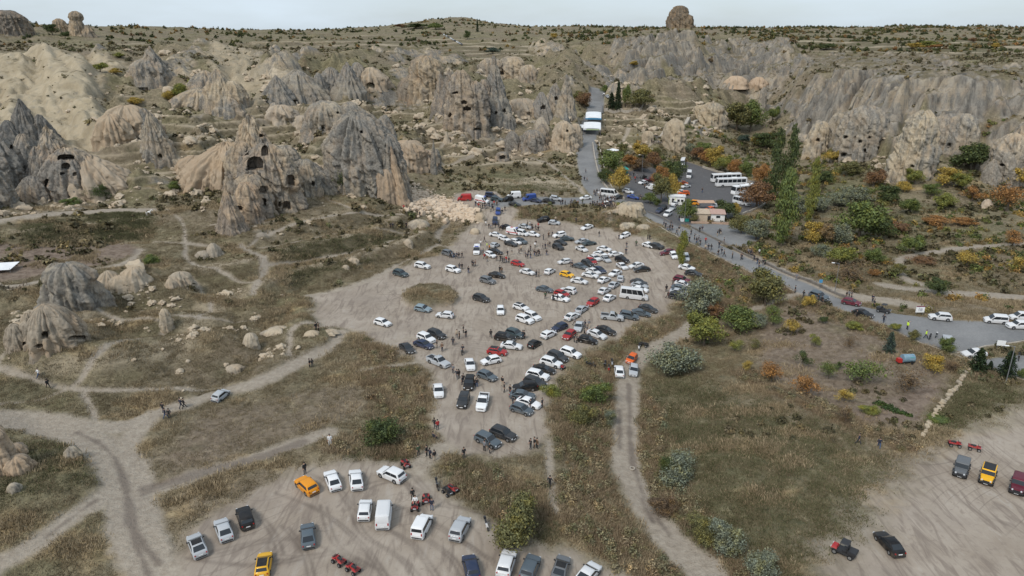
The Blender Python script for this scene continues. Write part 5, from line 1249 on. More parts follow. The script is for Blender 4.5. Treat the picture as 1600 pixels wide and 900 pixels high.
class GB:
    """collects shapes for one mesh"""
    def __init__(s): s.V = []; s.F = []
    def add(s, V, F):
        n = len(s.V); s.V += [tuple(v) for v in V]; s.F += [tuple(i + n for i in f) for f in F]; return s
    def box(s, c, d, taper=1.0, rz=0.0):
        x, y, z = d[0] / 2, d[1] / 2, d[2] / 2; ca, sa = math.cos(rz), math.sin(rz)
        V = []
        for zz, k in ((-z, 1), (z, taper)):
            for xx, yy in ((-x, -y), (x, -y), (x, y), (-x, y)):
                V.append((c[0] + xx * k * ca - yy * k * sa, c[1] + xx * k * sa + yy * k * ca, c[2] + zz))
        return s.add(V, [(3, 2, 1, 0), (4, 5, 6, 7), (0, 1, 5, 4), (1, 2, 6, 5), (2, 3, 7, 6), (3, 0, 4, 7)])
    def tube(s, a, b, r, r2=None, k=8, cap=True):
        a = Vector(a); b = Vector(b); d = (b - a).normalized(); u = d.orthogonal().normalized(); w = d.cross(u); r2 = r if r2 is None else r2
        V = []
        for c, q in ((a, r), (b, r2)):
            for i in range(k):
                t = 2 * math.pi * i / k; V.append(c + u * math.cos(t) * q + w * math.sin(t) * q)
        F = [(i, (i + 1) % k, k + (i + 1) % k, k + i) for i in range(k)]
        if cap: F += [tuple(range(k - 1, -1, -1)), tuple(range(k, 2 * k))]
        return s.add(V, F)
    def rings(s, rs, cap=True, closed=True):
        k = len(rs[0]); V = [p for r in rs for p in r]; F = []
        for j in range(len(rs) - 1):
            for i in range(k if closed else k - 1):
                F.append((j * k + i, j * k + (i + 1) % k, (j + 1) * k + (i + 1) % k, (j + 1) * k + i))
        if cap: F += [tuple(range(k - 1, -1, -1)), tuple(range((len(rs) - 1) * k, len(rs) * k))]
        return s.add(V, F)
    def slab(s, q, t):
        """thin pane through four corners, thickness t along its normal"""
        q = [Vector(p) for p in q]; n = (q[1] - q[0]).cross(q[3] - q[0]).normalized()
        V = q + [p + n * t for p in q]
        return s.add(V, [(0, 3, 2, 1), (4, 5, 6, 7), (0, 1, 5, 4), (1, 2, 6, 5), (2, 3, 7, 6), (3, 0, 4, 7)])
    def mesh(s, name, mat, smooth=False):
        me = bpy.data.meshes.new(name); me.from_pydata([tuple(v) for v in s.V], [], s.F); me.materials.append(mat); me.update()
        bm = bmesh.new(); bm.from_mesh(me); bmesh.ops.recalc_face_normals(bm, faces=bm.faces); bm.to_mesh(me); bm.free()
        if smooth:
            me.polygons.foreach_set('use_smooth', [True] * len(me.polygons))
            try: me.set_sharp_from_angle(angle=R(38))
            except Exception: pass
        return me
def wheel_meshes(r, w):
    t = GB(); prof = [(r * .62, -w / 2), (r * .93, -w / 2), (r, -w * .3), (r, w * .3), (r * .93, w / 2), (r * .62, w / 2)]
    k = 14; rings = [[(pr * math.cos(2 * math.pi * i / k), py, pr * math.sin(2 * math.pi * i / k)) for i in range(k)] for pr, py in prof]
    t.rings(rings, cap=False)
    h = GB(); h.tube((0, -w * .42, 0), (0, w * .42, 0), r * .64, k=12)
    for i in range(5):
        a = i * 1.2566; h.box((r * .34 * math.cos(a), w * .44, r * .34 * math.sin(a)), (.06, .03, .06)); h.box((r * .34 * math.cos(a), -w * .44, r * .34 * math.sin(a)), (.06, .03, .06))
    return t.mesh('tyre', TYREM, True), h.mesh('rim', RIMM, True)
WHL = {}
def wheel(r, w):
    k = (round(r, 2), round(w, 2))
    if k not in WHL: WHL[k] = wheel_meshes(r, w)
    return WHL[k]
def lerp_list(L, x): return float(np.interp(x, [p[0] for p in L], [p[1] for p in L]))
# kind: length, width, height, wheel radius, axle positions, deck line, plan width, greenhouse base (rear, front), roof (rear, front), tumblehome
KIND = dict(
 saloon=G(L=4.55, W=1.80, H=1.46, r=.32, ax=(-.29, .30), deck=[(-.5,.52),(-.492,.80),(-.46,.97),(-.30,1.0),(.18,.95),(.40,.80),(.475,.68),(.5,.45)], gb=(-.415,.235), gr=(-.235,.045), tum=.80, win=2),
 hatchback=G(L=4.1, W=1.77, H=1.48, r=.31, ax=(-.31,.31), deck=[(-.5,.5),(-.49,.86),(-.46,.98),(-.3,.98),(.22,.95),(.42,.80),(.48,.66),(.5,.45)], gb=(-.475,.245), gr=(-.37,.05), tum=.80, win=2),
 suv=G(L=4.45, W=1.86, H=1.66, r=.36, ax=(-.29,.31), deck=[(-.5,.55),(-.49,.95),(-.46,1.08),(-.3,1.08),(.20,1.06),(.42,.95),(.48,.8),(.5,.55)], gb=(-.475,.23), gr=(-.40,.07), tum=.83, win=2),
 van=G(L=4.4, W=1.83, H=1.84, r=.32, ax=(-.30,.31), deck=[(-.5,.5),(-.495,1.0),(-.48,1.1),(-.3,1.1),(.24,1.05),(.42,.90),(.48,.72),(.5,.5)], gb=(-.488,.30), gr=(-.465,.11), tum=.88, win=2),
 panel_van=G(L=5.2, W=2.0, H=2.3, r=.34, ax=(-.27,.33), deck=[(-.5,.5),(-.495,1.1),(-.48,1.2),(.28,1.2),(.42,1.0),(.48,.8),(.5,.5)], gb=(-.49,.34), gr=(-.475,.20), tum=.88, win=1),
 minibus=G(L=7.0, W=2.05, H=2.75, r=.36, ax=(-.22,.33), deck=[(-.5,.5),(-.498,1.2),(-.49,1.35),(.32,1.35),(.43,1.15),(.485,.9),(.5,.55)], gb=(-.494,.39), gr=(-.485,.28), tum=.90, win=4),
 coach=G(L=12.6, W=2.5, H=3.55, r=.5, ax=(-.22,.30), deck=[(-.5,.5),(-.498,1.5),(-.495,1.62),(.49,1.62),(.497,1.5),(.5,.5)], gb=(-.496,.496), gr=(-.485,.475), tum=.95, win=6),
 pickup=G(L=5.25, W=1.88, H=1.8, r=.38, ax=(-.30,.31), deck=[(-.5,.55),(-.495,.98),(-.15,1.0),(-.12,1.1),(.20,1.1),(.41,1.0),(.48,.85),(.5,.55)], gb=(-.135,.235), gr=(-.10,.08), tum=.82, win=2, bed=True),
 jeep=G(L=4.25, W=1.88, H=1.88, r=.42, ax=(-.30,.32), deck=[(-.5,.6),(-.498,1.1),(-.49,1.18),(.14,1.18),(.17,1.14),(.44,1.08),(.455,.8),(.47,.6)], gb=(-.485,.175), gr=(-.475,.115), tum=.9, win=2, box=True),
 minicar=G(L=3.6, W=1.65, H=1.5, r=.30, ax=(-.32,.32), deck=[(-.5,.5),(-.49,.9),(-.46,1.0),(.26,.96),(.43,.82),(.485,.66),(.5,.45)], gb=(-.47,.30), gr=(-.38,.09), tum=.78, win=1),
)
LIB = {}
def q_on(a, b, c, d, u0, u1, v0, v1):
    """inset quad on the panel a(bottom,start) b(bottom,end) c(top,end) d(top,start)"""
    a, b, c, d = map(Vector, (a, b, c, d))
    def P(u, v): return (a * (1 - u) + b * u) * (1 - v) + (d * (1 - u) + c * u) * v
    return [P(u0, v0), P(u1, v0), P(u1, v1), P(u0, v1)]
def build_kind(kind):
    K = KIND[kind]; L, W, H, r = K['L'], K['W'], K['H'], K['r']; box = K.get('box', False)
    plan = [(-.5, .86), (-.46, .95), (-.3, 1), (.32, 1), (.44, .95), (.485, .84), (.5, .74)]
    if kind == 'coach': plan = [(-.5, .95), (-.49, 1), (.48, 1), (.5, .93)]
    if box: plan = [(-.5, .9), (-.48, .92), (.15, .9), (.47, .74)]
    xs = sorted(set([p[0] for p in K['deck']] + [p[0] for p in plan] + [a + s * r * f / L for a in K['ax'] for s in (-1, 1) for f in (.35, .8, 1.12, 1.16)] + [-.15, 0, .1]))
    xs = [x for x in xs if K['deck'][0][0] <= x <= K['deck'][-1][0]]
    g = GB(); rings = []
    for x in xs:
        w = lerp_list(plan, x) * W / 2; zt = lerp_list(K['deck'], x); zb = .24 if kind != 'coach' else .35
        if box: zb = .42
        arch = 0
        for a in K['ax']:
            dx = abs(x - a) * L
            if dx < r * 1.14: arch = max(arch, r + math.sqrt(max(0, (r * 1.14) ** 2 - dx * dx)))
        za = max(zb, min(arch, zt - .1))
        zm = za + (zt - za) * .5
        half = [(w * .7, zb), (w * .93 if not arch else w * .9, za), (w, za + .06), (w * 1.0, zm), (w * .985, zt - .1 * min(1, zt / 1.0)), (w * .90, zt - .012), (w * .45, zt + .018)]
        ring = [(x * L, y, z) for y, z in half] + [(x * L, -y, z) for y, z in reversed(half)]
        rings.append(ring)
    g.rings(rings)
    # cabin shell
    zb_r, zb_f = lerp_list(K['deck'], K['gb'][0] + .015) - .02, lerp_list(K['deck'], K['gb'][1] - .01) - .02
    wb = W / 2 * .93; wt = W / 2 * K['tum']
    x0, x1 = K['gb'][0] * L, K['gb'][1] * L; X0, X1 = K['gr'][0] * L, K['gr'][1] * L
    def cab(xa, xb, za, zb_, w, ch=.12):
        return [(xa + ch, -w, za), (xb - ch, -w, zb_), (xb, -w + ch, zb_), (xb, w - ch, zb_), (xb - ch, w, zb_), (xa + ch, w, za), (xa, w - ch, za), (xa, -w + ch, za)]
    h1 = H - .09
    R0 = cab(x0, x1, zb_r, zb_f, wb); R1 = cab(X0, X1, h1, h1, wt); R2 = cab(X0 + .08, X1 - .1, H, H, wt - .09); R3 = cab(X0 + .5, X1 - .45, H + .02, H + .02, wt * .5)
    g.rings([R0, R1, R2, R3])
    if K.get('bed'):
        for c_, d_ in (((-.325 * L, W * .44, 1.08), (.34 * L, .07, .26)), ((-.325 * L, -W * .44, 1.08), (.34 * L, .07, .26)), ((-.488 * L, 0, 1.08), (.06, W * .86, .26))): g.box(c_, d_)
    parts = []
    parts.append(('body', g.mesh(kind + '_body', PAINT, True), (0, 0, 0), True))
    t = .018
    fr = q_on(R0[2], R0[3], R1[3], R1[2], -.06, 1.06, .10, .93); parts.append(('windshield', GB().slab(fr, t).mesh('windshield', GLASSM), (0, 0, 0), False))
    if kind != 'panel_van':
        bk = q_on(R0[6], R0[7], R1[7], R1[6], .02, .98, .28 if kind not in ('saloon',) else .12, .92); parts.append(('rear_window', GB().slab(bk, t).mesh('rear_window', GLASSM), (0, 0, 0), False))
    n = K['win']
    for sgn in (1, -1):
        a, b, c, d = (R0[0], R0[1], R1[1], R1[0]) if sgn < 0 else (R0[4], R0[5], R1[5], R1[4])
        for i in range(n):
            if kind == 'panel_van': u0, u1 = (.80, .955)
            else:
                u0 = .03 + (.94 / n) * i + .008; u1 = .03 + (.94 / n) * (i + 1) - .008
            if sgn > 0: u0, u1 = 1 - u1, 1 - u0
            qd = q_on(a, b, c, d, u0, u1, .12, .94 if kind != 'coach' else .80)
            parts.append(('side_window', GB().slab(qd, t).mesh('side_window', GLASSM), (0, 0, 0), False))
    for a in K['ax']:
        for sgn in (1, -1):
            parts.append(('wheel', (r, .24 if kind != 'coach' else .32), (a * L, sgn * (W / 2 - .13), r), False))
    wf = lerp_list(plan, .47) * W / 2; wr = lerp_list(plan, -.49) * W / 2
    zf = lerp_list(K['deck'], .465); xf = .478 * L if not box else .462 * L
    hz = zf - .10 if not box else .9
    small = []
    for sgn in (1, -1):
        if box: small.append(('headlight', GB().tube((xf - .05, sgn * .52, hz), (xf + .05, sgn * .52, hz), .11, k=10).mesh('headlight', LAMPM)))
        else: small.append(('headlight', GB().box((xf - .07, sgn * wf * .84, hz), (.30, wf * .30, .15), .8).mesh('headlight', LAMPM)))
        small.append(('tail_light', GB().box((-.4945 * L, sgn * wr * .84, lerp_list(K['deck'], -.46) - .14), (.12, wr * .17, .13 if kind not in ('van', 'minibus', 'coach', 'panel_van') else .32)).mesh('tail_light', TAILM)))
        mz = zb_f + .1; mx = x1 - .12 * L * .9
        if kind == 'coach': mx, mz = .49 * L, 2.6
        small.append(('mirror', GB().box((mx, sgn * (W / 2 + .07), mz), (.16, .2, .13), .8).mesh('mirror', BLACKM)))
    small.append(('grille', GB().box(((.492 if not box else .464) * L, 0, hz - .14), (.07, wf * 1.2, .2)).mesh('grille', BLACKM)))
    small.append(('number_plate', GB().box(((.502 if not box else .49) * L, 0, .45), (.03, .52, .12)).mesh('number_plate', PLATEM)))
    small.append(('number_plate', GB().box((-.503 * L, 0, .72), (.03, .52, .12)).mesh('number_plate', PLATEM)))
    small.append(('rear_bumper', GB().box((-.495 * L, 0, .42), (.12, wr * 1.7, .16)).mesh('rear_bumper', BLACKM)))
    if box:
        bl = GB(); bl.box((.49 * L, 0, .62), (.2, 1.6, .2)); small.append(('front_bumper', bl.mesh('front_bumper', BLACKM)))
        for a in K['ax']:
            for sgn in (1, -1): small.append(('fender', GB().box((a * L, sgn * (W / 2 - .1), .93), (1.05, .34, .09), .85).mesh('fender', BLACKM)))
        small.append(('spare_wheel', GB().tube((-.5 * L, 0, 1.0), (-.55 * L, 0, 1.0), .38, k=14).mesh('spare_wheel', TYREM)))
    if K.get('bed'): small.append(('cargo_bed', GB().box((-.32 * L, 0, 1.02), (.33 * L, W * .8, .03)).mesh('cargo_bed', BLACKM)))
    if kind == 'coach': small.append(('roof_unit', GB().box((-.1 * L, 0, H + .1), (2.2, 1.6, .2), .9).mesh('roof_unit', WHITEM)))
    LIB[kind] = (parts, small)
for k in KIND: build_kind(k)
PCOL = dict(white=(.74, .745, .75), silver=(.42, .44, .46), grey=(.14, .15, .16), black=(.009, .009, .010), charcoal=(.035, .038, .042), navy=(.022, .035, .075), blue=(.03, .07, .26), teal=(.05, .075, .085), red=(.36, .022, .025),
            maroon=(.13, .018, .035), yellow=(.78, .42, .02), amber=(.78, .30, .012), orange=(.75, .13, .015), lightblue=(.23, .30, .34), slate=(.085, .11, .13))
CNAME = dict(lightblue='pale blue', slate='blue grey', amber='amber')
KNAME = dict(saloon='saloon car', hatchback='hatchback', suv='SUV', van='family van', panel_van='panel van', minibus='minibus', coach='coach', pickup='pickup truck', jeep='off-road jeep', minicar='city car')
KCAT = dict(saloon='car', hatchback='car', suv='car', van='van', panel_van='van', minibus='minibus', coach='bus', pickup='pickup truck', jeep='jeep', minicar='car')
ONAME = dict(saloon='saloon_car', hatchback='hatchback_car', suv='suv_car', van='family_van', panel_van='panel_van', minibus='minibus', coach='coach_bus', pickup='pickup_truck', jeep='jeep', minicar='city_car')
def heading(px, py, ang, P, lift=0.0):
    a = R(ang); Q = at1(px + 5 * math.cos(a), py + 5 * math.sin(a)); d = Q - P
    return math.atan2(d[1], d[0])
def vehicle(kind, px, py, ang, col, label, group=None, roof=None, small=True, P=None):
    K = KIND[kind]
    if P is None:
        P = at1(px, py); d = P[1] * CP - (P[2] - CAM_H) * SP
        hh = .42 * K['H'] * FPX / d * .93                        # px,py is the middle of the car as seen: drop to the ground under it
        P = at1(px, py + hh)
    rz = heading(px, py, ang, at1(px, py))
    o = empty(ONAME[kind], tuple(P), rz)
    # stand on the slope
    ca, sa = math.cos(rz), math.sin(rz); b = K['L'] * .3; wd = K['W'] * .4
    zf = ground(P[0] + ca * b, P[1] + sa * b); zr = ground(P[0] - ca * b, P[1] - sa * b); zl = ground(P[0] - sa * wd, P[1] + ca * wd); zq = ground(P[0] + sa * wd, P[1] - ca * wd)
    pit = max(-.2, min(.2, math.atan2(float(zf - zr), 2 * b))); rol = max(-.15, min(.15, math.atan2(float(zl - zq), 2 * wd)))
    o.rotation_euler = (rol, -pit, rz)
    o.location.z = float(zf + zr + zl + zq) / 4 + .01
    parts, sm = LIB[kind]
    for nm, me, loc, painted in parts:
        if nm == 'wheel':
            ty, rm = wheel(*me)
            w = mesh_obj('wheel', ty, o, loc)
            if small: mesh_obj('rim', rm, w)
        else:
            c = mesh_obj(nm, me, o, loc)
            if painted:
                tone = .84 + .2 * ((px * 13.7 + py * 7.3) % 1.0); c.color = (*[v * tone for v in PCOL[col]], 1)
    if small:
        for nm, me in sm: mesh_obj(nm, me, o)
    if roof:
        m = roof_mesh(kind); c = mesh_obj('roof_panel', m, o); c.color = (*PCOL[roof], 1)
    tag(o, label, KCAT[kind], group)
    return o
_RM = {}
def roof_mesh(kind):
    if kind not in _RM:
        K = KIND[kind]; L = K['L']; xa, xb = K['gr'][0] * L + .12, K['gr'][1] * L - .12; wt = K['W'] / 2 * K['tum'] - .12
        _RM[kind] = GB().box(((xa + xb) / 2, 0, K['H'] + .02), (xb - xa, 2 * wt, .03), .94).mesh('roof_panel', PAINT)
    return _RM[kind]
GL = 'cars parked in the lower dirt lot'
for a in [
 ('suv',480,757,222,'amber','amber SUV at the top left corner of the lower lot'),('saloon',520,749,248,'white','white saloon beside the amber SUV in the lower lot'),('saloon',556,748,262,'white','white saloon second from the amber SUV in the lower lot'),
 ('suv',612,740,204,'white','white SUV nose to the grass beside a red quad bike'),('hatchback',570,795,278,'white','white hatchback beside the white delivery van in the lower lot'),('panel_van',600,800,277,'white','plain white delivery van in the lower lot'),
 ('van',660,819,296,'white','white estate van parked just below the quad bikes'),('suv',719,824,298,'silver','silver SUV at the right side of the lower lot'),('saloon',482,835,266,'slate','blue grey saloon alone in the middle of the lower lot'),
 ('hatchback',413,880,279,'yellow','yellow car with a black roof at the bottom edge'),('hatchback',736,884,256,'navy','dark blue car at the bottom edge'),('suv',791,878,288,'white','white SUV in the bottom row next to grey cars'),
 ('suv',827,885,293,'slate','blue grey SUV in the bottom row'),('saloon',875,886,288,'grey','grey saloon with a dark glass roof in the bottom row'),('saloon',918,895,310,'white','white car cut by the bottom edge'),
 ('saloon',309,850,248,'silver','silver saloon with a dark sunroof beside the reeds'),('saloon',350,826,250,'silver','silver saloon between a silver and a black car'),('suv',384,807,252,'black','black car highest in the short left row of the lower lot')]:
    roof = 'black' if 'black roof' in a[5] or 'sunroof' in a[5] or 'glass roof' in a[5] else None
    vehicle(*a, group=GL, roof=roof)
for a in [('jeep',1501,731,107,'grey','grey off-road jeep in the right hand lot'),('jeep',1542,742,107,'yellow','yellow jeep with a black roof in the right hand lot'),('jeep',1590,757,107,'maroon','maroon jeep at the right edge'),('saloon',1388,848,228,'black','black saloon alone in the right hand lot')]:
    vehicle(*a, group='vehicles in the right hand lot', roof='black' if 'roof' in a[5] else None)
# the crowded upper lot: kind, x, y, heading on the picture, colour
UP = [
 ('saloon',775,367,8,'white'),('saloon',788,373,18,'white'),('hatchback',773,383,-22,'silver'),('saloon',798,381,15,'charcoal'),('suv',814,377,15,'slate'),('hatchback',806,378,15,'white'),('saloon',774,393,14,'black'),('hatchback',766,398,20,'white'),
 ('saloon',833,366,10,'white'),('saloon',820,354,10,'silver'),('van',816,364,15,'white'),('suv',701,396,15,'grey'),('suv',849,343,172,'black'),('hatchback',866,348,5,'silver'),('saloon',917,355,165,'white'),('hatchback',976,368,158,'white'),
 ('suv',874,367,168,'white'),('saloon',886,373,0,'teal'),('saloon',876,379,14,'charcoal'),('suv',872,386,20,'charcoal'),('saloon',909,377,172,'silver'),('saloon',921,380,-8,'teal'),('saloon',909,389,20,'white'),
 ('saloon',944,389,8,'white'),('saloon',938,397,12,'white'),('saloon',962,397,-8,'white'),('hatchback',882,409,172,'white'),('saloon',929,403,18,'white'),('hatchback',924,408,25,'red'),('suv',918,412,22,'charcoal'),('saloon',907,416,15,'slate'),
 ('saloon',946,405,30,'silver'),('suv',972,406,14,'black'),('saloon',972,416,28,'white'),('saloon',994,415,170,'white'),('saloon',1003,421,175,'black'),('hatchback',859,424,-28,'white'),('hatchback',886,429,12,'yellow'),('saloon',824,425,14,'white'),
 ('hatchback',937,422,20,'navy'),('saloon',927,424,18,'white'),('saloon',922,430,10,'white'),('saloon',961,427,158,'white'),('saloon',905,439,10,'white'),('saloon',944,437,-22,'white'),('hatchback',969,435,-80,'silver'),('saloon',959,445,-32,'silver'),
 ('saloon',944,454,-28,'white'),('saloon',952,465,-30,'white'),('saloon',998,441,12,'charcoal'),('saloon',999,446,12,'silver'),('saloon',999,452,10,'white'),('saloon',851,452,10,'slate'),('suv',887,454,190,'white'),('hatchback',878,459,16,'red'),('saloon',876,466,12,'white'),
 ('hatchback',926,472,150,'red'),('saloon',909,483,-35,'silver'),('saloon',894,494,-24,'white'),('suv',660,415,10,'white'),('suv',708,421,14,'white'),('hatchback',809,412,14,'red'),('saloon',776,430,8,'black'),('suv',762,438,15,'grey'),('suv',752,466,15,'charcoal'),
 ('hatchback',661,482,16,'lightblue'),('hatchback',695,492,186,'white'),('hatchback',782,485,88,'white'),('hatchback',814,480,15,'white'),('suv',626,427,15,'teal'),('hatchback',598,504,14,'white'),('suv',682,522,18,'charcoal'),('suv',666,528,22,'white'),
 ('saloon',662,538,18,'navy'),('saloon',636,544,38,'charcoal'),('pickup',685,564,22,'silver'),('saloon',734,569,75,'white'),('hatchback',761,587,20,'slate'),('suv',832,494,22,'white'),('suv',820,499,18,'white'),('hatchback',874,511,158,'navy'),
 ('suv',805,521,16,'teal'),('suv',789,527,10,'black'),('saloon',799,540,6,'white'),('hatchback',777,549,6,'red'),('hatchback',767,563,168,'white'),('minicar',835,537,-32,'black'),('hatchback',857,522,-25,'white'),('saloon',904,510,112,'silver'),('hatchback',889,523,142,'red'),
 ('hatchback',918,531,12,'black'),('saloon',932,522,20,'white'),('saloon',946,516,16,'black'),('suv',891,551,18,'white'),('suv',871,557,22,'charcoal'),('suv',861,566,16,'white'),('saloon',849,577,10,'black'),('pickup',956,494,6,'silver'),('suv',982,493,12,'slate'),
 ('saloon',1001,489,10,'slate'),('saloon',1012,482,14,'charcoal'),('minicar',986,560,130,'orange'),('saloon',967,579,262,'white'),('hatchback',989,578,95,'silver'),('saloon',685,610,82,'white'),('suv',733,598,103,'black'),('suv',724,625,110,'charcoal'),('pickup',754,627,106,'white'),
 ('suv',840,586,14,'white'),('suv',836,597,18,'charcoal'),('suv',820,604,176,'black'),('saloon',816,617,6,'slate'),('saloon',826,629,16,'white'),('hatchback',815,639,18,'slate'),('suv',786,677,20,'charcoal'),('suv',762,687,24,'slate'),
 ('saloon',1014,383,14,'white'),('suv',1027,385,10,'charcoal'),('saloon',1043,394,170,'maroon'),('hatchback',1053,399,55,'white'),('hatchback',1072,402,80,'white'),('saloon',1073,418,14,'white'),('saloon',1083,427,10,'charcoal'),('suv',1065,437,8,'maroon'),
 ('saloon',1067,444,10,'white'),('saloon',1062,450,10,'slate'),('saloon',1060,456,10,'silver'),('suv',1058,463,10,'charcoal'),('saloon',792,355,10,'black'),('minibus',990,460,6,'white')]
ROADC = [('saloon',915,309,175,'white'),('saloon',952,311,8,'silver'),('saloon',966,308,170,'charcoal'),('suv',981,299,15,'white'),('saloon',989,308,12,'blue'),('minibus',952,302,8,'white'),('saloon',837,313,8,'navy'),('panel_van',827,309,175,'blue'),('saloon',857,314,8,'black'),('suv',868,310,8,'silver'),
 ('saloon',804,319,8,'charcoal'),('panel_van',803,305,178,'white'),('suv',793,311,172,'black'),('suv',776,311,8,'teal'),('van',767,305,5,'navy'),('hatchback',778,330,95,'blue'),('suv',773,345,92,'navy'),('saloon',948,318,10,'white'),
 ('van',1043,334,152,'white'),('saloon',1051,325,150,'silver'),('suv',1036,324,150,'charcoal'),('saloon',1030,329,150,'navy'),('hatchback',1054,318,160,'white'),('panel_van',1018,293,200,'white'),('saloon',1004,285,170,'white'),('saloon',1014,281,180,'maroon'),('saloon',1071,291,172,'white'),('saloon',1063,300,170,'white'),
 ('saloon',1066,286,185,'orange'),('van',1083,317,185,'amber'),('saloon',1118,322,170,'white'),('hatchback',1108,327,170,'orange'),('suv',1068,302,180,'orange'),('minibus',1067,254,108,'white'),('minibus',1076,273,96,'white'),('minibus',1158,315,14,'white'),('coach',1134,279,178,'white'),('coach',1142,286,178,'white'),('coach',1164,297,172,'white'),
 ('saloon',944,147,170,'white'),('saloon',949,150,170,'silver'),('suv',1279,462,18,'slate'),('hatchback',1330,472,12,'maroon'),('saloon',1348,490,16,'black'),('suv',1468,495,182,'white'),('van',1555,499,181,'white'),('van',1594,495,182,'white'),('suv',1590,508,181,'white'),('jeep',1479,537,75,'silver'),('saloon',1521,551,178,'white'),
 ('minicar',345,617,-38,'silver')]
ANCH = [(672,468,'the grassy mound'),(990,460,'the white minibus'),(986,560,'the orange city car'),(745,390,'the ambulance in the lot'),(1090,460,'the large silver willow'),(820,604,'the last row at the shrubs'),(774,682,'the narrow end of the lot'),(886,428,'the yellow hatchback'),
 (1065,400,'the small bright poplar'),(985,335,'the junction outcrop'),(1058,311,'the white kiosk'),(1000,280,'the teal tent'),(753,312,'the ambulance near the rubble'),(1108,338,'the snack hut'),(1140,283,'the bus park centre'),(927,187,'the ticket canopy'),(1304,440,'the tall street lamp'),(1436,486,'the roadside billboard'),(1527,560,'the two dark conifers'),
 (950,320,'the junction crowd'),(926,472,'the red hatchback of the middle aisle'),(809,412,'the red hatchback below the crowd'),(685,564,'the silver pickup on the left'),(734,598,'the black SUV with people around'),(904,510,'the silver saloon with people around'),(345,617,'the sloping dirt track'),(598,504,'the open left arm of the lot'),(782,485,'the white hatchback facing the viewer'),(820,309,'the dirt road above the lot'),(972,406,'the black SUV of the far aisle')]
USED = set()
def place_words(x, y, skip=()):
    for dd, ax, ay, nm in sorted((math.hypot((x - ax), (y - ay) * 1.7), ax, ay, nm) for ax, ay, nm in ANCH):
        if dd < 7: yield 'at ' + nm; continue
        if abs(x - ax) > abs(y - ay) * 1.3: rel = 'left of' if x < ax else 'right of'
        else: rel = 'behind' if y < ay else 'in front of'
        far = 'far ' if dd > 90 else ('just ' if dd < 28 else '')
        yield far + rel + ' ' + nm
def cname(c): return CNAME.get(c, c)
ALLC = UP + ROADC
def car_label(c):
    k, x, y, a, col = c
    nb = sorted((math.hypot(q[1] - x, (q[2] - y) * 1.7), cname(q[4]) + ' ' + KNAME[q[0]]) for q in ALLC if q is not c)
    me_ = cname(col) + ' ' + KNAME[k]
    pl = [p for p in place_words(x, y)][:4]
    pl = [p for p in pl if not (p.endswith(KNAME[k]) and p.startswith('at '))] or ['in the lot']
    nb = [b for b in nb if b[0] < 60]
    for p in pl:
        opts = [f'{me_} {p}']
        if nb: opts.append(f'{me_} {p} beside a {nb[0][1]}')
        if len(nb) > 1: opts.append(f'{me_} {p} between a {nb[0][1]} and a {nb[1][1]}')
        for s in opts:
            if s not in USED and 4 <= len(s.split()) <= 16: USED.add(s); return s
    for p in place_words(x, y):
        s = f'{me_} {p}'
        if s not in USED and len(s.split()) <= 16: USED.add(s); return s
    return f'{me_} in the crowded lot'
for lst, grp in ((UP, 'cars parked in the upper dirt lot'), (ROADC, 'vehicles on the road and in the bus park')):
    for c in lst:
        dd = at1(c[1], c[2]); near_ = math.hypot(dd[0], dd[1]) < 205
        vehicle(*c, car_label(c), group=grp, small=near_ or c[0] in ('coach', 'minibus', 'jeep'), roof='black' if c[1] in (777, 814, 946) else None)
# tiny parked line on the far hill road
for i in range(9):
    x, y = 694 + i * 3.4, 55 + i * 1.9
    P = at1(x, y)
    vehicle('saloon', x, y, 35, ['white', 'silver', 'charcoal'][i % 3], 'tiny parked car in the line on the far hill road', 'parked cars on the far hill road', small=False, P=P)
# ambulances, fire service
def ambulance(px, py, ang, label):
    o = vehicle('panel_van', px, py, ang, 'white', label, 'rescue vehicles')
    o.name = 'ambulance'; o['category'] = 'ambulance'
    for s in (1, -1): mesh_obj('red_stripe', GB().box((-.2, s * 1.0, .95), (4.2, .03, .3)).mesh('red_stripe', REDM), o)
    mesh_obj('light_bar', GB().box((1.0, 0, 2.4), (.3, 1.2, .14)).mesh('light_bar', BLUEM), o)
    mesh_obj('roof_hatch', GB().box((-.8, 0, 2.36), (.9, .8, .1), .9).mesh('roof_hatch', REDM if 'red' in label else WHITEM), o)
ambulance(753, 312, 12, 'white ambulance parked beside the rockfall rubble')
ambulance(745, 391, 102, 'white ambulance facing the viewer in the upper lot')
ambulance(803, 362, 10, 'ambulance with red roof hatch beside the silver cars')
o = vehicle('panel_van', 726, 309, 180, 'red', 'red fire service van beside the ambulance near the rubble', 'rescue vehicles'); o.name = 'fire_van'; o['category'] = 'fire engine'
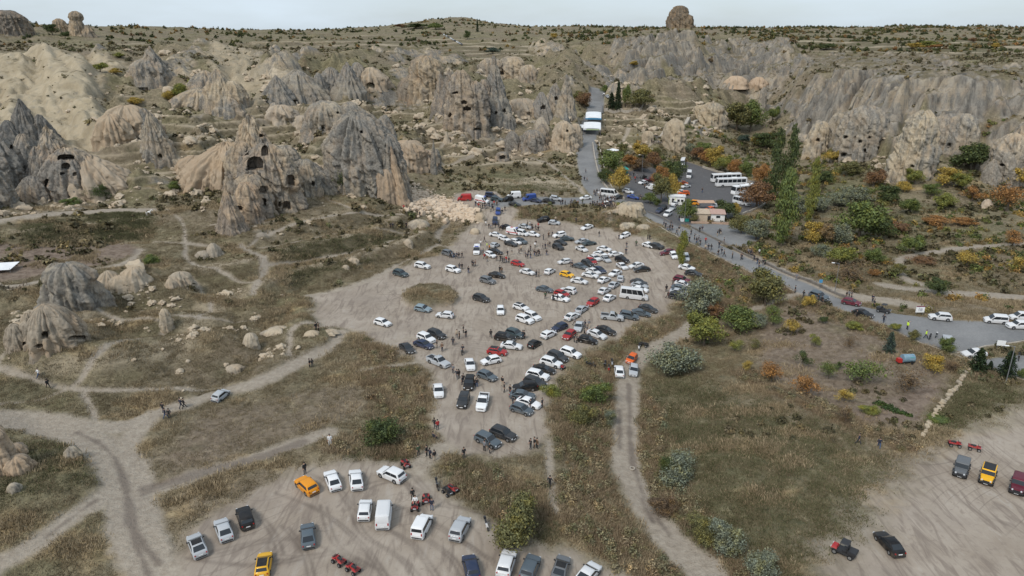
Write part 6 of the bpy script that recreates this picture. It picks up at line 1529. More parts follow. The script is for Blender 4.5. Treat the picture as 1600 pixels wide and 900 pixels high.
# quads, motorbikes, buggy
ATVL = {}
def quad(px, py, ang, label, col='red', big=True):
    if 'b' not in ATVL:
        ty, rm = wheel(.28, .24)
        b = GB(); b.box((0, 0, .52), (1.5, .36, .22), .8); b.box((.62, 0, .68), (.5, .9, .08), .85); b.box((-.6, 0, .68), (.62, .95, .08), .85); b.box((.3, 0, .72), (.5, .34, .2), .7)
        ATVL['b'] = b.mesh('quad_body', PAINT)
        ATVL['s'] = GB().box((-.18, 0, .82), (.75, .32, .12), .85).mesh('seat', BLACKM)
        h = GB(); h.tube((.42, -.4, 1.0), (.42, .4, 1.0), .03, k=6); h.tube((.5, 0, .7), (.42, 0, 1.0), .03, k=6); ATVL['h'] = h.mesh('handlebar', BLACKM)
        r = GB()
        for x in (.75, -.75):
            for i in range(4): r.box((x + (i - 1.5) * .11, 0, .76), (.03, .62, .03))
        ATVL['r'] = r.mesh('rack', BLACKM)
        ATVL['l'] = GB().box((.88, 0, .62), (.06, .4, .1)).mesh('headlight', LAMPM)
    P = at1(px, py); rz = heading(px, py, ang, P)
    o = empty('quad_bike', (P[0], P[1], P[2]), rz)
    for k, nm in (('b', 'body'), ('s', 'seat'), ('h', 'handlebar'), ('r', 'rack'), ('l', 'headlight')):
        c = mesh_obj(nm, ATVL[k], o); c.color = (*PCOL[col], 1)
    for x in (.58, -.58):
        for s in (1, -1):
            w = mesh_obj('wheel', wheel(.28, .24)[0], o, (x, s * .46, .28)); mesh_obj('rim', wheel(.28, .24)[1], w)
    tag(o, label, 'quad bike', 'quad bikes')
    return o
for a in [(530,880,215,'red quad bike at the bottom of the lower lot, farther one of two'),(552,893,215,'red quad bike at the bottom of the lower lot, nearer one of two'),(666,784,90,'red quad bike between the two standing people'),(649,795,100,'red quad bike carrying the rider in white'),
          (707,768,30,'red quad bike at the grass edge beside a dark one'),(634,729,60,'red quad bike beside the white SUV on the grass edge'),(1491,697,10,'red quad bike behind the grey jeep, left one'),(1522,703,10,'red quad bike behind the grey jeep, right one'),(876,576,20,'red quad bike at the end of the last car row')]:
    quad(*a)
quad(700, 772, 40, 'dark quad bike beside the red one at the grass edge', 'black'); quad(1006, 541, 200, 'black quad bike on the gully track', 'black'); quad(734, 311, 190, 'dark utility quad beside the fire van', 'charcoal')
MBL = {}
def motorbike(px, py, ang, label, col='black'):
    if 'b' not in MBL:
        b = GB(); b.box((.05, 0, .62), (.9, .26, .32), .7); b.box((.62, 0, .78), (.2, .34, .5), .6); b.box((-.62, 0, .7), (.5, .26, .12), .8); MBL['b'] = b.mesh('motorbike_body', PAINT, True)
        MBL['s'] = GB().box((-.3, 0, .84), (.75, .27, .1), .9).mesh('seat', BLACKM)
        h = GB(); h.tube((.5, -.36, 1.08), (.5, .36, 1.08), .025, k=6); h.tube((.5, 0, 1.08), (.72, 0, .3), .04, k=6); MBL['h'] = h.mesh('handlebar', STEELM)
        MBL['x'] = GB().box((-.85, 0, .98), (.34, .36, .3), .9).mesh('top_box', BLACKM)
    P = at1(px, py); o = empty('motorbike', tuple(P), heading(px, py, ang, P))
    for k, nm in (('b', 'body'), ('s', 'seat'), ('h', 'handlebar'), ('x', 'top_box')):
        c = mesh_obj(nm, MBL[k], o); c.color = (*PCOL[col], 1)
    for x in (.72, -.68):
        w = mesh_obj('wheel', wheel(.3, .13)[0], o, (x, 0, .3)); mesh_obj('rim', wheel(.3, .13)[1], w)
    o.rotation_euler[0] = R(8)
    tag(o, label, 'motorbike', 'motorbikes'); return o
for a in [(684,762,80,'dark scooter near the path between the two lots','black'),(761,824,75,'white and black scooter alone at the right of the lower lot','white'),(723,553,110,'dark motorbike crossing the lot with its rider','charcoal'),(923,573,10,'dark motorbike in the grass above the last row','black'),
          (946,574,100,'black motorbike beside the white saloon on the gully track','black'),(952,580,95,'red motorbike beside the white saloon on the gully track','red'),(957,571,90,'silver motorbike behind the white saloon on the gully track','silver'),(999,546,100,'white motorbike beside the black quad on the gully track','white'),
          (1462,526,290,'police motorbike standing on the road near the officer','white'),(1592,562,100,'dark motorbike near the right conifer','black'),(1452,529,290,'black scooter standing on the road near the officer','black')]:
    motorbike(*a[:4], col=a[4])
def buggy(px, py, ang, label, col):
    P = at1(px, py); o = empty('utility_buggy', tuple(P), heading(px, py, ang, P))
    mesh_obj('body', GB().box((0, 0, .55), (2.7, 1.3, .3), .95).mesh('buggy_body', BLACKM), o)
    c = mesh_obj('hood', GB().box((1.1, 0, .82), (.75, 1.2, .3), .7).mesh('hood', PAINT), o); c.color = (*PCOL[col], 1)
    mesh_obj('cargo_bed', GB().box((-1.0, 0, .9), (.95, 1.4, .32)).box((-1.0, 0, 1.08), (.8, 1.2, .05)).mesh('cargo_bed', BLACKM), o)
    f = GB()
    for s in (1, -1):
        f.tube((.7, s * .62, .8), (.35, s * .58, 1.85), .035, k=6); f.tube((-.5, s * .62, .8), (-.4, s * .58, 1.85), .035, k=6); f.tube((.35, s * .58, 1.85), (-.4, s * .58, 1.85), .035, k=6)
    mesh_obj('roll_cage', f.mesh('roll_cage', BLACKM), o); mesh_obj('roof', GB().box((0, 0, 1.9), (1.0, 1.3, .06), .92).mesh('roof', BLACKM), o)
    mesh_obj('seat', GB().box((-.1, 0, .82), (.5, 1.1, .2)).box((-.38, 0, 1.1), (.14, 1.1, .5)).mesh('seat', BLACKM), o)
    for s in (1, -1): mesh_obj('headlight', GB().box((1.46, s * .45, .8), (.06, .24, .14)).mesh('headlight', LAMPM), o)
    for x in (.95, -.9):
        for s in (1, -1):
            w = mesh_obj('wheel', wheel(.34, .28)[0], o, (x, s * .62, .34)); mesh_obj('rim', wheel(.34, .28)[1], w)
    tag(o, label, 'buggy', 'open utility buggies'); return o
buggy(1318, 866, 205, 'red nosed utility buggy beside the black saloon', 'red'); buggy(1380, 488, 10, 'dark open buggy on the road verge', 'black'); buggy(1005, 279, 180, 'dark open safari buggy in the small car park', 'charcoal')
# ------------------------------------------------------------------ people
def cloth_mat(name, prop=None, col=(.5, .4, .3), rough=.85):
    m, nt, b = new_mat(name); B = NB(nt)
    if prop == 'color': B.link(B.n('ShaderNodeObjectInfo').outputs['Color'], b.inputs['Base Color'])
    elif prop:
        a = B.n('ShaderNodeAttribute', attribute_type='OBJECT', attribute_name=prop); B.link(a.outputs['Color'], b.inputs['Base Color'])
    else: b.inputs['Base Color'].default_value = (*col, 1)
    b.inputs['Roughness'].default_value = rough; return m
M_TOP = cloth_mat('jacket_cloth', 'color'); M_LEG = cloth_mat('trouser_cloth', 'legs'); M_SKIN = cloth_mat('skin', None, (.42, .26, .19), .6); M_SHOE = cloth_mat('shoe_leather', None, (.03, .028, .026)); M_HAIR = cloth_mat('hair', None, (.025, .018, .013), .7)
def skin_body(name, J, E, rad, sub=1):
    me = bpy.data.meshes.new(name); me.from_pydata(J, E, []); o = bpy.data.objects.new(name, me); COL.objects.link(o)
    md = o.modifiers.new('skin', 'SKIN'); md.branch_smoothing = .3
    sv = me.skin_vertices[0].data if me.skin_vertices else None
    if sv is None:
        me.attributes  # layer is made with the modifier
        bm = bmesh.new(); bm.from_mesh(me); bm.verts.layers.skin.verify(); bm.to_mesh(me); bm.free(); sv = me.skin_vertices[0].data
    for i, r in enumerate(rad):
        sv[i].radius = (r, r) if not isinstance(r, tuple) else r
        sv[i].use_root = (i == 0)
    sd_ = o.modifiers.new('sub', 'SUBSURF'); sd_.levels = sub; sd_.render_levels = sub
    dg = bpy.context.evaluated_depsgraph_get(); dg.update()
    ev = bpy.data.meshes.new_from_object(o.evaluated_get(dg)); ev.name = name
    bpy.data.objects.remove(o); bpy.data.meshes.remove(me)
    return ev
def person_mesh(pose):
    # pelvis 0, waist, chest, neck, head base, head mid, crown ; legs ; arms       (facing +x)
    J = [(0, 0, .93), (0, 0, 1.10), (0, 0, 1.33), (0, 0, 1.47), (.01, 0, 1.55), (.02, 0, 1.64), (.01, 0, 1.74)]
    rad = [(.13, .16), (.12, .15), (.13, .19), (.065, .07), (.075, .075), (.10, .085), (.07, .06)]
    E = [(0, 1), (1, 2), (2, 3), (3, 4), (4, 5), (5, 6)]
    legs = {'stand': ((0, 0), (0, 0)), 'stance': ((.05, .02), (-.03, 0)), 'walk': ((.18, .34), (-.10, -.30)), 'point': ((.03, 0), (-.04, -.03)), 'sit': ((.42, .44), (.42, .46))}[pose]
    for s, (kx, fx) in zip((1, -1), legs):
        b = len(J)
        if pose == 'sit': J += [(.05, s * .10, .88), (kx, s * .13, .93), (fx + .02, s * .13, .50), (fx + .16, s * .13, .47)]
        else: J += [(0, s * .10, .86), (kx, s * .11, .49), (fx, s * .12, .09), (fx + .15, s * .135, .04)]
        rad += [.095, .065, .05, .04]; E += [(0, b), (b, b + 1), (b + 1, b + 2), (b + 2, b + 3)]
    arms = {'stand': (((.0, .26, 1.08), (.05, .26, .84)), ((.0, -.26, 1.08), (.05, -.26, .84))), 'stance': (((.02, .28, 1.1), (.2, .14, 1.05)), ((.0, -.26, 1.08), (.06, -.25, .84))),
            'walk': (((-.1, .25, 1.1), (-.12, .27, .87)), ((.1, -.25, 1.1), (.24, -.24, .92))), 'point': (((.24, .25, 1.4), (.50, .26, 1.44)), ((0, -.26, 1.08), (.05, -.26, .84))), 'sit': (((.12, .25, 1.12), (.34, .16, 1.02)), ((.12, -.25, 1.12), (.34, -.16, 1.02)))}[pose]
    for (el, ha), s in zip(arms, (1, -1)):
        b = len(J); hv = Vector(ha) - Vector(el); hv.normalize()
        J += [(0, s * .21, 1.39), el, ha, tuple(Vector(ha) + hv * .10)]
        rad += [.065, .05, .038, .032]; E += [(2, b), (b, b + 1), (b + 1, b + 2), (b + 2, b + 3)]
        for q, t in ((-.03, .09), (0, .11), (.025, .10)):                 # fingers, and a thumb at the side
            J.append(tuple(Vector(ha) + hv * (.10 + t * .8) + Vector((q, 0, 0)))); rad.append(.012); E.append((b + 3, len(J) - 1))
        J.append(tuple(Vector(ha) + hv * .09 + Vector((.05, -s * .02, 0)))); rad.append(.013); E.append((b + 2, len(J) - 1))
    me = skin_body('person_' + pose, J, E, rad, 1)
    for mt in (M_TOP, M_LEG, M_SKIN, M_SHOE): me.materials.append(mt)
    hands = [Vector(a[1]) for a in arms]
    idx = []
    for p in me.polygons:
        c = p.center
        if min((c - h).length for h in hands) < .16 and (c - hands[0]).length + (c - hands[1]).length > .2 and abs(c.y) > .09 and min((c - h).length for h in hands) < .15: k = 2
        elif c.z > 1.45: k = 2
        elif pose == 'sit': k = 0 if c.z > 1.0 or (c.z > .95 and c.x < .1) else (3 if c.z < .52 else 1)
        elif c.z > .90 or (abs(c.y) > .2 and c.z > .8): k = 0
        elif c.z > .09: k = 1
        else: k = 3
        idx.append(k)
    me.polygons.foreach_set('material_index', idx); me.polygons.foreach_set('use_smooth', [True] * len(idx))
    return me
PM = {p: person_mesh(p) for p in ('stand', 'stance', 'walk', 'point', 'sit')}
def hair_mesh(long=False):
    bm = bmesh.new(); bmesh.ops.create_uvsphere(bm, u_segments=12, v_segments=8, radius=1)
    for v in bm.verts:
        x, y, z = v.co
        if x > .35 and z < .35: x, z = .3, max(z, .3)
        if not long and z < -.35: z = -.35
        if long and z < 0 and x < .3: z *= 2.0
        v.co = (x * .118 + .008, y * .108, z * .125 + 1.675)
    me = bpy.data.meshes.new('hair'); bm.to_mesh(me); bm.free(); me.materials.append(M_HAIR); me.polygons.foreach_set('use_smooth', [True] * len(me.polygons)); return me
HAIR = [hair_mesh(), hair_mesh(True)]
HAIRS = HAIR
TOPS = dict(black=(.018, .018, .02), dark=(.04, .042, .05), navy=(.02, .025, .045), grey=(.17, .17, .18), white=(.68, .68, .68), red=(.38, .03, .03), brown=(.13, .08, .05), green=(.06, .09, .05), beige=(.42, .35, .26), vest=(.62, .85, .06), blue=(.05, .085, .17), orange=(.6, .2, .03))
rsP = np.random.RandomState(77)
PC = {}
def person(px, py, top=None, legs=None, pose=None, face=None, label=None, group=None, h=None, P=None, where=None):
    top = top or rsP.choice(['black', 'black', 'black', 'dark', 'dark', 'navy', 'grey', 'brown', 'green', 'white', 'red', 'beige'], p=[.2, .12, .1, .16, .1, .1, .06, .04, .03, .04, .03, .02])
    legs = legs or rsP.choice(['black', 'dark', 'navy', 'grey', 'beige', 'blue'], p=[.36, .26, .14, .1, .06, .08])
    pose = pose or rsP.choice(['stand', 'stance', 'walk', 'point'], p=[.42, .28, .24, .06])
    P = at1(px, py) if P is None else P
    o = mesh_obj('person', PM[pose], loc=tuple(P)); s = (h or rsP.uniform(.94, 1.06)); s *= 1.12; o.scale = (s * 1.12, s * 1.12, s)
    o.rotation_euler = (0, 0, rsP.uniform(0, 6.28) if face is None else R(face)); o.color = (*TOPS[top], 1); o['legs'] = list(TOPS[legs]); 
    if top != 'vest': mesh_obj('hair', HAIRS[int(rsP.rand() < .3)], o)
    else: mesh_obj('cap', HAIRS[0], o)
    verb = dict(stand='standing', stance='waiting', walk='walking', point='pointing', sit='sitting')[pose]
    if label is None:
        base_ = f"person in {top} top and {legs} trousers {verb}"
        cand = [base_ + ' ' + w for w in ([where] if where else []) + list(place_words(px, py))[:4]]
        label = next((c for c in cand if c not in PC and len(c.split()) <= 16), None)
        if label is None: label = next((c for c in cand if len(c.split()) <= 16), base_ + ' in the lot')
        if label in PC:
            o['group'] = PC[label]['group'] if 'group' in PC[label] else group
        PC.setdefault(label, o)
    tag(o, label, 'person', group); return o
GU = 'people in the upper lot'
for x, y in [(759,353),(764,357),(767,358),(770,357),(774,356),(779,357),(781,361),(785,359),(757,378),(751,384),(793,400),(814,393),(811,397),(837,385),(704,403),(709,403),(714,404),(717,404),(722,403),
 (824,354),(828,354),(831,357),(832,361),(837,360),(841,356),(841,361),(843,369),(857,371),(858,369),(863,370),(849,375),(881,368),(856,385),(859,386),(836,387),(848,390),(852,389),(835,400),(838,401),(841,399),(843,400),(854,399),(824,404),(829,404),(821,402),
 (979,387),(978,397),(994,385),(936,370),(900,348),(868,346),(1012,374),(1015,375),(967,374),(738,416),(740,417),(743,416),(718,421),(722,421),(732,427),(781,426),(784,427),(782,408),(785,411),(788,411),(791,410),(795,411),(838,433),(842,432),(892,417),(894,418),
 (852,467),(864,470),(871,471),(972,455),(683,544),(691,549),(708,540),(714,528),(718,530),(728,527),(724,520),(708,583),(714,592),(717,592),(722,601),(724,598),(745,605),(742,602),(785,603),(788,613),(797,616),(801,633),(847,637),(829,639),(679,669),(684,672),
 (767,528),(819,530),(817,529),(898,508),(914,512),(920,512),(917,521),(913,526),(897,535),(901,536),(1041,456),(1043,466),(1051,447),(800,398),(826,399),(829,392),(761,409),(776,408)]:
    person(x, y, group=GU)
for x, y, t, l, p, lab in [(757,405,'red','dark','walk','medic in red top beside the ambulance in the lot'),(755,398,'navy','dark','stand','person in navy top at the open side of the lot ambulance'),(761,388,'vest','dark','stand','person in a yellow vest behind the lot ambulance'),
  (765,391,'orange','dark','stand','person in orange top beside the silver hatchback'),(677,691,'dark','navy','sit','person sitting on the bank at the narrow end of the lot'),(654,712,'green','dark','stand','person in green jacket at the top of the connecting path'),(667,713,'black','black','stand','person in black, left of the pair on the connecting path'),
  (672,717,'navy','black','stance','person in navy, middle of the group on the connecting path'),(679,720,'black','beige','stand','person with pale trousers on the connecting path'),(725,716,'black','dark','stand','person in black alone on the edge of the grass bank'),(757,705,'grey','black','point','person in grey beside the car with the open door'),
  (765,708,'black','dark','stand','person in black beside the car with the open door'),(829,702,'black','dark','point','left person of the three near the empty corner of the lot'),(835,700,'black','brown','stand','middle person of the three near the empty corner of the lot'),(839,701,'brown','black','stand','right person of the three near the empty corner of the lot'),
  (859,762,'black','black','walk','person in black alone on the narrow footpath'),(477,741,'black','dark','stand','person in black behind the amber SUV'),(516,696,'white','white','stand','person in a long white robe on the grass strip'),(645,781,'black','black','stand','person in black left of the quad bikes'),
  (675,797,'navy','blue','stand','person in blue jeans right of the quad bikes'),(61,590,'white','blue','walk','person in a white top on the left hill path'),(76,607,'black','black','walk','person in black on the left hill path'),(255,644,'black','navy','walk','left person of the trio on the sloping dirt track'),
  (259,654,'navy','blue','walk','middle person of the trio on the sloping dirt track'),(265,654,'black','black','stand','right person of the trio on the sloping dirt track'),(283,638,'navy','navy','walk','person in navy ahead of the trio on the dirt track'),(288,638,'black','black','walk','person in black ahead of the trio on the dirt track'),
  (494,517,'black','black','stand','left person of the couple on the looped path'),(498,517,'brown','black','stand','right person of the couple on the looped path'),(484,574,'black','black','stand','left person of the pair on the bend of the dirt track'),(488,574,'black','dark','stand','right person of the pair on the bend of the dirt track'),
  (610,357,'black','black','stand','left person of the pair on the upper terrace'),(614,357,'dark','black','stand','right person of the pair on the upper terrace'),(635,356,'black','black','stand','person alone on the upper terrace near the round boulder'),(1341,694,'navy','dark','walk','person in navy on the right hand meadow'),
  (1373,700,'navy','blue','walk','person in blue jeans on the right hand meadow'),(1417,515,'vest','navy','point','officer in a yellow vest with arm out on the road'),(1446,529,'vest','navy','walk','officer in a yellow vest beside the police motorbike'),
  (652,333,'dark','dark','stand','person standing at the foot of the rubble fan'),(656,339,'black','dark','stand','person in black below the rubble fan'),(631,328,'red','dark','stand','person in red beside the scarred rock'),(636,330,'black','dark','stand','person in black beside the scarred rock'),(640,333,'dark','dark','stance','person in dark clothes at the edge of the rubble')]:
    person(x, y, t, l, p, label=lab, group='people on foot')
# riders
def rider(px, py, top, legs, face_img, label, z):
    P = at1(px, py); rz = heading(px, py, face_img, P)
    o = person(px, py, top, legs, 'sit', math.degrees(rz), label, 'riders', P=np.array([P[0] - .2 * math.cos(rz), P[1] - .2 * math.sin(rz), P[2] + z])); return o
rider(649, 795, 'white', 'dark', 100, 'rider in white sitting on a red quad bike', .08)
rider(723, 553, 'dark', 'black', 110, 'rider on the dark motorbike crossing the lot', .1)
# crowd at the rescue vehicles and at the junction
for x, y in [(748,325),(751,327),(754,326),(758,327),(761,326),(764,327),(767,331),(769,325),(776,322),(777,320),(770,329),(789,330),(785,335),(757,323),(746,321),(743,322),(765,323),(772,321)]: person(x, y, group='crowd at the rescue vehicles', where='at the ambulance near rubble')
rs = np.random.RandomState(12)
for i in range(34):
    person(rs.uniform(940, 961), rs.uniform(314, 327), group='crowd at the junction', where='in the junction crowd')
for x, y in [(876,320),(879,319),(883,321),(891,321),(893,319),(897,320),(900,322),(903,321),(910,319),(922,324),(926,321),(929,322),(933,321),(936,324),(938,326),(937,314),(940,313)]: person(x, y, group='people lined up on the bank above the lot', where='on the bank above the lot')
for i in range(12): person(rs.uniform(927, 944), rs.uniform(301, 307), group='people at the foot of the uphill road', where='at the foot of the uphill road')
for x, y in [(850,308),(1000,312),(1002,313),(998,311),(913,283),(917,284),(915,270),(1037,354),(1040,356),(1043,360),(1046,361),(1057,367),(1077,378),(1088,380),(1094,383),(1102,391),(1111,391),(1122,399),(1131,401),(1144,404),(1093,363),(1097,362),(1121,369),(1124,366),(1126,367),(1131,381),(1097,301),
  (1169,398),(1172,400),(1175,401),(1174,398),(1186,398),(1192,415),(1195,414),(1178,407),(1244,438),(1242,458),(1255,465),(1278,471),(1284,474),(1322,466),(1326,465),(1330,466),(1363,472),(1365,480),(1380,504),(1338,497),(1061,345),(1065,346),(985,281),(993,286),(992,282),(990,276),(1007,294),(995,279)]:
    person(x, y, group='people on the road')
for i in range(16):
    t_ = rs.rand(); person(1042 + 150 * t_ + rs.normal(0, 4), 357 + 62 * t_ + rs.normal(0, 2.5), group='people on the road')
for i in range(9): person(1018 + i * 2.6, 224 + (i % 3) * 1.4, group='visitors by the rock stub', where='beside the cream rock pillar')
# ---- the white horse
def horse(px, py):
    J = [(-.55,0,1.22),(0,0,1.15),(.5,0,1.25),(.78,0,1.55),(1.0,0,1.85),(1.12,0,1.86),(1.42,0,1.62)]; rad = [(.27,.25),(.30,.28),(.27,.24),(.17,.12),(.13,.1),(.13,.1),(.07,.06)]
    E = [(0,1),(1,2),(2,3),(3,4),(4,5),(5,6)]
    for s in (1, -1):
        b = len(J); J += [(.52,s*.16,.95),(.55,s*.17,.58),(.53,s*.17,.12),(.58,s*.17,.03)]; rad += [.11,.06,.04,.06]; E += [(2,b),(b,b+1),(b+1,b+2),(b+2,b+3)]
        b = len(J); J += [(-.55,s*.17,.95),(-.47,s*.17,.78),(-.72,s*.17,.52),(-.64,s*.17,.12),(-.59,s*.17,.03)]; rad += [.16,.10,.06,.04,.06]; E += [(0,b),(b,b+1),(b+1,b+2),(b+2,b+3),(b+3,b+4)]
        b = len(J); J += [(1.02,s*.07,2.02)]; rad += [.03]; E += [(4,b)]
    me = skin_body('horse', J, E, rad, 1)
    m, nt, bb = new_mat('white_coat'); B = NB(nt); B.link(B.mix(B.noise(B.n('ShaderNodeNewGeometry').outputs['Position'], 3, 3), (.62, .6, .56), (.78, .77, .74)), bb.inputs['Base Color']); bb.inputs['Roughness'].default_value = .8
    me.materials.append(m); me.polygons.foreach_set('use_smooth', [True] * len(me.polygons))
    P = at1(px, py); o = mesh_obj('horse', me, loc=tuple(P)); o.rotation_euler = (0, 0, R(-5))
    mesh_obj('tail', GB().tube((-.8, 0, 1.3), (-.98, 0, .95), .06, .08, 7).tube((-.98, 0, .95), (-1.0, 0, .55), .08, .02, 7).mesh('tail', m, True), o)
    mesh_obj('mane', GB().slab([(.45, -.02, 1.5), (.98, -.02, 2.0), (.9, -.02, 1.75), (.5, -.02, 1.35)], .05).mesh('mane', m), o)
    tag(o, 'white horse standing on the dirt road below the rocks', 'horse')
horse(233, 337)
# ------------------------------------------------------------------ buildings, canopies, street furniture
def noisy_mat(name, c1, c2, scale=1.5, rough=.85):
    m, nt, b = new_mat(name); B = NB(nt); p = B.n('ShaderNodeNewGeometry').outputs['Position']
    B.link(B.mix(B.rng(B.noise(p, scale, 5, .65), .35, .65), c1, c2), b.inputs['Base Color']); b.inputs['Roughness'].default_value = rough; return m
CANVAS = noisy_mat('white_canvas', (.66, .68, .69), (.78, .79, .8), .6)
BLUEC = noisy_mat('blue_canvas', (.05, .22, .42), (.08, .30, .5), .6)
TEALC = noisy_mat('teal_canvas', (.02, .30, .26), (.04, .38, .33), .6)
STONEM = noisy_mat('rough_stone', (.30, .26, .21), (.42, .38, .32), 1.2)
DSTONE = noisy_mat('dark_stone', (.12, .105, .09), (.2, .18, .155), 1.2)
PLASTER = noisy_mat('white_plaster', (.64, .63, .6), (.76, .75, .73), .9)
BEIGEP = noisy_mat('beige_plaster', (.42, .33, .24), (.5, .41, .31), .9)
ROOFT = noisy_mat('clay_roof', (.40, .25, .2), (.46, .32, .27), 2)
WOODM = noisy_mat('weathered_wood', (.16, .12, .085), (.26, .21, .16), 2)
def place(name, px, py, ang=None, rz=0.0):
    P = at1(px, py)
    if ang is not None: rz = heading(px, py, ang, P)
    return empty(name, tuple(P), rz), P
def part(o, nm, gb, mat, loc=(0, 0, 0)): return mesh_obj(nm, gb.mesh(nm, mat), o, loc)
# ticket canopies over the uphill road
def canopy(px, py, w, d, hh, label, front, sign=False):
    o, P = place('ticket_canopy', px, py, rz=math.atan2(-P0x(px), 1) if False else 0.0)
    o.rotation_euler[2] = -math.atan2(P[0], P[1])
    o.rotation_euler[0] = R(7.5)
    n = 12; rs_ = []
    for i in range(n + 1):
        a = math.pi * i / n; rs_.append((-w / 2 * math.cos(a), hh + .55 * math.sin(a)))
    V = [(x, yy, z) for yy in (-d / 2, 0, d / 2) for x, z in rs_]; k = n + 1
    V += [(x * .995, yy, z - .12) for yy in (-d / 2, 0, d / 2) for x, z in rs_]
    F = [(j * k + i, j * k + i + 1, (j + 1) * k + i + 1, (j + 1) * k + i) for j in range(2) for i in range(n)]
    off = 3 * k; F += [(off + j * k + i, off + (j + 1) * k + i, off + (j + 1) * k + i + 1, off + j * k + i + 1) for j in range(2) for i in range(n)]
    part(o, 'canopy_roof', GB().add(V, F), CANVAS)
    part(o, 'front_fascia', GB().box((0, -d / 2 - .06, hh - .05), (w, .1, .7)), front)
    for x in (-w / 2 + .2, w / 2 - .2):
        for y in (-d / 2 + .3, d / 2 - .3): part(o, 'post', GB().tube((x, y, -.4), (x, y, hh), .11), STEELM)
    if sign:
        part(o, 'sign_strip', GB().box((w * .04, -d / 2 - .13, hh - .15), (w * .72, .05, .55)), noisy_mat('green_sign', (.32, .42, .2), (.42, .5, .3), 3))
        part(o, 'side_awning', GB().box((-w / 2 - 1.2, 0, hh - .2), (2.6, d * .5, .12)), CANVAS)
    tag(o, label, 'canopy'); return o
def P0x(p): return 0
canopy(927, 190, 8.2, 14, 3.2, 'white vaulted canopy over the uphill road with a blue front edge', BLUEC)
canopy(925, 206, 8.8, 13, 3.0, 'white vaulted ticket canopy with a lettered strip, lower one on the uphill road', CANVAS, True)
o, P = place('tarpaulin_tent', 2, 424); o.rotation_euler[2] = R(12)
part(o, 'tarpaulin', GB().slab([(-3.2, -2.2, .9), (3.0, -2.2, .9), (3.4, 2.4, 1.5), (-3.0, 2.4, 1.5)], .06), CANVAS)
for x in (-3, 2.9):
    for y in (-2.1, 2.2): part(o, 'pole', GB().tube((x, y, -.2), (x, y, 1.3), .04), STEELM)
tag(o, 'white tarpaulin shelter at the left edge of the brown field', 'shelter')
o, P = place('parasol', 957, 243)
g = GB(); k = 8
V = [(0, 0, 3.2)] + [(3.0 * math.cos(i * .785 + .39), 3.0 * math.sin(i * .785 + .39), 2.5) for i in range(k)] + [(0, 0, 3.1)]
g.add(V, [(0, 1 + i, 1 + (i + 1) % k) for i in range(k)] + [(9, 1 + (i + 1) % k, 1 + i) for i in range(k)]); part(o, 'shade', g, CANVAS); part(o, 'pole', GB().tube((0, 0, -.2), (0, 0, 3.1), .05), STEELM); part(o, 'base', GB().box((0, 0, .1), (.7, .7, .2), .8), DSTONE)
tag(o, 'big white parasol on the slope beside the uphill road', 'parasol')
o, P = place('stall_tent', 976, 272)
part(o, 'tent_roof', GB().add([(-1.6, -1.6, 2.2), (1.6, -1.6, 2.2), (1.6, 1.6, 2.2), (-1.6, 1.6, 2.2), (0, 0, 3.3)], [(0, 1, 4), (1, 2, 4), (2, 3, 4), (3, 0, 4), (3, 2, 1, 0)]), TEALC)
part(o, 'tent_wall', GB().box((0, 1.5, 1.1), (3.1, .06, 2.2)), TEALC)
for x in (-1.5, 1.5):
    for y in (-1.5, 1.5): part(o, 'pole', GB().tube((x, y, -.2), (x, y, 2.2), .05), STEELM)
tag(o, 'teal stall tent with a pointed roof between the autumn trees', 'tent')
# kiosk
o, P = place('kiosk', 1057, 320); o.rotation_euler[2] = R(-12)
part(o, 'wall', GB().box((0, 1.6, 1.4), (5.6, 3.4, 3.2)), PLASTER); part(o, 'roof', GB().box((0, 1.6, 3.1), (6.1, 3.9, .22)), CANVAS)
dr = part(o, 'door', GB().box((-1.3, -.12, 1.15), (.9, .06, 2.2)), BLACKM); part(o, 'trim', GB().box((-2.76, -.13, 1.3), (.14, .08, 2.7)).box((-.5, -.13, 1.3), (.14, .08, 2.7)), noisy_mat('lime_trim', (.45, .5, .1), (.5, .56, .14), 2))
for x in (.6, 1.9): 
    w = part(o, 'window', GB().box((x, -.12, 1.6), (1.0, .05, 1.0)), PLASTER); part(w, 'pane', GB().box((x, -.155, 1.6), (.84, .03, .84)), GLASSM)
tag(o, 'white flat roofed kiosk with a dark door beside the olive tree', 'kiosk')
# snack hut
o, P = place('snack_hut', 1108, 347); o.rotation_euler[2] = R(-8)
part(o, 'wall', GB().box((-2.4, 2.0, 1.3), (5.4, 4.0, 3.0)), BEIGEP)
wb_ = part(o, 'white_wall', GB().box((2.6, 1.6, 1.35), (4.4, 3.6, 3.1)), PLASTER)
part(o, 'roof', GB().add([(-5.3, -.3, 2.85), (.4, -.3, 2.85), (.4, 4.3, 3.5), (-5.3, 4.3, 3.5), (-5.3, -.3, 2.65), (.4, -.3, 2.65), (.4, 4.3, 3.3), (-5.3, 4.3, 3.3)], [(0, 1, 2, 3), (7, 6, 5, 4), (0, 4, 5, 1), (1, 5, 6, 2), (2, 6, 7, 3), (3, 7, 4, 0)]), BEIGEP)
part(o, 'roof', GB().add([(.2, -.6, 2.95), (5.1, -.6, 2.95), (5.1, 3.7, 3.7), (.2, 3.7, 3.7), (.2, -.6, 2.8), (5.1, -.6, 2.8), (5.1, 3.7, 3.5), (.2, 3.7, 3.5)], [(0, 1, 2, 3), (7, 6, 5, 4), (0, 4, 5, 1), (1, 5, 6, 2), (2, 6, 7, 3), (3, 7, 4, 0)]), ROOFT)
w = part(o, 'window', GB().box((2.7, -.22, 1.9), (1.5, .06, .9)), PLASTER); part(w, 'pane', GB().box((2.7, -.26, 1.9), (1.3, .04, .74)), GLASSM)
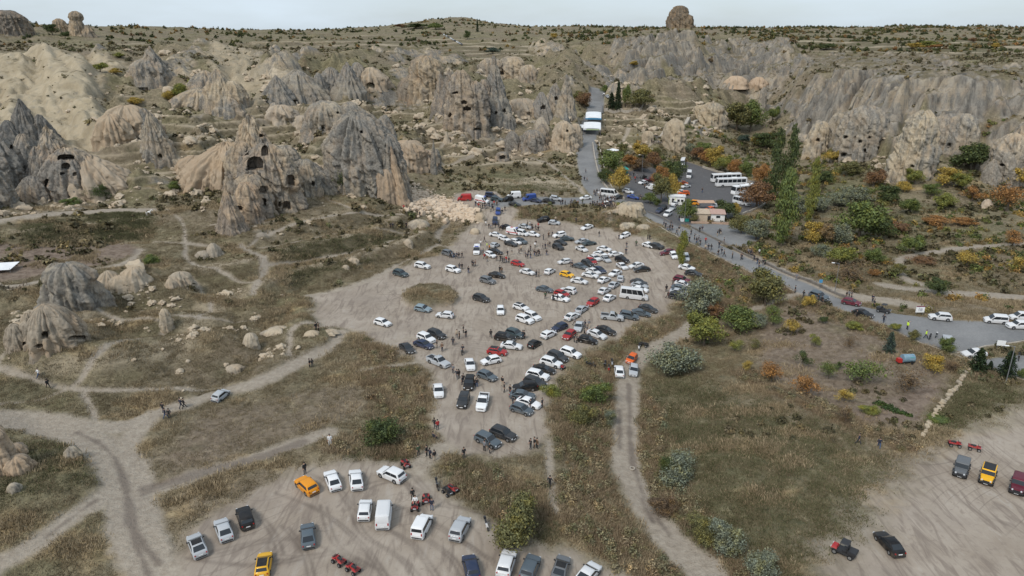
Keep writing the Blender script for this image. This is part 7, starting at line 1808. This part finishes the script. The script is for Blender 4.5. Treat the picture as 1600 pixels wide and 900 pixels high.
part(o, 'door', GB().box((-.15, -.04, 1.0), (.95, .08, 2.1)), BLACKM); part(o, 'bench', GB().box((2.6, -.75, .45), (2.4, .45, .08)).box((1.6, -.75, .2), (.08, .4, .45)).box((3.6, -.75, .2), (.08, .4, .45)), WOODM)
part(o, 'terrace_wall', GB().box((0, -1.6, .0), (12, .3, .9)), noisy_mat('terrace_stone', (.36, .24, .17), (.46, .33, .25), 2))
tag(o, 'low snack hut with beige and white walls and a red roof edge', 'hut')
o, P = place('market_awning', 1102, 326); part(o, 'awning', GB().slab([(-3, -1.4, 2.3), (3, -1.4, 2.3), (3, 1.4, 2.7), (-3, 1.4, 2.7)], .08), noisy_mat('orange_canvas', (.42, .27, .18), (.5, .34, .24), 1))
for x in (-2.8, 2.8):
    for y in (-1.3, 1.3): part(o, 'pole', GB().tube((x, y, -.2), (x, y, 2.4), .05), STEELM)
tag(o, 'orange awning behind the snack hut', 'awning')
# lamps and signs
def lamp(px, py, hpx, label, arm=1.2):
    o, P = place('street_lamp', px, py); d = P[1] * CP - (P[2] - CAM_H) * SP; H = hpx * d / FPX * 1.03
    part(o, 'pole', GB().tube((0, 0, -.3), (0, 0, H), .09, .06), STEELM); part(o, 'arm', GB().tube((0, 0, H), (-arm, 0, H + .2), .05, .04), STEELM)
    part(o, 'lamp_head', GB().box((-arm - .25, 0, H + .2), (.7, .28, .14), .8), WHITEM); part(o, 'base', GB().box((0, 0, .1), (.5, .5, .3), .9), DSTONE); tag(o, label, 'street lamp', 'street lamps')
lamp(1304, 458, 47, 'tall street lamp on the verge above the road'); lamp(1069, 349, 42, 'slim street lamp in front of the kerb tree by the snack hut'); lamp(1002, 288, 44, 'tall street lamp in the small car park'); lamp(1571, 600, 62, 'street lamp at the right conifer beside the road'); lamp(957, 165, 36, 'white lamp post beside the upper road cypress')
def board(px, py, w, h, hz, label, mat, post=1, cat='sign', face=0, name='sign_board', extra=None):
    o, P = place(name, px, py); o.rotation_euler[2] = R(face)
    part(o, 'panel', GB().box((0, 0, hz), (w, .08, h)), mat)
    for s in ((-1, 1) if post == 2 else (0,)): part(o, 'post', GB().tube((s * w * .38, .09, -.2), (s * w * .38, .09, hz + h * .3), .05), STEELM)
    if extra:
        for nm, gb, mt in extra: part(o, nm, gb, mt)
    tag(o, label, cat); return o
board(1436, 493, 1.9, 1.5, 1.5, 'white billboard with a dark top strip on the road verge', WHITEM, 2, extra=[('top_strip', GB().box((0, -.06, 2.16), (1.9, .05, .22)), noisy_mat('maroon_strip', (.16, .03, .05), (.2, .04, .07), 2)), ('picture_block', GB().box((-.3, -.06, 1.5), (.18, .03, .7)).box((.2, -.06, 1.4), (.5, .03, .6)), noisy_mat('grey_print', (.3, .3, .34), (.5, .5, .52), 4))])
board(1562, 547, 1.5, 1.1, 1.5, 'small white board on the grass island of the road', WHITEM, 2, face=-15)
board(1281, 451, .8, .8, 1.9, 'blue traffic sign on the road verge', BLUEC, 1, name='traffic_sign', cat='traffic sign')
board(945, 193, .5, .5, 2.0, 'small sign post right of the ticket canopy', WHITEM, 1)
# walls and kerbs drawn along the ground
def strip(name, pts, w, h, mat, label, kind=None, cat=None, step=1.6, rough_=0.0, stones=False, group=None):
    W = poly_world(pts); seg = []
    for a, b in zip(W[:-1], W[1:]):
        n = max(1, int(np.hypot(*(b - a)) / step)); seg += [a + (b - a) * i / n for i in range(n)]
    seg.append(W[-1]); seg = np.array(seg); rs = np.random.RandomState(len(seg))
    zz = ground(seg[:, 0], seg[:, 1])
    if stones:
        o = empty(name, (seg[0][0], seg[0][1], float(zz[0])))
        for i in range(len(seg) - 1):
            p = seg[i] + rs.normal(0, .12, 2); s = rs.uniform(.32, .6)
            c = mesh_obj('stone', BLK[i % 6], o, (p[0] - seg[0][0], p[1] - seg[0][1], float(zz[i] - zz[0]) + s * .35)); c.scale = (s * 1.3, s, s * .9); c.rotation_euler = (rs.uniform(-.4, .4), rs.uniform(-.4, .4), rs.uniform(0, 6.28)); c.color = (.95, .95, .95, .75)
        tag(o, label, cat, group, kind); return o
    t = np.gradient(seg, axis=0); t /= np.linalg.norm(t, axis=1)[:, None] + 1e-9; nrm = np.stack([-t[:, 1], t[:, 0]], -1)
    rings = []
    for i, p in enumerate(seg):
        hh = h * (1 + rough_ * rs.uniform(-1, 1)); l = p + nrm[i] * w / 2; r_ = p - nrm[i] * w / 2
        rings.append([(l[0], l[1], zz[i] - .4), (l[0], l[1], zz[i] + hh), (r_[0], r_[1], zz[i] + hh), (r_[0], r_[1], zz[i] - .4)])
    o = mesh_obj(name, GB().rings(rings).mesh(name, mat)); tag(o, label, cat, group, kind); return o
strip('stone_wall', [(1082,356),(1105,368),(1150,391),(1200,414),(1245,434),(1300,457),(1338,473)], .5, .55, DSTONE, 'low dark stone wall along the far side of the road', cat='wall', rough_=.2)
strip('kerb', [(1010,343),(1030,354),(1060,371),(1100,391),(1150,415),(1200,437),(1240,456)], .3, .14, STONEM, 'pale kerb along the near side of the road', kind='structure')
strip('kerb', [(1340,494),(1400,519),(1440,537),(1500,558),(1560,581),(1620,600)], .3, .14, STONEM, 'pale kerb along the widening road', kind='structure')
strip('kerb', [(1482,556),(1540,541),(1600,533),(1660,529)], .3, .16, STONEM, 'kerb of the grass island', kind='structure')
strip('kerb', [(1012,331),(1030,337),(1050,348)], .4, .18, DSTONE, 'dark kerb between road and small car park', kind='structure')
strip('stone_wall', [(966,311),(950,297),(939,282),(933,264),(929,245),(926,224)], .5, .7, STONEM, 'low pale stone wall between the uphill road and its walk', cat='wall', rough_=.1)
strip('stone_wall', [(975,312),(962,300),(950,285),(945,268),(940,246),(936,224)], .4, .8, STONEM, 'stone wall on the outer edge of the uphill walk', cat='wall', rough_=.1)
strip('stone_wall', [(944,173),(970,173),(1000,173),(1025,168)], .6, 1.3, STONEM, 'retaining wall running right from the upper canopy', cat='wall', rough_=.1)
strip('stone_walkway', [(1008,222),(1035,212),(1062,202),(1090,190)], 1.6, 1.2, STONEM, 'raised stone walkway leading to the rough white crag', cat='wall')
strip('stone_wall', [(1098,262),(1130,272),(1165,284),(1192,296)], .5, .8, STONEM, 'stone wall behind the bus park', cat='wall', rough_=.15)
strip('stone_wall', [(1160,336),(1180,328),(1196,318)], .4, .7, STONEM, 'pale stone wall below the last minibus', cat='wall', rough_=.15)
strip('dry_stone_wall', [(1512,580),(1498,602),(1478,625),(1462,645),(1450,665),(1442,685)], .6, .6, STONEM, 'tumbled dry stone wall at the lower corner of the orchard', cat='wall', stones=True, step=.75)
o = strip('hedge_row', [(1168,585),(1220,612),(1290,640),(1350,672),(1410,694)], .5, .3, noisy_mat('ditch_growth', (.06, .05, .03), (.11, .09, .05), 1.2), 'dark overgrown ditch bank below the orchard', cat='hedge', rough_=.8)
# vegetable row: plants in a line
def veg_row(pts, n, label):
    W = poly_world(pts); m = SCRUBG
    o = empty('vegetable_row', (W[0][0], W[0][1], float(ground(*W[0]))))
    rs = np.random.RandomState(9)
    for i in range(n):
        t = i / (n - 1); p = W[0] + (W[1] - W[0]) * t + rs.normal(0, .25, 2); c = mesh_obj('plant', VEGM[i % 3], o, (p[0] - W[0][0], p[1] - W[0][1], float(ground(*p) - ground(*W[0])))); s = rs.uniform(.8, 1.2); c.scale = (s, s, s * .8); c.rotation_euler[2] = rs.uniform(0, 6)
        c.color = (.045, .075, .03, 1)
    tag(o, label, 'vegetable bed')
SCRUBG = LEAF; VEGM = [clump_mesh('plant', 80 + i, 60, LEAF, .16) for i in range(3)]
veg_row([(1368, 631), (1420, 650)], 26, 'dark green vegetable row in the bare orchard soil')
# water tank trailer
o, P = place('water_tank_trailer', 1417, 567); o.rotation_euler[2] = R(4); o.scale = (.82, .82, .82)
part(o, 'tank', GB().tube((-1.35, 0, 1.25), (1.35, 0, 1.25), .95, k=18), noisy_mat('faded_blue_steel', (.14, .24, .31), (.22, .33, .4), 1.5))
part(o, 'patch_panel', GB().box((.5, -.7, 1.75), (.9, .5, .05)), TEALC); part(o, 'frame', GB().box((-.4, 0, .35), (4.2, 1.0, .12)).box((-.9, 0, .45), (.15, 1.5, .3)).box((.9, 0, .45), (.15, 1.5, .3)), BLACKM)
part(o, 'pump_box', GB().box((-2.0, 0, .8), (1.0, 1.1, .95), .9), REDM)
for s in (1, -1): part(o, 'wheel', GB().tube((.6, s * .75, .4), (.6, s * .98, .4), .4, k=12), TYREM)
tag(o, 'blue water tank trailer with a red pump box in the orchard', 'water tank')
# rail fence at the left edge
W = poly_world([(-6, 447), (16, 446), (42, 444)]); o = empty('rail_fence', (W[0][0], W[0][1], float(ground(*W[0]))))
for i in range(9):
    p = W[0] + (W[-1] - W[0]) * i / 8; part(o, 'post', GB().box((0, 0, .5), (.14, .14, 1.3)), WOODM, (p[0] - W[0][0], p[1] - W[0][1], float(ground(*p) - ground(*W[0]))))
    if i:
        q = W[0] + (W[-1] - W[0]) * (i - 1) / 8
        for z in (.45, .9): part(o, 'rail', GB().tube((q[0] - W[0][0], q[1] - W[0][1], float(ground(*q) - ground(*W[0])) + z), (p[0] - W[0][0], p[1] - W[0][1], float(ground(*p) - ground(*W[0])) + z), .05, k=6), WOODM)
tag(o, 'short wooden rail fence at the left edge', 'fence')
# litter bins and odd pieces that show as single specks
for x, y, lab in [(1066, 346, 'pale waste container under the kerb tree'), (1073, 346, 'teal waste container under the kerb tree')]:
    o, P = place('waste_container', x, y); part(o, 'bin', GB().box((0, 0, .6), (1.2, .9, 1.1), 1.1), TEALC if 'teal' in lab else CANVAS); part(o, 'lid', GB().box((0, 0, 1.22), (1.35, 1.05, .1), .9), DSTONE); tag(o, lab, 'container')
o, P = place('discarded_tyre', 988, 733)
tt = GB(); k = 16; prof = [(.28, -.1), (.42, -.12), (.46, 0), (.42, .12), (.28, .1)]
tt.rings([[(pr * math.cos(6.2832 * i / k), pr * math.sin(6.2832 * i / k), .12 + pz) for i in range(k)] for pr, pz in prof], cap=False); part(o, 'tyre', tt, STONEM); tag(o, 'pale tyre lying on the gully track', 'tyre')
